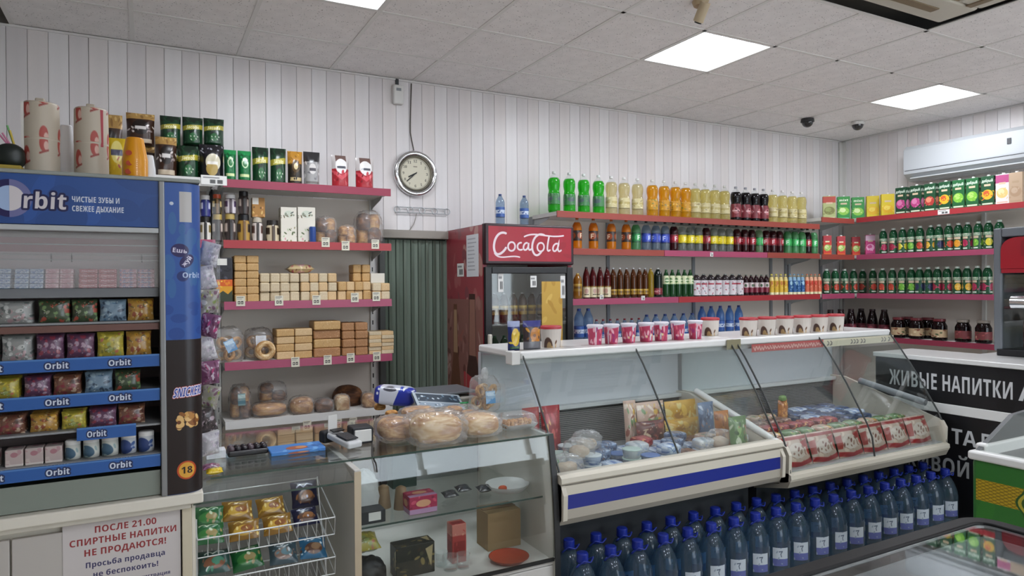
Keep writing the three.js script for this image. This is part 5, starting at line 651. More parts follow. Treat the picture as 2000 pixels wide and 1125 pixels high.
  { const c = P(702, 866), t = thing('receipt_printer', 'small black receipt printer with white front on the counter', 'printer', [c.x + 0.01, y, c.z - 0.02]); part(t, 'body', rbox(-0.045, 0.045, 0, 0.07, -0.05, 0.04, 0.008), mat(0x202226)); part(t, 'front_cover', rbox(-0.036, 0.036, 0.01, 0.06, 0.036, 0.046, 0.004), M.white); }
  const cb = [P(735, 818), P(727, 850), P(740, 900)]; single('counter_cable', 'thin dark cable lying across the counter glass by the partition', 'cable', tube([[cb[0].x, y + 0.003, cb[0].z], [cb[1].x, y + 0.003, cb[1].z], [cb[2].x, y + 0.003, -2.6], [cb[2].x + 0.01, y - 0.03, -2.576], [cb[2].x + 0.012, y - 0.06, -2.5735]], 0.003, 24), mat(0x2a2320));
  { const yl = CY + 0.0005; const Q = (px, py) => atY(px, py, y); let c = Q(483, 886); const t = thing('candy_tray', 'long black tray of dark sweets on the glass top', 'tray', [c.x, y, c.z]); part(t, 'tray', rbox(-0.075, 0.075, 0, 0.022, -0.04, 0.04, 0.008), mat(0x18161a, 0.35)); for (let i = 0; i < 12; i++) part(t, 'sweet', lump(0.026, 0.018, 0.026, { seed: i, seg: 12, rings: 8 }), mat(i % 3 ? 0x211c22 : 0x4a3c44, 0.3), [-0.06 + (i % 6) * 0.024, 0.019, -0.018 + Math.floor(i / 6) * 0.034]);
    c = Q(421, 893); single('label_carton', 'small white carton with speckled print beside the black tray', 'box', onCell(rbox(-0.035, 0.035, 0, 0.032, -0.03, 0.03, 0.003), 'paper_note'), M.print, [c.x, y, c.z]); c = Q(578, 880); single('chocolate_box', 'flat sky blue chocolate box lying on the glass top', 'box', onCell(rbox(-0.105, 0.105, 0, 0.016, -0.06, 0.06, 0.004), 'bluebox'), M.print, [c.x, y, c.z]);
    const yf = CY + 0.0005; c = atY(430, 920, yf); single('purple_packet', 'small purple packet on the glass near the blue stand', 'packet', packet(0.06, 0.05, 0.018, 'hang_purple', { seed: 8 }).rotateX(-1.45).translate(0, 0.009, 0.02), M.printGloss, [c.x - 0.03, y, -2.68]); single('lime_lighter', 'lime yellow lighter packet on the glass near the blue stand', 'packet', packet(0.055, 0.035, 0.02, 'snack_yellow', { seed: 9 }).rotateX(-1.4).translate(0, 0.01, 0.01), M.printGloss, [c.x - 0.025, y, -2.61]); }
}
// ---------- upright drinks fridge ----------
const script = (g, col, lw) => {                                   // flowing cursive lettering
  g.curve([[0.2, 0.2], [0.1, 0.1], [0.04, 0.5], [0.07, 0.72], [0.1, 0.92], [0.18, 0.72], [0.2, 0.62]], lw * 1.3, col).curve([[0.07, 0.78], [0.12, 1.0], [0.25, 0.8], [0.36, 0.88]], lw * 0.8, col);
  for (const x of [0.27, 0.62]) g.curve([[x, 0.45], [x - 0.06, 0.45], [x - 0.06, 0.72], [x, 0.7], [x + 0.05, 0.68], [x + 0.05, 0.45], [x, 0.45]], lw, col);
  g.curve([[0.38, 0.46], [0.32, 0.46], [0.32, 0.72], [0.39, 0.66]], lw, col).curve([[0.45, 0.46], [0.4, 0.46], [0.39, 0.72], [0.44, 0.66], [0.47, 0.6], [0.47, 0.5], [0.47, 0.46], [0.46, 0.6], [0.47, 0.72], [0.5, 0.64]], lw, col);
  g.curve([[0.66, 0.22], [0.55, 0.1], [0.49, 0.5], [0.52, 0.7], [0.55, 0.9], [0.6, 0.8], [0.62, 0.72]], lw * 1.2, col).curve([[0.42, 0.28], [0.55, 0.1], [0.7, 0.32], [0.9, 0.22]], lw * 0.9, col);
  g.curve([[0.72, 0.26], [0.7, 0.5], [0.68, 0.76], [0.73, 0.66]], lw, col).curve([[0.82, 0.46], [0.76, 0.46], [0.75, 0.74], [0.8, 0.68], [0.83, 0.62], [0.84, 0.5], [0.84, 0.46], [0.82, 0.6], [0.83, 0.76], [0.87, 0.66]], lw, col);
};
{
  const x0 = 1.985, x1 = 2.69, zf = -4.09, zb = -4.735, H = 2.012, t = thing('drinks_fridge', 'tall red glass-door drinks fridge with white script on its header beside the folding door', 'fridge');
  part(t, 'side_panel', box(x0, x0 + 0.03, 0.06, H - 0.01, zb, zf - 0.03), mat(0x8c2030, 0.4)); part(t, 'side_panel', box(x1 - 0.03, x1, 0.06, H - 0.01, zb, zf - 0.03), mat(0x8c2030, 0.4)); part(t, 'back_panel', box(x0 + 0.03, x1 - 0.03, 0.06, H - 0.02, zb, zb + 0.03), M.white); for (const x of [x0 + 0.03, x1 - 0.034]) part(t, 'inner_liner', box(x, x + 0.004, 0.3, 1.73, zb + 0.03, zf - 0.04), M.white); part(t, 'top_panel', box(x0, x1, H - 0.04, H - 0.008, zb, zf - 0.03), mat(0x5a1a24, 0.4)); part(t, 'bottom_panel', box(x0, x1, 0.0, 0.3, zb, zf - 0.03), M.black);
  const sp = part(t, 'side_print', onCell(new THREE.PlaneGeometry(zf - 0.03 - zb, H - 0.07).rotateY(-Math.PI / 2), 'fridge_side'), M.printGloss, [x0 - 0.0012, (H + 0.05) / 2, (zf - 0.03 + zb) / 2]);
  const q = (px, py) => atX(px, py, x0 - 0.003); for (const [a, b, c, d, m] of [[911, 460, 935, 540, 'paper_note'], [893, 515, 906, 540, 'tag_white']]) { const p0 = q(a, b), p1 = q(c, d); part(sp, 'paper_note', onCell(box(-0.0006, 0.0006, 0, Math.abs(p0.y - p1.y), 0, Math.abs(p1.z - p0.z)), m), M.print, [-0.002, Math.min(p0.y, p1.y) - sp.position.y, Math.min(p0.z, p1.z) - sp.position.z]); }
  const hd = part(t, 'header', rbox(x0, x1, 1.735, H, zf - 0.05, zf + 0.008, 0.012, 3), mat(0x2b1018, 0.35));
  const headTex = canvasTex(768, 288, (g) => { g.f('#a40f28').n(20, ['#a81430', '#9a0e26'], 0.03, 0.1); script(g, '#e6d6da', 0.052); });
  part(hd, 'header_print', new THREE.PlaneGeometry(x1 - x0 - 0.05, 0.235).translate((x0 + x1) / 2, 1.876, zf + 0.0092), std(0xffffff, 0.3, { map: headTex }));
  part(t, 'door_frame', merge([rbox(x0 + 0.004, x0 + 0.055, 0.31, 1.72, zf - 0.03, zf, 0.006), rbox(x1 - 0.055, x1 - 0.004, 0.31, 1.72, zf - 0.03, zf, 0.006), rbox(x0 + 0.055, x1 - 0.055, 0.31, 0.36, zf - 0.03, zf, 0.006), rbox(x0 + 0.055, x1 - 0.055, 1.675, 1.72, zf - 0.03, zf, 0.006)]), mat(0x17181a, 0.4));
  part(t, 'door_glass', box(x0 + 0.055, x1 - 0.055, 0.36, 1.675, zf - 0.018, zf - 0.012), M.glass); part(t, 'door_handle', rbox(x0 + 0.015, x0 + 0.04, 0.95, 1.27, zf, zf + 0.03, 0.008), M.ivory);
  const shelfY = [0.42, 0.72, 1.02, 1.32]; for (const y of shelfY) part(t, 'wire_shelf', merge([...Array(9)].map((_, i) => rod([x0 + 0.035, y, zb + 0.06 + i * 0.055], [x1 - 0.035, y, zb + 0.06 + i * 0.055], 0.003, 5))), M.wire);
  part(t, 'yellow_poster', onCell(box(2.43, 2.6, 1.05, 1.62, zf - 0.011, zf - 0.0104), 'poster_yellow'), M.print); for (const [a, b, c, d] of [[2.09, 2.13, 1.55, 1.68], [2.34, 2.39, 1.58, 1.66], [2.585, 2.625, 1.5, 1.66]]) part(t, 'door_sticker', onCell(box(a, b, c, d, zf - 0.011, zf - 0.0102), 'tag_white'), M.print);
  const inner = bottleKind('fridge_bottle', 0.22, 0.031, 0x2c5a34, 0x1d4a2c, 'lab_green'), inner2 = bottleKind('fridge_bottle', 0.22, 0.031, 0x7a4a20, 0xa8a8a8, 'lab_brownbeer');
  for (const y of [1.02, 1.32, 0.72]) for (let i = 0; i < 8; i++) put(y === 1.32 ? inner2 : inner, [2.06 + i * 0.075, y + 0.003, -4.25], y === 1.32 ? 'brown bottle on the upper wire shelf inside the red fridge' : 'green bottle on a wire shelf inside the red fridge', 'bottle', y === 1.32 ? 'brown bottles in the fridge' : 'green bottles in the fridge');
  single('bar_strip', 'thin white vertical price strip stuck to the fridge edge', 'strip', box(0, 0.004, 0.98, 1.12, 0, 0.03), M.white, [x0 - 0.0065, 0, zf - 0.06]);
}
function bottleKind(name, H, R, col, cap, key, o = {}) {
  const b = proto(name), l0 = o.l0 ?? 0.3, l1 = o.l1 ?? 0.6, sh = o.sh ?? 0.72, nk = o.neck ?? 0.32, fill = o.fill ?? 1, capH = o.capH ?? 0.055;
  const rad = (f) => f < 0.03 ? R * (0.86 + f * 4.6) : f < sh ? R * (1 - (o.waist ?? 0) * Math.max(0, 1 - Math.abs(f - (o.wy ?? 0.55)) / 0.12)) : f < 0.93 ? R * (nk + (1 - nk) * Math.pow(Math.cos((f - sh) / (0.93 - sh) * Math.PI / 2), o.pw ?? 0.8)) : R * nk;
  const profile = (f0, f1) => { const a = []; for (let i = 0; i <= 14; i++) { const f = f0 + (f1 - f0) * i / 14; a.push([rad(f), f * H]); } return a; };
  const top = 1 - capH * 0.6, body = profile(0, fill < 1 ? fill : top); body.unshift([0.001, 0.0005]); body.push([0.001, body[body.length - 1][1]]);
  part(b, 'bottle_body', lathe(body, o.seg ?? 16), o.mat ?? (cache['liq' + col + (o.t ?? '')] ??= liquid(col, o.t)));
  if (fill < 1) { const n = profile(fill, top); n.push([0.001, top * H]); part(b, 'bottle_neck', lathe(n, o.seg ?? 16), M.clear); }
  if (key) { const lb = []; for (let i = 0; i <= 5; i++) { const f = l0 + (l1 - l0) * i / 5; lb.push([rad(f) + 0.0008, f * H]); } part(b, 'bottle_label', onCell(lathe(lb, 18), key), o.dull ? M.print : M.printGloss); }
  part(b, 'cap', cyl(R * nk * 1.12, R * nk * 1.08, capH * H, 12).translate(0, H * (1 - capH), 0), mat(cap, 0.4));
  return b;
}
const fanta = {};
// two water bottles on the fridge
{ const w1 = bottleKind('water_bottle', 0.235, 0.033, 0xc4d4e4, 0x27407c, 'lab_water', { t: 0.9 }); for (const [px, l] of [[977, 'small clear water bottle with blue label on the red fridge, closer to clock'], [1024, 'small clear water bottle with blue label on the red fridge, closer to green bottles']]) { const p = atZ(px, 420, -4.35); put(w1, [p.x, 2.0125, -4.35], l, 'bottle'); } }

// ---------- drinks shelving along the back wall and round the corner ----------
const RS = [2.13, 1.85, 1.465, 1.05], S2 = RS.map((y) => y + 0.0185), cX = 5.66;
shelving('long drinks shelving with red and pink price strips beside the red fridge', 2.715, cX, [[RS[0], [[cX, M.stripOrange]]], [RS[1], [[3.75, M.stripOrange], [4.95, M.stripPink], [cX, M.stripOrange]]], [RS[2], [[3.9, M.stripPink], [cX, M.stripRed]]], [RS[3], [[cX, M.stripPink]]], [0.62, [[cX, M.stripPink]]]], { high: 2.12, posts: [2.73, 3.46, 4.42, 5.43, cX - 0.016], post: M.grey });
shelving('corner drinks shelving of juice cartons between back wall and side wall', cX + 0.03, WX - 0.4, [[2.2, [[WX, M.stripOrange]]], [1.845, [[WX, M.stripOrange]]], [1.465, [[WX, M.stripPink]]], [1.05, [[WX, M.stripPink]]]], { high: 2.19, post: M.grey });
const XF = 6.2, SR = [2.21, 1.845, 1.465, 1.05].map((y) => y + 0.0185);
{ // the same shelving along the side wall
  const t = thing('shelving_unit', 'juice shelving on the side wall under the long air conditioner', 'shelving'), z0 = WZ + 0.04, z1 = -1.7;
  part(t, 'back_panel', box(WX - 0.03, WX - 0.012, 0.12, 2.2, z0, z1), M.beigePanel); part(t, 'base', box(XF + 0.02, WX - 0.04, 0, 0.12, z0, z1), M.lightGrey);
  for (const z of [-3.35, -2.3, z1]) part(t, 'upright', box(WX - 0.05, WX - 0.005, 0, 2.22, z - 0.015, z + 0.015), M.white);
  [[2.21, M.stripRed], [1.845, M.stripPink], [1.465, M.stripPink], [1.05, M.stripDark]].forEach(([y, m]) => { part(t, 'shelf', box(XF, WX - 0.05, y - 0.012, y + 0.018, z0, z1), M.white); part(t, 'price_strip', box(XF - 0.012, XF - 0.001, y - 0.026, y + 0.022, -4.34, z1), m); });
}
// rows: pixel columns of the photograph, met with the upright plane through the row
function row(pxs, y, z, py, kind, label, cat, group, turn) { for (const px of pxs) put(kind, [atZ(px, py, z).x, y, z], label, cat, group, turn ?? rr(0, 6)); }
function rowR(pxs, y, x, py, kind, label, cat, group, turn) { for (const px of pxs) put(kind, [x, y, atX(px, py, x).z], label, cat, group, turn ?? rr(0, 6)); }
const big = (name, col, cap, key, o = {}) => bottleKind(name, 0.315, 0.047, col, cap, key, { sh: 0.74, l0: 0.2, l1: 0.46, waist: 0.14, wy: 0.54, neck: 0.27, fill: 0.84, ...o });
row([1082, 1112, 1140, 1169], S2[0], -4.46, 390, big('lemonade_bottle', 0x45d03c, 0xc9cfc9, 'lab_tarragon'), 'vivid green lemonade bottle on the top drinks shelf', 'bottle', 'green lemonade bottles');
const paleB = big('lemonade_bottle', 0xe8e0ba, 0xd8d8d4, 'lab_clear', { t: 0.8 });
row([1194, 1219, 1245], S2[0], -4.46, 390, paleB, 'pale lemonade bottle between the green and orange bottles', 'bottle', 'pale lemonade bottles beside green ones');
row([1274, 1297, 1319, 1339], S2[0], -4.46, 395, big('lemonade_bottle', 0xecb826, 0xd0cec8, 'lab_mandarin'), 'orange lemonade bottle on the top drinks shelf', 'bottle', 'orange lemonade bottles');
row([1358, 1377, 1396, 1415], S2[0], -4.46, 395, big('lemonade_bottle', 0xe6dc9c, 0xc8c8c0, 'lab_clear', { t: 0.75 }), 'yellowish lemonade bottle between the orange and dark bottles', 'bottle', 'yellowish lemonade bottles');
row([1437, 1456, 1474, 1491], S2[0], -4.46, 400, big('kvass_bottle', 0x141013, 0x9a9aa0, 'lab_kvass', { t: 0.2, l0: 0.12, l1: 0.5 }), 'black kvass bottle with dull red label on the top shelf', 'bottle', 'dark kvass bottles');
row([1509, 1528, 1547, 1565], S2[0], -4.46, 400, big('lemonade_bottle', 0xe8dfa6, 0xd8d4d0, 'lab_clear', { t: 0.78 }), 'pale yellow bottle at the far end of the top shelf by the cartons', 'bottle', 'pale bottles at the shelf end');
// second shelf: sodas
const soda = (col, key, t, cap = 0x2a2a2c) => (fanta[col + key] ??= bottleKind('soda_bottle', 0.246, 0.038, col, cap, key, { sh: 0.66, l0: 0.28, l1: 0.6, neck: 0.3, t, fill: 0.86, pw: 0.9 }));
const y2 = S2[1], z2 = -4.45, sodaRow = (pxs, k, l, g) => row(pxs, y2, z2, 465, k, l, 'bottle', g);
sodaRow([1127, 1159, 1194, 1223], soda(0xe8901c, 'lab_orange', 0.6, 0xb85a10), 'orange soda bottle with dark label on the second shelf', 'orange soda bottles'); sodaRow([1242], soda(0x7cc48a, 'lab_green', 0.75), 'single light green soda bottle between orange and blue labels', undefined); sodaRow([1262, 1281, 1299], soda(0xb8c8d8, 'lab_blue', 0.85), 'clear soda bottle with royal blue label', 'blue-label soda bottles'); sodaRow([1316], soda(0x3a0d14, 'lab_red', 0.35), 'single dark red soda bottle between blue and yellow labels', undefined); sodaRow([1332, 1348, 1364], soda(0xc8cdc8, 'lab_yellow', 0.85), 'clear soda bottle with yellow label, near the blue ones', 'yellow-label soda bottles near the blue'); sodaRow([1379], soda(0x3a0d14, 'lab_red', 0.35), 'single dark red soda bottle between two yellow label groups', undefined); sodaRow([1394, 1409, 1424], soda(0xc8cdc8, 'lab_yellow', 0.85), 'clear soda bottle with yellow label, near the dark red ones', 'yellow-label soda bottles near the red'); sodaRow([1439, 1454, 1468], soda(0x3a0d14, 'lab_red', 0.35), 'dark red soda bottle next to the yellow labels', 'dark red soda bottles beside yellow'); sodaRow([1482], soda(0xa8c8a0, 'lab_lime', 0.75), 'single pale green soda bottle among dark red ones', undefined); sodaRow([1496, 1509, 1522], soda(0x3a0d14, 'lab_red', 0.35), 'dark red soda bottle next to the light green ones', 'dark red soda bottles beside green'); sodaRow([1538, 1552, 1566], soda(0x7cc88c, 'lab_lime', 0.7), 'light green soda bottle with green label in the group of three', 'light green soda bottles'); sodaRow([1577], soda(0x1f0c10, 'lab_red', 0.25), 'single blackish soda bottle among the light green ones', undefined); sodaRow([1589], soda(0x7cc88c, 'lab_lime', 0.7), 'light green soda bottle at the very end of the second shelf', undefined);
const cartonGeo = (w, h, d, key) => { const c = proto('juice_carton'); part(c, 'carton_body', onCell(rbox(-w / 2, w / 2, 0, h, -d / 2, d / 2, 0.003), key), M.print); part(c, 'cap', cyl(0.012, 0.012, 0.012, 12).translate(0, h, d * 0.15), M.white); return c; };
row([1615, 1642, 1671], 1.845 + 0.0185, -4.45, 475, cartonGeo(0.075, 0.19, 0.06, 'cb_small_red'), 'slim red and yellow carton with green apple print in the corner shelving', 'carton', 'slim red cartons', -0.75); rowR([1699], SR[1], 6.33, 475, cartonGeo(0.085, 0.2, 0.06, 'cb_small_pink'), 'single pink carton beside the juice bottles in the corner', 'carton', undefined, -0.8);
// third shelf: beer, small bottles, juices
const y3 = S2[2], z3 = -4.44, r3 = (pxs, k, l, g) => row(pxs, y3, z3, 550, k, l, 'bottle', g);
r3([1128], bottleKind('liqueur_bottle', 0.2, 0.034, 0xa8722a, 0xc8b060, 'lab_brownbeer', { t: 0.4 }), 'single golden bottle beside the red fridge on the third shelf', undefined); r3([1145, 1158, 1172, 1186], bottleKind('liqueur_bottle', 0.25, 0.029, 0x5a1a1c, 0x2a2422, 'lab_whisky', { l0: 0.05, l1: 0.4, t: 0.35, sh: 0.6 }), 'dark red bottle with large cream label on the third shelf', 'cream label bottles'); r3([1198, 1211, 1224, 1237, 1249, 1260], bottleKind('beer_bottle', 0.245, 0.0262, 0x5c3216, 0xd4d6d6, 'lab_brownbeer', { l0: 0.12, l1: 0.3, t: 0.4, sh: 0.66 }), 'brown beer bottle with white cap on the third shelf', 'brown beer bottles'); r3([1271], bottleKind('oil_bottle', 0.245, 0.026, 0xb89a2a, 0xd8d0b0, null, { t: 0.6 }), 'single slim yellow bottle between brown beer and dark bottle', undefined); r3([1285], bottleKind('wine_bottle', 0.245, 0.036, 0x14201a, 0xd4d4d0, 'lab_kvass', { l0: 0.1, l1: 0.32, t: 0.2 }), 'single blackish green bottle with white cap beside green beer', undefined); r3([1301, 1313, 1325, 1337, 1348], bottleKind('beer_bottle', 0.232, 0.0285, 0x24502a, 0x3a6a3c, 'lab_greenbeer', { l0: 0.45, l1: 0.78, t: 0.35, sh: 0.6 }), 'green beer bottle with pale neck label on the third shelf', 'green beer bottles');
r3([1360, 1374, 1388, 1402, 1416, 1430, 1444], bottleKind('kvass_small_bottle', 0.195, 0.036, 0x3a3234, 0x7a8078, 'lab_pale', { l0: 0.06, l1: 0.72, sh: 0.78, t: 0.3, dull: true }), 'squat bottle wrapped in whitish label on the third shelf', 'whitish wrapped bottles'); r3([1457, 1467, 1477, 1487, 1497], bottleKind('wine_small_bottle', 0.19, 0.0245, 0x30141a, 0x6a7a6a, 'lab_wine', { l0: 0.15, l1: 0.62, t: 0.3 }), 'small wine red bottle on the third shelf', 'small wine red bottles');
const slv = (k, cap) => bottleKind('drink_bottle', 0.195, 0.0215, 0xd8d0a8, cap, k, { l0: 0.02, l1: 0.86, sh: 0.6, neck: 0.4, dull: true });
r3([1507, 1516, 1525, 1534], slv('slv_yellow', 0xd8c84a), 'small yellow sleeved drink bottle beside the blue ones', 'yellow sleeved bottles'); r3([1543, 1551, 1559, 1567], slv('slv_blue', 0x5a90b8), 'small blue sleeved drink bottle between yellow and red ones', 'blue sleeved bottles'); r3([1576, 1584, 1592, 1600], slv('slv_red', 0xc86a50), 'small orange-red sleeved drink bottle beside the juice', 'orange-red sleeved bottles');
const jb = {}; const juiceB = (k) => (jb[k] ??= bottleKind('juice_bottle', 0.245, 0.036, 0x1f5a38, 0xd0dcd2, k, { l0: 0.06, l1: 0.62, sh: 0.72, neck: 0.44, capH: 0.1, t: 0.35, pw: 0.7 }));
const fruitWord = { jb_tomato: 'tomato red', jb_apple: 'apple green', jb_blueberry: 'blueberry', jb_cherry: 'cherry red', jb_peach: 'peach yellow', jb_pome: 'pomegranate red', jb_orange: 'orange', jb_lemon: 'lemon yellow' };
const yJ = 1.465 + 0.0185; rowR([1705], yJ, 6.33, 548, juiceB('jb_tomato'), 'green juice bottle with tomato red label on the third shelf', 'bottle', 'tomato juice bottles'); row([1614, 1631, 1649, 1667, 1685], yJ, -4.44, 548, juiceB('jb_tomato'), 'green juice bottle with tomato red label on the third shelf', 'bottle', 'tomato juice bottles');
const nearJ = []; [[1724, 'jb_tomato'], [1743, 'jb_tomato'], [1762, 'jb_apple'], [1780, 'jb_apple'], [1796, 'jb_blueberry'], [1813, 'jb_blueberry'], [1831, 'jb_cherry'], [1850, 'jb_cherry'], [1870, 'jb_peach'], [1889, 'jb_peach'], [1909, 'jb_pome'], [1929, 'jb_pome']].forEach(([px, k]) => rowR([px], yJ, 6.29, 550, juiceB(k), 'green juice bottle with ' + fruitWord[k] + ' label on the third side wall shelf', 'bottle', fruitWord[k] + ' juice, third side shelf'));
[[1725, 'jb_pome'], [1745, 'jb_cherry'], [1763, 'jb_lemon'], [1780, 'jb_apple'], [1797, 'jb_tomato'], [1818, 'jb_peach'], [1834, 'jb_blueberry'], [1853, 'jb_tomato'], [1872, 'jb_orange'], [1890, 'jb_pome'], [1911, 'jb_apple'], [1931, 'jb_lemon'], [1952, 'jb_apple']].forEach(([px, k]) => rowR([px], SR[1], 6.29, 470, juiceB(k), 'green juice bottle with ' + fruitWord[k] + ' label on the second side wall shelf', 'bottle', fruitWord[k] + ' juice, second side shelf'));
// cartons on the top shelves of corner and side wall
const cWord = { cb_mixed: 'olive green carton with red band', cb_mixt: 'bright green juice carton', cb_yellow: 'yellow juice carton', cb_pome: 'dark green carton with pink fruit', cb_apple_red: 'dark green carton with red apple', cb_peach: 'dark green carton with yellow peach', cb_apple_green: 'green carton with light green apple', cb_white: 'white carton with magenta band', cb_beige: 'plain beige carton' };
[[1619, 'cb_mixed', -4.5], [1647, 'cb_mixt', -4.47], [1675, 'cb_mixt', -4.44], [1704, 'cb_yellow', -4.36], [1733, 'cb_yellow', -4.2]].forEach(([px, k, z], i) => row([px], (i > 2 ? 2.21 : 2.2) + 0.0185, z, 400, cartonGeo(0.115, 0.235, 0.06, k), cWord[k] + ' on the top corner shelf', 'carton', cWord[k] + 's, corner', -0.8));
[[1763, 'cb_pome'], [1792, 'cb_pome'], [1820, 'cb_apple_red'], [1849, 'cb_peach'], [1876, 'cb_apple_green'], [1903, 'cb_apple_green'], [1933, 'cb_peach'], [1962, 'cb_white'], [1988, 'cb_beige']].forEach(([px, k]) => rowR([px], SR[0], 6.26, 390, cartonGeo(0.1, 0.25, 0.07, k), cWord[k] + ' on the top side wall shelf', 'carton', cWord[k] + 's, side wall', -Math.PI / 2));
// lowest row: syrups and jam jars, water behind the chilled cases
const y4 = S2[3], syrup = bottleKind('syrup_bottle', 0.26, 0.05, 0x180a0c, 0x2a1416, 'lab_syrup', { l0: 0.08, l1: 0.44, sh: 0.42, neck: 0.5, t: 0.15, pw: 1.1, capH: 0.07 });
rowR([1704, 1727], SR[3], 6.33, 620, syrup, 'dark brown syrup bottle with wine red label on the lowest corner shelf', 'bottle', 'dark syrup bottles'); row([1622, 1642, 1662, 1682], 1.05 + 0.0185, -4.44, 620, syrup, 'dark brown syrup bottle with wine red label on the lowest corner shelf', 'bottle', 'dark syrup bottles');
{ const j = (k) => { const c = proto('jam_jar'); part(c, 'jar_body', lathe([[0.001, 0], [0.055, 0], [0.062, 0.01], [0.062, 0.13], [0.045, 0.165], [0.045, 0.175], [0.001, 0.175]], 20), liquid(0x14090a, 0.15)); part(c, 'jar_label', onCell(lathe([[0.0628, 0.03], [0.0628, 0.1]], 20).rotateY(2.2), k), M.print); part(c, 'lid', cyl(0.05, 0.05, 0.022, 20).translate(0, 0.172, 0), mat(k === 'lab_jam' ? 0x6a2a30 : 0x8a8278, 0.35)); return c; };
  rowR([1755, 1790, 1835], SR[3], 6.27, 635, j('lab_jam'), 'dark jam jar with beige label and red lid on the lowest side wall shelf', 'jar', 'dark jam jars'); rowR([1772, 1812], SR[3], 6.42, 635, j('lab_jam'), 'dark jam jar with red lid in the rear rank of jam jars', 'jar', 'dark jam jars, rear rank'); rowR([1881, 1921], SR[3], 6.28, 635, j('lab_jam_red'), 'larger looking dark jar with reddish label beside the jam jars', 'jar', 'reddish label jars'); }
const wb = (cap, R = 0.036, H = 0.3, col = 0xb4d0ee) => bottleKind('water_bottle', H, R, col, cap, 'lab_water', { t: 0.85, l0: 0.35, l1: 0.6, neck: 0.34 });
row([1131, 1149], y4, -4.44, 640, wb(0x2c4fa0, 0.04, 0.34), 'tall blue water bottle beside the red fridge on the lowest drinks shelf', 'bottle', 'tall water bottles by the fridge'); row([1165, 1178, 1192, 1206, 1220, 1234, 1248], y4, -4.44, 640, wb(0x8c2a34, 0.028, 0.25, 0xc0d2e4), 'small water bottle with red cap behind the pink tubs', 'bottle', 'red-cap water bottles'); row([1263, 1281, 1299, 1317, 1335, 1352], y4, -4.44, 640, wb(0x24408c, 0.036, 0.275), 'blue water bottle with navy cap behind the pink tubs', 'bottle', 'navy-cap water bottles'); row([1371, 1389, 1407, 1425, 1443], y4, -4.44, 640, wb(0x22307c, 0.037, 0.33, 0x8fbcf0), 'tall bright blue water bottle beside the white buckets', 'bottle', 'tall bright blue water bottles');
for (const [px, py] of [[1390, 497], [1175, 580], [1256, 582]]) priceTag(px, py, ZF + 0.0135, 'tiny white price tag on the drinks shelf edge', 'drinks shelf price tags', 'tag_white', 0.035, 0.035);
{ const p = atX(1843, 414, XF - 0.014); single('price_tag', 'beige price tag on the red edge of the side wall top shelf', 'price tag', onCell(new THREE.BoxGeometry(0.0015, 0.04, 0.1), 'tag_white'), M.print, [XF - 0.0135, p.y, p.z]); }
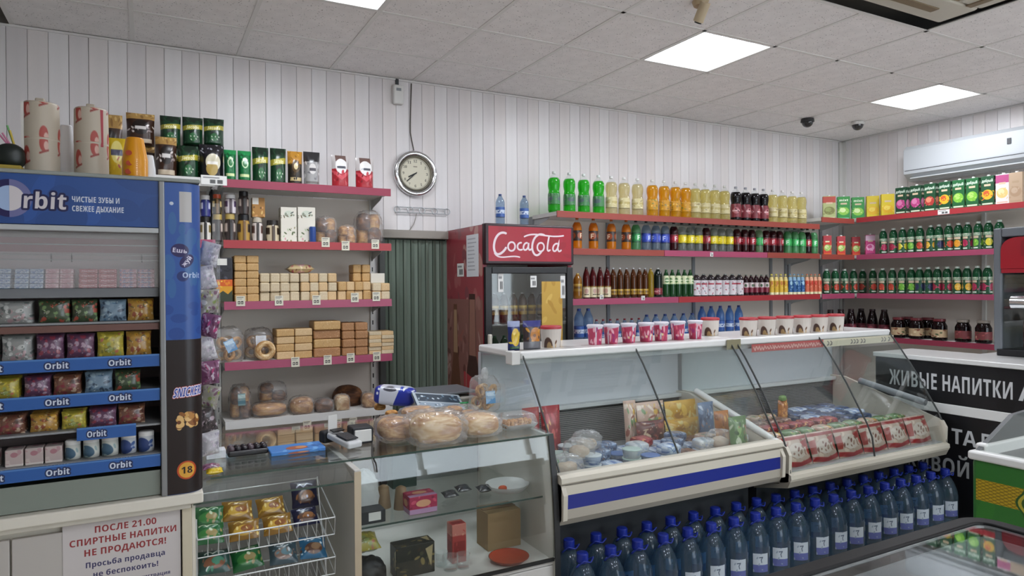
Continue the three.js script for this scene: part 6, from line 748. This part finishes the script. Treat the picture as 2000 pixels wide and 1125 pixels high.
// ---------- chilled display cases ----------
const TOPY = 1.2755;
const caseTube = std(0xffffff, 0.4, { emissive: 0xeef3ff, emissiveIntensity: 2 }), CASE_POWER = 14;
function chilled(label, x0, x1, stripe) {
  const t = thing('chilled_case', label, 'display case');
  const line = [[-2.893, 1.25], [-2.8325, 1.1765], [-2.7665, 1.083], [-2.7, 0.984], [-2.629, 0.863], [-2.5685, 0.764], ...(stripe ? [] : [[-2.5355, 0.687], [-2.521, 0.579]])];
  part(t, 'canopy', rbox(x0, x1, 1.235, TOPY, -3.366, -2.882, 0.012, 3), M.whiteGloss); part(t, 'canopy_trim', box(x0 + 0.01, x1 - 0.01, 1.2095, 1.235, -2.926, -2.906), std(0x9fa3a4, 0.4));
  const xm = (x0 + x1) / 2;
  for (const [a, b] of [[x0 + 0.015, xm - 0.002], [xm + 0.002, x1 - 0.015]]) part(t, 'curved_glass', sheet(a, b, line, 0.004), M.glass);
  for (const x of [x0 + 0.012, xm, x1 - 0.012]) part(t, 'glass_joint', sheet(x - 0.0025, x + 0.0025, line.map(([z, y]) => [z + 0.0035, y + 0.001]), 0.009), mat(0x4a4d4c, 0.4));
  part(t, 'back_wall', box(x0, x1, 0.39, 1.235, -3.366, -3.333), std(0xb4b8bc, 0.35)); part(t, 'back_ledge', rbox(x0 + 0.02, x1 - 0.02, 0.885, 0.909, -3.333, -3.2835, 0.004), std(0xb4b6b4, 0.4));
  const gr = part(t, 'air_grille', box(x0 + 0.02, x1 - 0.02, 0.632, 0.885, -3.333, -3.313), std(0x242426, 0.6)); for (let i = 0; i < 22; i++) part(gr, 'grille_slot', box(x0 + 0.03, x1 - 0.03, 0.643 + i * 0.011, 0.6475 + i * 0.011, -3.313, -3.308), std(0x6a6a68, 0.5));
  part(t, 'deck', box(x0 + 0.022, x1 - 0.022, (stripe ? 0.6485 : 0.5715), (stripe ? 0.6595 : 0.5825), -3.31, stripe ? -2.574 : -2.53), M.lightGrey);
  part(t, 'base_body', box(x0 + 0.02, x1 - 0.02, 0.05, 0.5, -3.344, -2.75), M.darkGrey); part(t, 'plinth', box(x0 + 0.05, x1 - 0.05, 0, 0.05, -3.3, -2.79), M.black);
  if (stripe) {
    part(t, 'bumper', along(x0, x1, [[-2.596, 0.72], [-2.596, 0.755], [-2.541, 0.76], [-2.5256, 0.7475], [-2.5234, 0.7266], [-2.53, 0.72]]), M.cream); part(t, 'bumper_seam', box(x0, x1, 0.7134, 0.72, -2.596, -2.531), mat(0x6f6a60)); part(t, 'apron', box(x0, x1, 0.6727, 0.7134, -2.596, -2.5256), M.cream); part(t, 'blue_stripe', box(x0, x1, 0.61, 0.6727, -2.596, -2.5267), M.blue);
    part(t, 'apron_lower', along(x0, x1, [[-2.596, 0.61], [-2.5256, 0.61], [-2.53, 0.566], [-2.5575, 0.533], [-2.75, 0.467], [-2.75, 0.5], [-2.596, 0.566]]), std(0xb3ada0, 0.5));
  } else { part(t, 'bumper', along(x0, x1, [[-2.563, 0.544], [-2.563, 0.575], [-2.519, 0.579], [-2.497, 0.5704], [-2.4948, 0.5495], [-2.5025, 0.535]]), M.cream); part(t, 'apron_lower', along(x0, x1, [[-2.563, 0.544], [-2.5025, 0.535], [-2.519, 0.5], [-2.75, 0.445], [-2.75, 0.478], [-2.574, 0.511]]), std(0xa29c8e, 0.5)); }
  const side = [[-3.333, 0.918], [-3.223, 0.918], [-2.53, 0.7145], [-2.508, 0.676], [-2.5135, stripe ? 0.566 : 0.533], [-2.75, 0.467], [-3.333, 0.467]];
  for (const x of [x0, x1]) { part(t, 'end_wall', along(x - (x === x1 ? 0.022 : 0), x + (x === x0 ? 0.022 : 0), side), M.cream); part(t, 'end_glass', along(x - (x === x1 ? 0.008 : 0), x + (x === x0 ? 0.008 : 0), [[-3.333, 0.9235], [-3.234, 0.9235], [-2.662, 0.7618], ...line.slice(0, 5).reverse().map(([z, y]) => [z - 0.009, y]), [-3.333, 1.2315]]), M.glass); }
  if (stripe) part(t, 'sloping_rail', rod([x1 - 0.01, 0.937, -3.168], [x1 - 0.01, 0.738, -2.541], 0.019, 12), M.whiteGloss); else part(t, 'sloping_rail', rod([x1 - 0.046, 0.905, -3.08], [x1 - 0.046, 0.818, -2.62], 0.022, 12), M.grey);
  const lz = -2.985;                                                                  // the case lamp under the canopy
  part(t, 'lamp_housing', box(x0 + 0.06, x1 - 0.06, 1.222, 1.235, lz - 0.03, lz + 0.03), M.white); part(t, 'lamp_tube', new THREE.CylinderGeometry(0.009, 0.009, x1 - x0 - 0.16, 10).rotateZ(Math.PI / 2).translate(xm, 1.21, lz), caseTube);
  const l = new THREE.RectAreaLight(0xeef3ff, CASE_POWER, x1 - x0 - 0.16, 0.03); l.position.set(xm, 1.199, lz); l.lookAt(xm, 0, lz); l.name = 'case_lamp_glow'; scene.add(l);
  return t;
}
chilled('chilled glass display case with blue stripe full of dairy packs', 1.59, 2.985, true);
chilled('chilled glass display case of red-banded meat packs beside the black lettered counter', 3.01, 4.466, false);
{ // price strips on the canopy
  const a = atZ(1468, 680, -2.873), b = atZ(1608, 676, -2.873), c = atZ(1745, 668, -2.873);
  single('banner_strip', 'red banner strip with pale marks under the canopy edge', 'banner', onCell(new THREE.BoxGeometry(b.x - a.x, 0.046, 0.001), 'pricestrip_red'), M.print, [(a.x + b.x) / 2, 1.213, -2.873]); single('price_strip_card', 'cream strip with handwritten prices under the canopy edge', 'price strip', onCell(new THREE.BoxGeometry(c.x - b.x, 0.046, 0.001), 'pricestrip_cream'), M.print, [(b.x + c.x) / 2, 1.213, -2.873]);
  single('paper_flap', 'olive paper flap hanging over the canopy joint', 'paper', rbox(-0.055, 0.055, -0.044, 0.013, -0.001, 0.001, 0.0005), std(0x8a8468, 0.7), [2.99, 1.26, -2.8735]);
}
// goods inside the first case
{
  const dk = 0.66, zb = -3.146;
  const stand = (px0, px1, top, z, key, label, d = 0.04, film) => { const s = spot(px0, px1, top, z, dk); const m = single('food_packet', label, 'packet', packet(s.w, s.h, d, key, { seed: px0, crimp: 0.05 }), M.printGloss, [s.x, dk, z]); m.rotation.x = -0.1; };
  stand(1025, 1058, 797, -3.025, 'dl_red', 'dark red packet leaning at the case end behind the nut tray'); stand(1060, 1098, 793, -3.058, 'dl_red', 'red packet with yellow print beside the dark grille'); 
  stand(1222, 1246, 783, zb, 'dl_label', 'tall packet with red and white label beside the grille'); stand(1246, 1300, 785, zb, 'dl_label', 'labelled packet behind the dark sausages', 0.03); stand(1244, 1300, 822, -3.09, 'dl_sausage', 'dark sausages in clear pack standing in the case', 0.05); stand(1302, 1366, 782, zb, 'dl_yellow', 'yellow packet behind the cheese block', 0.03); stand(1300, 1366, 818, -3.09, 'dl_yellow', 'large yellow cheese block in film', 0.06); stand(1368, 1398, 786, -2.93, 'dl_blue', 'blue packet between cheese and orange pack'); stand(1400, 1428, 803, -2.76, 'dl_orange', 'orange brown pack beside the dividing wall'); stand(1428, 1462, 814, -2.64, 'dl_green', 'green labelled pack closest to the dividing wall rail', 0.05);
  const kinds = {};
  const tubOf = (lid, key, R, h) => (kinds[lid + key] ??= (() => { const t = proto('dairy_tub'); part(t, 'tub_body', onCell(lathe([[0.001, 0], [R * 0.85, 0], [R, h * 0.92]], 18), key), M.print); part(t, 'lid', lathe([[R * 1.04, h * 0.9], [R * 1.04, h * 0.97], [R * 0.9, h], [0.001, h]], 18), mat(lid, 0.4)); return t; })());
  const packOf = (key, w, h, d) => (kinds[key + w] ??= onCell(planarUV(lump(w, h, d, { e: 0.5, seed: w * 100 + key.length, amp: 0.08, amp2: 0.04, flat: 0.85, seg: 16, rings: 10 })), key));
  const word = { dl_bluewhite: 'blue and white', dl_white: 'white', dl_brown: 'brown', dl_orange: 'golden', dl_label: 'cream labelled', dl_blue: 'blue', dl_green: 'green', dl_red: 'red' };
  const rowsOf = ['along the bumper', 'in the second row', 'in the third row', 'in the rear row'];
  const plan = [['T0', 'dl_bluewhite', 'dl_white', 'T1', 'T1', 'T0', 'T2', 'dl_label', 'dl_brown', 'dl_orange', 'dl_label'], ['T2', 'dl_white', 'T0', 'dl_bluewhite', 'T1', 'T3', 'dl_bluewhite', 'dl_brown', 'dl_white', 'dl_orange', 'dl_white'], ['dl_green', 'T1', 'dl_bluewhite', 'dl_blue', 'T3', 'dl_white', 'dl_bluewhite', 'dl_blue', 'dl_bluewhite', 'dl_label', 'dl_green'], ['dl_blue', 'dl_red', 'T0', 'dl_white', 'dl_blue', 'dl_bluewhite', 'dl_red', 'dl_bluewhite', 'dl_blue', 'dl_brown']];
  const TUB = { T0: [0xc4ccd0, 'dl_bluewhite', 'white tub with pale lid '], T1: [0xaabfb8, 'dl_white', 'white tub with greenish lid '], T2: [0x3f7a4a, 'dl_bluewhite', 'tub with dark green lid '], T3: [0x5a78b0, 'dl_bluewhite', 'tub with blue lid '] };
  plan.forEach((cols, r) => cols.forEach((k, i) => {
    const x = 1.672 + i * 0.122, z = -2.652 - r * 0.112, tier = r > 0 && (i + r) % 2;
    for (let q = 0; q <= (tier ? 1 : 0); q++) {
      const y = dk + q * 0.047, where = rowsOf[r] + ' of the striped case' + (q ? ', upper tier' : '');
      if (k[0] === 'T') { const [lid, key, w2] = TUB[k]; put(tubOf(lid, key, 0.047, tier ? 0.047 : 0.06), [x, y, z], w2 + where, 'tub', w2 + where, rr(0, 6)); }
      else single('food_pack', word[k] + ' food pack ' + where, 'packet', packOf(k, 0.112 + (i % 3) * 0.002, tier ? 0.047 : 0.056, 0.098), M.printGloss, [x, y, z], word[k] + ' packs ' + where, q ? rr(-0.15, 0.15) : rr(-0.06, 0.06));
    }
  }));
  for (const [x, z, y, l] of [[1.73, -2.7, 0.055, 'crumpled clear bag of food lying on the tubs at the counter end'], [1.86, -2.79, 0.097, 'crumpled clear bag of food on the upper tier before the grille'], [1.98, -2.9, 0.1, 'crumpled clear bag of food beside the dark grille'], [2.72, -2.72, 0.06, 'white crumpled bag on the packs before the dividing wall']]) { const t = thing('filled_bag', l, 'bag', [x, dk + y, z]); part(t, 'contents', lump(0.1, 0.05, 0.08, { seed: x * 50, amp: 0.2, amp2: 0.1 }), std(0xb9a48e, 0.7)); part(t, 'film_bag', lump(0.14, 0.085, 0.115, { seed: x * 70, crumple: 0.35, amp2: 0.1, freq: 2.6, seg: 34, rings: 22 }), M.film); }
}
// goods inside the second case
{
  const dk = 0.583; let n = 0;
  for (let i = 0; i < 6; i++) { const m = single('meat_pack', 'large meat pack with red bands leaning on the curved glass', 'packet', packet(0.22, 0.17, 0.055, 'dl_brand', { seed: i + 2 }), M.printGloss, [3.168 + i * 0.2255, dk, -2.572], 'red-banded meat packs'); m.rotation.x = -0.32; }
  for (let r = 0; r < 2; r++) for (let i = 0; i < 9; i++) single('small_pack', r ? 'green and cream pack in the row behind the meat packs, second tier' : 'green and cream pack in the row behind the meat packs', 'packet', onCell(planarUV(lump(0.132, 0.0825, 0.093, { e: 0.5, seed: i + r * 5, amp: 0.06, flat: 0.9, seg: 16, rings: 10 })), i % 3 ? 'dl_green' : 'dl_label'), M.printGloss, [3.113 + i * 0.141, dk + r * 0.084, -2.705 - r * 0.005], r ? 'green cream packs, upper tier' : 'green cream packs, lower tier');
  const low = (x, z, w, h, d, key, label, group, lift = 0) => single('food_pack', label, 'packet', onCell(planarUV(lump(w, h, d, { e: 0.55, seed: ++n, amp: 0.07, amp2: 0.05, flat: 0.85, seg: 16, rings: 10 })), key), M.printGloss, [x, dk + lift, z], group, rr(-0.2, 0.2));
  const riser = thing('tray_riser', 'grey raised tray at the back of the meat case', 'tray'); part(riser, 'tray', rbox(3.07, 4.4, dk, 0.692, -3.29, -2.815, 0.006), M.lightGrey);
  const d2 = 0.1095;
  for (let i = 0; i < 7; i++) low(3.146 + i * 0.11, -2.872, 0.104, 0.055, 0.098, 'dl_red', 'red meat pack on the raised tray, front row', 'red packs on the raised tray', d2);
  for (let i = 0; i < 4; i++) low(3.146 + i * 0.121, -2.982, 0.11, 0.06, 0.098, 'dl_brown', 'brown meat pack behind the red ones on the raised tray', 'brown packs on the raised tray', d2);
  for (let i = 0; i < 4; i++) low(3.146 + i * 0.121, -3.09, 0.11, 0.066, 0.088, 'dl_label', 'cream and brown pack at the back of the raised tray', 'cream packs on the raised tray', d2);
  for (let j = 0; j < 3; j++) for (let i = 0; i < 4; i++) low(3.78 + i * 0.145, -2.98 - j * 0.11, 0.137, 0.05, 0.098, (i + j) % 3 ? 'fish' : 'dl_bluewhite', 'dark blue fish pack on the raised tray beside the rail', 'blue fish packs', d2);
  for (let i = 0; i < 2; i++) low(4.0 + i * 0.15, -2.87, 0.13, 0.045, 0.066, 'fish', 'blue fish pack at the tray edge beside the red packs', 'blue fish packs at the tray edge', d2);
  const p = thing('carrot_pack', 'upright bag of orange carrots standing in the meat case', 'packet', [3.66, dk + d2, -3.1]); part(p, 'bag', packet(0.085, 0.14, 0.044, 'dl_orange', { seed: 3 }), M.printGloss); part(p, 'green_tops', lump(0.055, 0.033, 0.033, { seed: 3, crumple: 0.3 }), mat(0x6a8a4a), [0, 0.135, 0]);
}
// goods standing on the canopies
{
  const y = TOPY + 0.0005, z = -3.014;
  const pink = proto('pink_tub'); part(pink, 'tub_body', onCell(lathe([[0.001, 0], [0.034, 0], [0.042, 0.099]], 20), 'tub_pink'), M.print); part(pink, 'lid', lathe([[0.045, 0.095], [0.045, 0.103], [0.04, 0.107], [0.001, 0.107]], 20), std(0xd6d2da, 0.4));
  for (const px of [1162, 1194, 1228, 1262, 1291, 1324, 1358]) { const p = atZ(px, 655, z); put(pink, [p.x, y, z], 'small white tub with pink and yellow print on the case canopy', 'tub', 'pink printed tubs', rr(0, 6)); }
  const bucket = proto('white_bucket'); part(bucket, 'bucket_body', onCell(lathe([[0.001, 0], [0.048, 0], [0.055, 0.099]], 22), 'tub_brown'), M.print); part(bucket, 'lid', lathe([[0.057, 0.095], [0.057, 0.107], [0.051, 0.111], [0.001, 0.111]], 22), mat(0xb0343c, 0.4));
  for (const px of [1462, 1498, 1533, 1567, 1600, 1632]) { const p = atZ(px, 650, z); put(bucket, [p.x, y, z], 'white bucket with red lid and brown round picture in the canopy row', 'tub', 'white buckets on the canopy', 4.0); }
  put(bucket, [atZ(1387, 655, -3.146).x, y, -3.146], 'white bucket with red lid behind the last pink tub', 'tub', undefined, 4.2); put(bucket, [atZ(1076, 660, z).x, y, z], 'white bucket with red lid beside the chips packets', 'tub', undefined, 4.4);
  for (const [a, b, tp, k, l] of [[991, 1015, 627, 'chips_blue', 'blue and yellow chips packet at the canopy end'], [1021, 1056, 626, 'chips_dark', 'dark chips packet with golden print beside the white bucket']]) { const s = spot(a, b, tp, -2.97, y); single('chips_packet', l, 'packet', packet(s.w, s.h, 0.044, k, { seed: a, stand: true }), M.printGloss, [s.x, y, -2.97]); }
  const pb = thing('white_bracket', 'white plastic clip holding the canopy end above the bread', 'bracket', [1.588, 1.245, -2.915]); part(pb, 'clip', rbox(-0.05, 0, -0.033, 0.033, -0.033, 0.033, 0.006), M.white);
}
// ---------- water under the cases ----------
{
  const b = proto('large_water_bottle'), R = 0.0705, H = 0.43, m = phys(0x9dbcd2, 0.06, { transmission: 0.9, thickness: 0, ior: 1.4 });
  const prof = [[0.001, 0]]; for (let i = 0; i <= 22; i++) { const f = i / 22; prof.push([f < 0.66 ? R * (0.985 + 0.015 * Math.cos(f * 95)) : R * (0.3 + 0.7 * Math.pow(Math.cos((f - 0.66) / 0.34 * Math.PI / 2), 0.75)), 0.002 + f * (H - 0.044)]); } prof.push([0.001, H - 0.04]);
  part(b, 'bottle_body', lathe(prof, 20), m); part(b, 'cap', lathe([[0.001, H], [0.023, H], [0.026, H - 0.004], [0.026, H - 0.033], [0.028, H - 0.037], [0.022, H - 0.044]].reverse(), 18), mat(0x1c2f94, 0.3)); part(b, 'carry_handle', tube([[-0.026, H - 0.044, 0], [-0.044, H - 0.055, 0], [-0.033, H - 0.022, 0.033], [0, H - 0.033, 0.044], [0.033, H - 0.022, 0.033], [0.026, H - 0.044, 0]], 0.0033, 18, 5), mat(0x24389a, 0.35));
  const lb = onCell(new THREE.CylinderGeometry(R + 0.001, R + 0.001, 0.093, 12, 1, true, -1.2, 1.1).translate(0, 0.2, 0), 'lab_bigwater'); part(b, 'bottle_label', lb, std(0xffffff, 0.5, { map: atlasTex, side: THREE.DoubleSide }));
  for (let i = 0; i < 19; i++) put(b, [1.666 + i * 0.151, 0, -2.48], 'big clear water bottle with blue cap in the front row under the cases', 'bottle', 'big water bottles, front row', 0.25 + rr(-0.15, 0.15));
  for (let i = 0; i < 19; i++) put(b, [1.7 + i * 0.151, 0, -2.64], 'big clear water bottle with blue cap in the rear row under the cases', 'bottle', 'big water bottles, rear row', 0.25 + rr(-0.3, 0.3));
}
// ---------- counter with black lettering ----------
const SX = 4.6;
{
  const z0 = -3.08, z1 = -1.1, t = thing('lettered_counter', 'white bar counter with black front panels and white Cyrillic lettering', 'counter');
  part(t, 'body', box(SX + 0.012, 5.0, 0, 1.066, z0 + 0.01, z1), M.lightGrey); part(t, 'counter_top', rbox(SX - 0.02, 5.04, 1.068, 1.1, z0 - 0.01, z1, 0.006), M.whiteGloss); part(t, 'counter_top', rbox(5.0, 5.5, 1.065, 1.099, -2.62, z1, 0.004), M.whiteGloss); part(t, 'body', box(5.0, 5.48, 0, 1.064, -2.6, z1), M.lightGrey);
  const up = canvasTex(1400, 200, (g, c) => { g.f('#141316').n(30, ['#18171a', '#111013'], 0.03, 0.1); const u = (px) => (atX(px, 760, SX).z - z0) / (z1 - z0); g.t('ЖИВЫЕ НАПИТКИ', (u(1737) + u(1981)) / 2, 0.5, 0.56, '#cfd0d2', { max: u(1981) - u(1737), weight: 'bold' }).t('А', u(1989), 0.5, 0.56, '#cfd0d2', { align: 'left' }); });
  const lo = canvasTex(1400, 500, (g) => { g.f('#121114').n(40, ['#161518', '#0f0e11'], 0.03, 0.1); const u = (px) => (atX(px, 860, SX).z - z0) / (z1 - z0); g.t('ТА', (u(1858) + u(1908)) / 2, 0.2, 0.2, '#c4c6c8', { max: u(1908) - u(1858) }).t('ПТ', (u(1914) + u(1962)) / 2, 0.2, 0.2, '#c4c6c8', { max: u(1962) - u(1914) }).t('ЖИВОЙ', (u(1760) + u(1896)) / 2, 0.5, 0.21, '#aeb0b2', { max: u(1896) - u(1760) }); });
  const panel = (y0, y1, tex, name) => { const b = part(t, name, box(SX, SX + 0.012, y0, y1, z0, z1), mat(0x121114, 0.4)); part(b, 'lettering', new THREE.PlaneGeometry(z1 - z0, y1 - y0).rotateY(-Math.PI / 2).translate(SX - 0.001, (y0 + y1) / 2, (z0 + z1) / 2), std(0xffffff, 0.4, { map: tex })); };
  panel(0.8, 1.066, up, 'upper_panel'); part(t, 'white_band', rbox(SX - 0.006, SX + 0.012, 0.735, 0.798, z0, z1, 0.004), M.whiteGloss); panel(0.05, 0.733, lo, 'lower_panel');
}
{ // small branded cooler and tap on that counter
  const x = 5.02, z0 = -2.52, z1 = -1.85, y0 = 1.1005, y1 = 1.95, t = thing('counter_cooler', 'grey countertop cooler with rounded red header standing on the white counter', 'fridge');
  part(t, 'cabinet_frame', merge([rbox(x, x + 0.45, y0 + 0.03, y1, z0, z0 + 0.05, 0.012), rbox(x, x + 0.45, y0 + 0.03, y1, z1 - 0.05, z1, 0.012), rbox(x, x + 0.45, y1 - 0.06, y1, z0 + 0.05, z1 - 0.05, 0.01)]), std(0x6e7379, 0.45)); part(t, 'back_panel', box(x + 0.42, x + 0.45, y0 + 0.03, y1 - 0.06, z0 + 0.05, z1 - 0.05), M.black); part(t, 'base', rbox(x - 0.004, x + 0.45, y0, y0 + 0.045, z0 + 0.02, z1, 0.006), mat(0x16171a));
  const hs = new THREE.Shape(); hs.moveTo(0, 0); hs.lineTo(0, 0.11); hs.quadraticCurveTo(0, 0.2, 0.1, 0.205); hs.lineTo(0.56, 0.205); hs.lineTo(0.56, 0); hs.closePath();
  part(t, 'header', new THREE.ExtrudeGeometry(hs, { depth: 0.02, bevelEnabled: false }).rotateY(-Math.PI / 2).translate(x + 0.012, y1 - 0.27, z0 + 0.05), M.redGloss);
  const tex = canvasTex(512, 128, (g) => { g.f('#8e1020'); script(g, '#e4d4d8', 0.07); }); part(t, 'header_print', new THREE.PlaneGeometry(0.44, 0.1).rotateY(-Math.PI / 2).translate(x - 0.0092, y1 - 0.14, z0 + 0.39), std(0xffffff, 0.35, { map: tex })); part(t, 'header_lip', rbox(x - 0.004, x + 0.012, y1 - 0.3, y1 - 0.27, z0 + 0.05, z1 - 0.05, 0.004), mat(0xa01828, 0.35));
  part(t, 'door_glass', box(x + 0.02, x + 0.024, y0 + 0.05, y1 - 0.31, z0 + 0.05, z1 - 0.05), M.glass); part(t, 'inner_shelf', box(x + 0.03, x + 0.41, 1.42, 1.428, z0 + 0.05, z1 - 0.05), M.darkGrey);
  const tp = thing('beer_tap', 'chrome beer tap barrel in front of the countertop cooler', 'tap', [x - 0.09, 1.1, -2.2]); part(tp, 'pillar', cyl(0.02, 0.02, 0.33, 16), M.chrome); part(tp, 'barrel', new THREE.CylinderGeometry(0.042, 0.042, 0.36, 22).rotateX(Math.PI / 2).translate(0, 0.36, 0.02), M.chrome); part(tp, 'foot', cyl(0.05, 0.045, 0.015, 20), M.chrome);
  const rb = bottleKind('red_bottle', 0.24, 0.026, 0x6a1420, 0x8a1a24, null, { t: 0.2 }); put(rb, [x + 0.1, y0 + 0.046, -2.36], 'slim red bottle inside the countertop cooler', 'bottle');
}
// ---------- chest freezers ----------
{
  const x0 = 3.2, x1 = 3.85, z0 = -1.7, z1 = -0.5, yt = 0.85, t = thing('green_freezer', 'chest freezer with green front, yellow lattice band and slanted glass lid', 'freezer');
  part(t, 'body', rbox(x0 + 0.004, x1, 0.06, yt - 0.03, z0, z1, 0.02), std(0x2f6a2c, 0.4)); part(t, 'feet', merge([[x0 + 0.08, z0 + 0.08], [x1 - 0.08, z0 + 0.08], [x0 + 0.08, z1 - 0.08], [x1 - 0.08, z1 - 0.08]].map(([x, z]) => cyl(0.025, 0.025, 0.06, 10).translate(x, 0, z))), M.black);
  const tex = canvasTex(1024, 640, (g, c) => {
    g.f('#2f6f2a').n(20, ['#327529', '#2c6928'], 0.03, 0.1); const b0 = 0.13, b1 = 0.28; g.r(0, b0, 1, b1 - b0, '#b89a1c'); c.save(); c.beginPath(); c.rect(0, b0 * 640, 1024, (b1 - b0) * 640); c.clip(); c.strokeStyle = '#6f5c10'; c.lineWidth = 2.5; for (let i = -20; i < 60; i++) { c.beginPath(); c.moveTo(i * 26, b0 * 640); c.lineTo(i * 26 + 170, b1 * 640); c.stroke(); c.beginPath(); c.moveTo(i * 26, b0 * 640); c.lineTo(i * 26 - 170, b1 * 640); c.stroke(); } c.restore();
    for (const [r, col] of [[140, '#25501c'], [132, '#b8a83a'], [120, '#3a5a24'], [110, '#a8b4c4']]) { c.fillStyle = col; c.beginPath(); for (let a = 0; a <= 64; a++) { const th = a / 64 * Math.PI * 2, rr2 = r * (1 + 0.06 * Math.cos(8 * th)); c.lineTo(0.27 * 1024 + rr2 * Math.cos(th) * 0.95, 0.23 * 640 + rr2 * Math.sin(th)); } c.fill(); }
    c.fillStyle = '#d8dce0'; c.beginPath(); c.ellipse(0.27 * 1024, 0.28 * 640, 80, 40, 0, 0, 7); c.fill(); c.fillStyle = '#9a2c30'; c.beginPath(); c.ellipse(0.24 * 1024, 0.23 * 640, 30, 18, 0, 0, 7); c.fill();
  });
  part(t, 'front_print', new THREE.PlaneGeometry(z1 - z0 - 0.04, 0.62).rotateY(-Math.PI / 2).translate(x0 + 0.0025, 0.505, (z0 + z1) / 2), std(0xffffff, 0.35, { map: tex })); part(t, 'rim', merge([rbox(x0 - 0.012, x0 + 0.05, yt - 0.035, yt + 0.004, z0 - 0.01, z1 + 0.01, 0.012, 3), rbox(x1 - 0.05, x1 + 0.01, yt - 0.035, yt + 0.06, z0 - 0.01, z1 + 0.01, 0.012, 3), rbox(x0 + 0.05, x1 - 0.05, yt - 0.035, yt + 0.03, z0 - 0.01, z0 + 0.04, 0.012, 3), rbox(x0 + 0.05, x1 - 0.05, yt - 0.035, yt + 0.03, z1 - 0.04, z1 + 0.01, 0.012, 3)]), M.whiteGloss);
  const ls = new THREE.Shape([[x0 + 0.02, yt + 0.004], [x0 + 0.3, yt + 0.13], [x1 - 0.03, yt + 0.15], [x1 - 0.03, yt + 0.157], [x0 + 0.298, yt + 0.137], [x0 + 0.014, yt + 0.008]].map((p) => new THREE.Vector2(...p))); part(t, 'glass_lid', new THREE.ExtrudeGeometry(ls, { depth: z1 - z0 - 0.06, bevelEnabled: false }).translate(0, 0, z0 + 0.03), M.glass);
  part(t, 'lid_end', new THREE.ExtrudeGeometry(new THREE.Shape([[x0 + 0.02, yt + 0.003], [x0 + 0.3, yt + 0.135], [x1 - 0.03, yt + 0.155], [x1 - 0.03, yt + 0.003]].map((p) => new THREE.Vector2(...p))), { depth: 0.02, bevelEnabled: false }).translate(0, 0, z0 + 0.008), std(0x5b5e60, 0.4)); part(t, 'inner_cover', box(x0 + 0.05, x1 - 0.05, yt - 0.03, yt - 0.02, z0 + 0.04, z1 - 0.04), std(0x77797a, 0.5));
}
{
  const x0 = 0.95, x1 = 2.325, z0 = -1.225, z1 = -0.52, yt = 0.85, r = 0.09, t = thing('ice_cream_freezer', 'chest freezer with dark rounded rim and glass lid over frozen packs', 'freezer');
  const rr4 = (a, b, c, d, q) => { const s = new THREE.Shape(); s.moveTo(a + q, c); s.lineTo(b - q, c); s.quadraticCurveTo(b, c, b, c + q); s.lineTo(b, d - q); s.quadraticCurveTo(b, d, b - q, d); s.lineTo(a + q, d); s.quadraticCurveTo(a, d, a, d - q); s.lineTo(a, c + q); s.quadraticCurveTo(a, c, a + q, c); return s; };
  const ringShape = (a, b) => { const s = rr4(x0 - a, x1 + a, z0 - a, z1 + a, r + a); s.holes.push(new THREE.Path(rr4(x0 + b, x1 - b, z0 + b, z1 - b, r * 0.6).getPoints(8))); return s; };
  const flat = (s, y, h, bev = 0) => flip(new THREE.ExtrudeGeometry(s, { depth: h, bevelEnabled: bev > 0, bevelSize: bev, bevelThickness: bev, bevelSegments: 3, curveSegments: 10 }).applyMatrix4(new THREE.Matrix4().set(1, 0, 0, 0, 0, 0, 1, y, 0, 1, 0, 0, 0, 0, 0, 1)));
  const dbl = (m) => { const c = m.clone(); c.side = THREE.DoubleSide; return c; };
  part(t, 'outer_wall', flat(ringShape(-0.01, 0.05), 0.1, yt - 0.14), dbl(M.grey)); part(t, 'floor_panel', flat(rr4(x0 + 0.02, x1 - 0.02, z0 + 0.02, z1 - 0.02, r * 0.6), 0.08, 0.02), dbl(M.white)); part(t, 'rim', flat(ringShape(0.004, 0.035), yt - 0.035, 0.03, 0.008), dbl(phys(0x0b0b0c, 0.45, { specularIntensity: 0.25 }))); part(t, 'rim_trim', flat(ringShape(-0.036, 0.046), yt - 0.01, 0.006), dbl(M.steel));
  part(t, 'glass_lid', flat(rr4(x0 + 0.046, x1 - 0.046, z0 + 0.046, z1 - 0.046, r * 0.6), yt - 0.008, 0.005), dbl(M.glass)); part(t, 'feet', merge([[x0 + 0.12, z0 + 0.12], [x1 - 0.12, z0 + 0.12], [x0 + 0.12, z1 - 0.12], [x1 - 0.12, z1 - 0.12]].map(([x, z]) => cyl(0.025, 0.025, 0.08, 10).translate(x, 0, z))), M.black);
  for (let j = 0; j < 4; j++) for (let i = 0; i < 8; i++) single('frozen_box', (i + j) % 3 ? 'frozen food carton in the dark-rimmed chest freezer' : 'blue frozen carton in the dark-rimmed chest freezer', 'box', onCell(rbox(-0.07, 0.07, 0, 0.46, -0.065, 0.065, 0.004), (i + j) % 3 ? 'ice' : 'fish'), M.print, [x0 + 0.145 + i * 0.153, 0.101, z0 + 0.14 + j * 0.142], (i + j) % 3 ? 'frozen cartons' : 'blue frozen cartons', 0);
}
scene.traverse((o) => { if (o.isMesh) { o.castShadow = true; o.receiveShadow = true; } });
atlasTex.needsUpdate = true;
renderer.render(scene, camera);
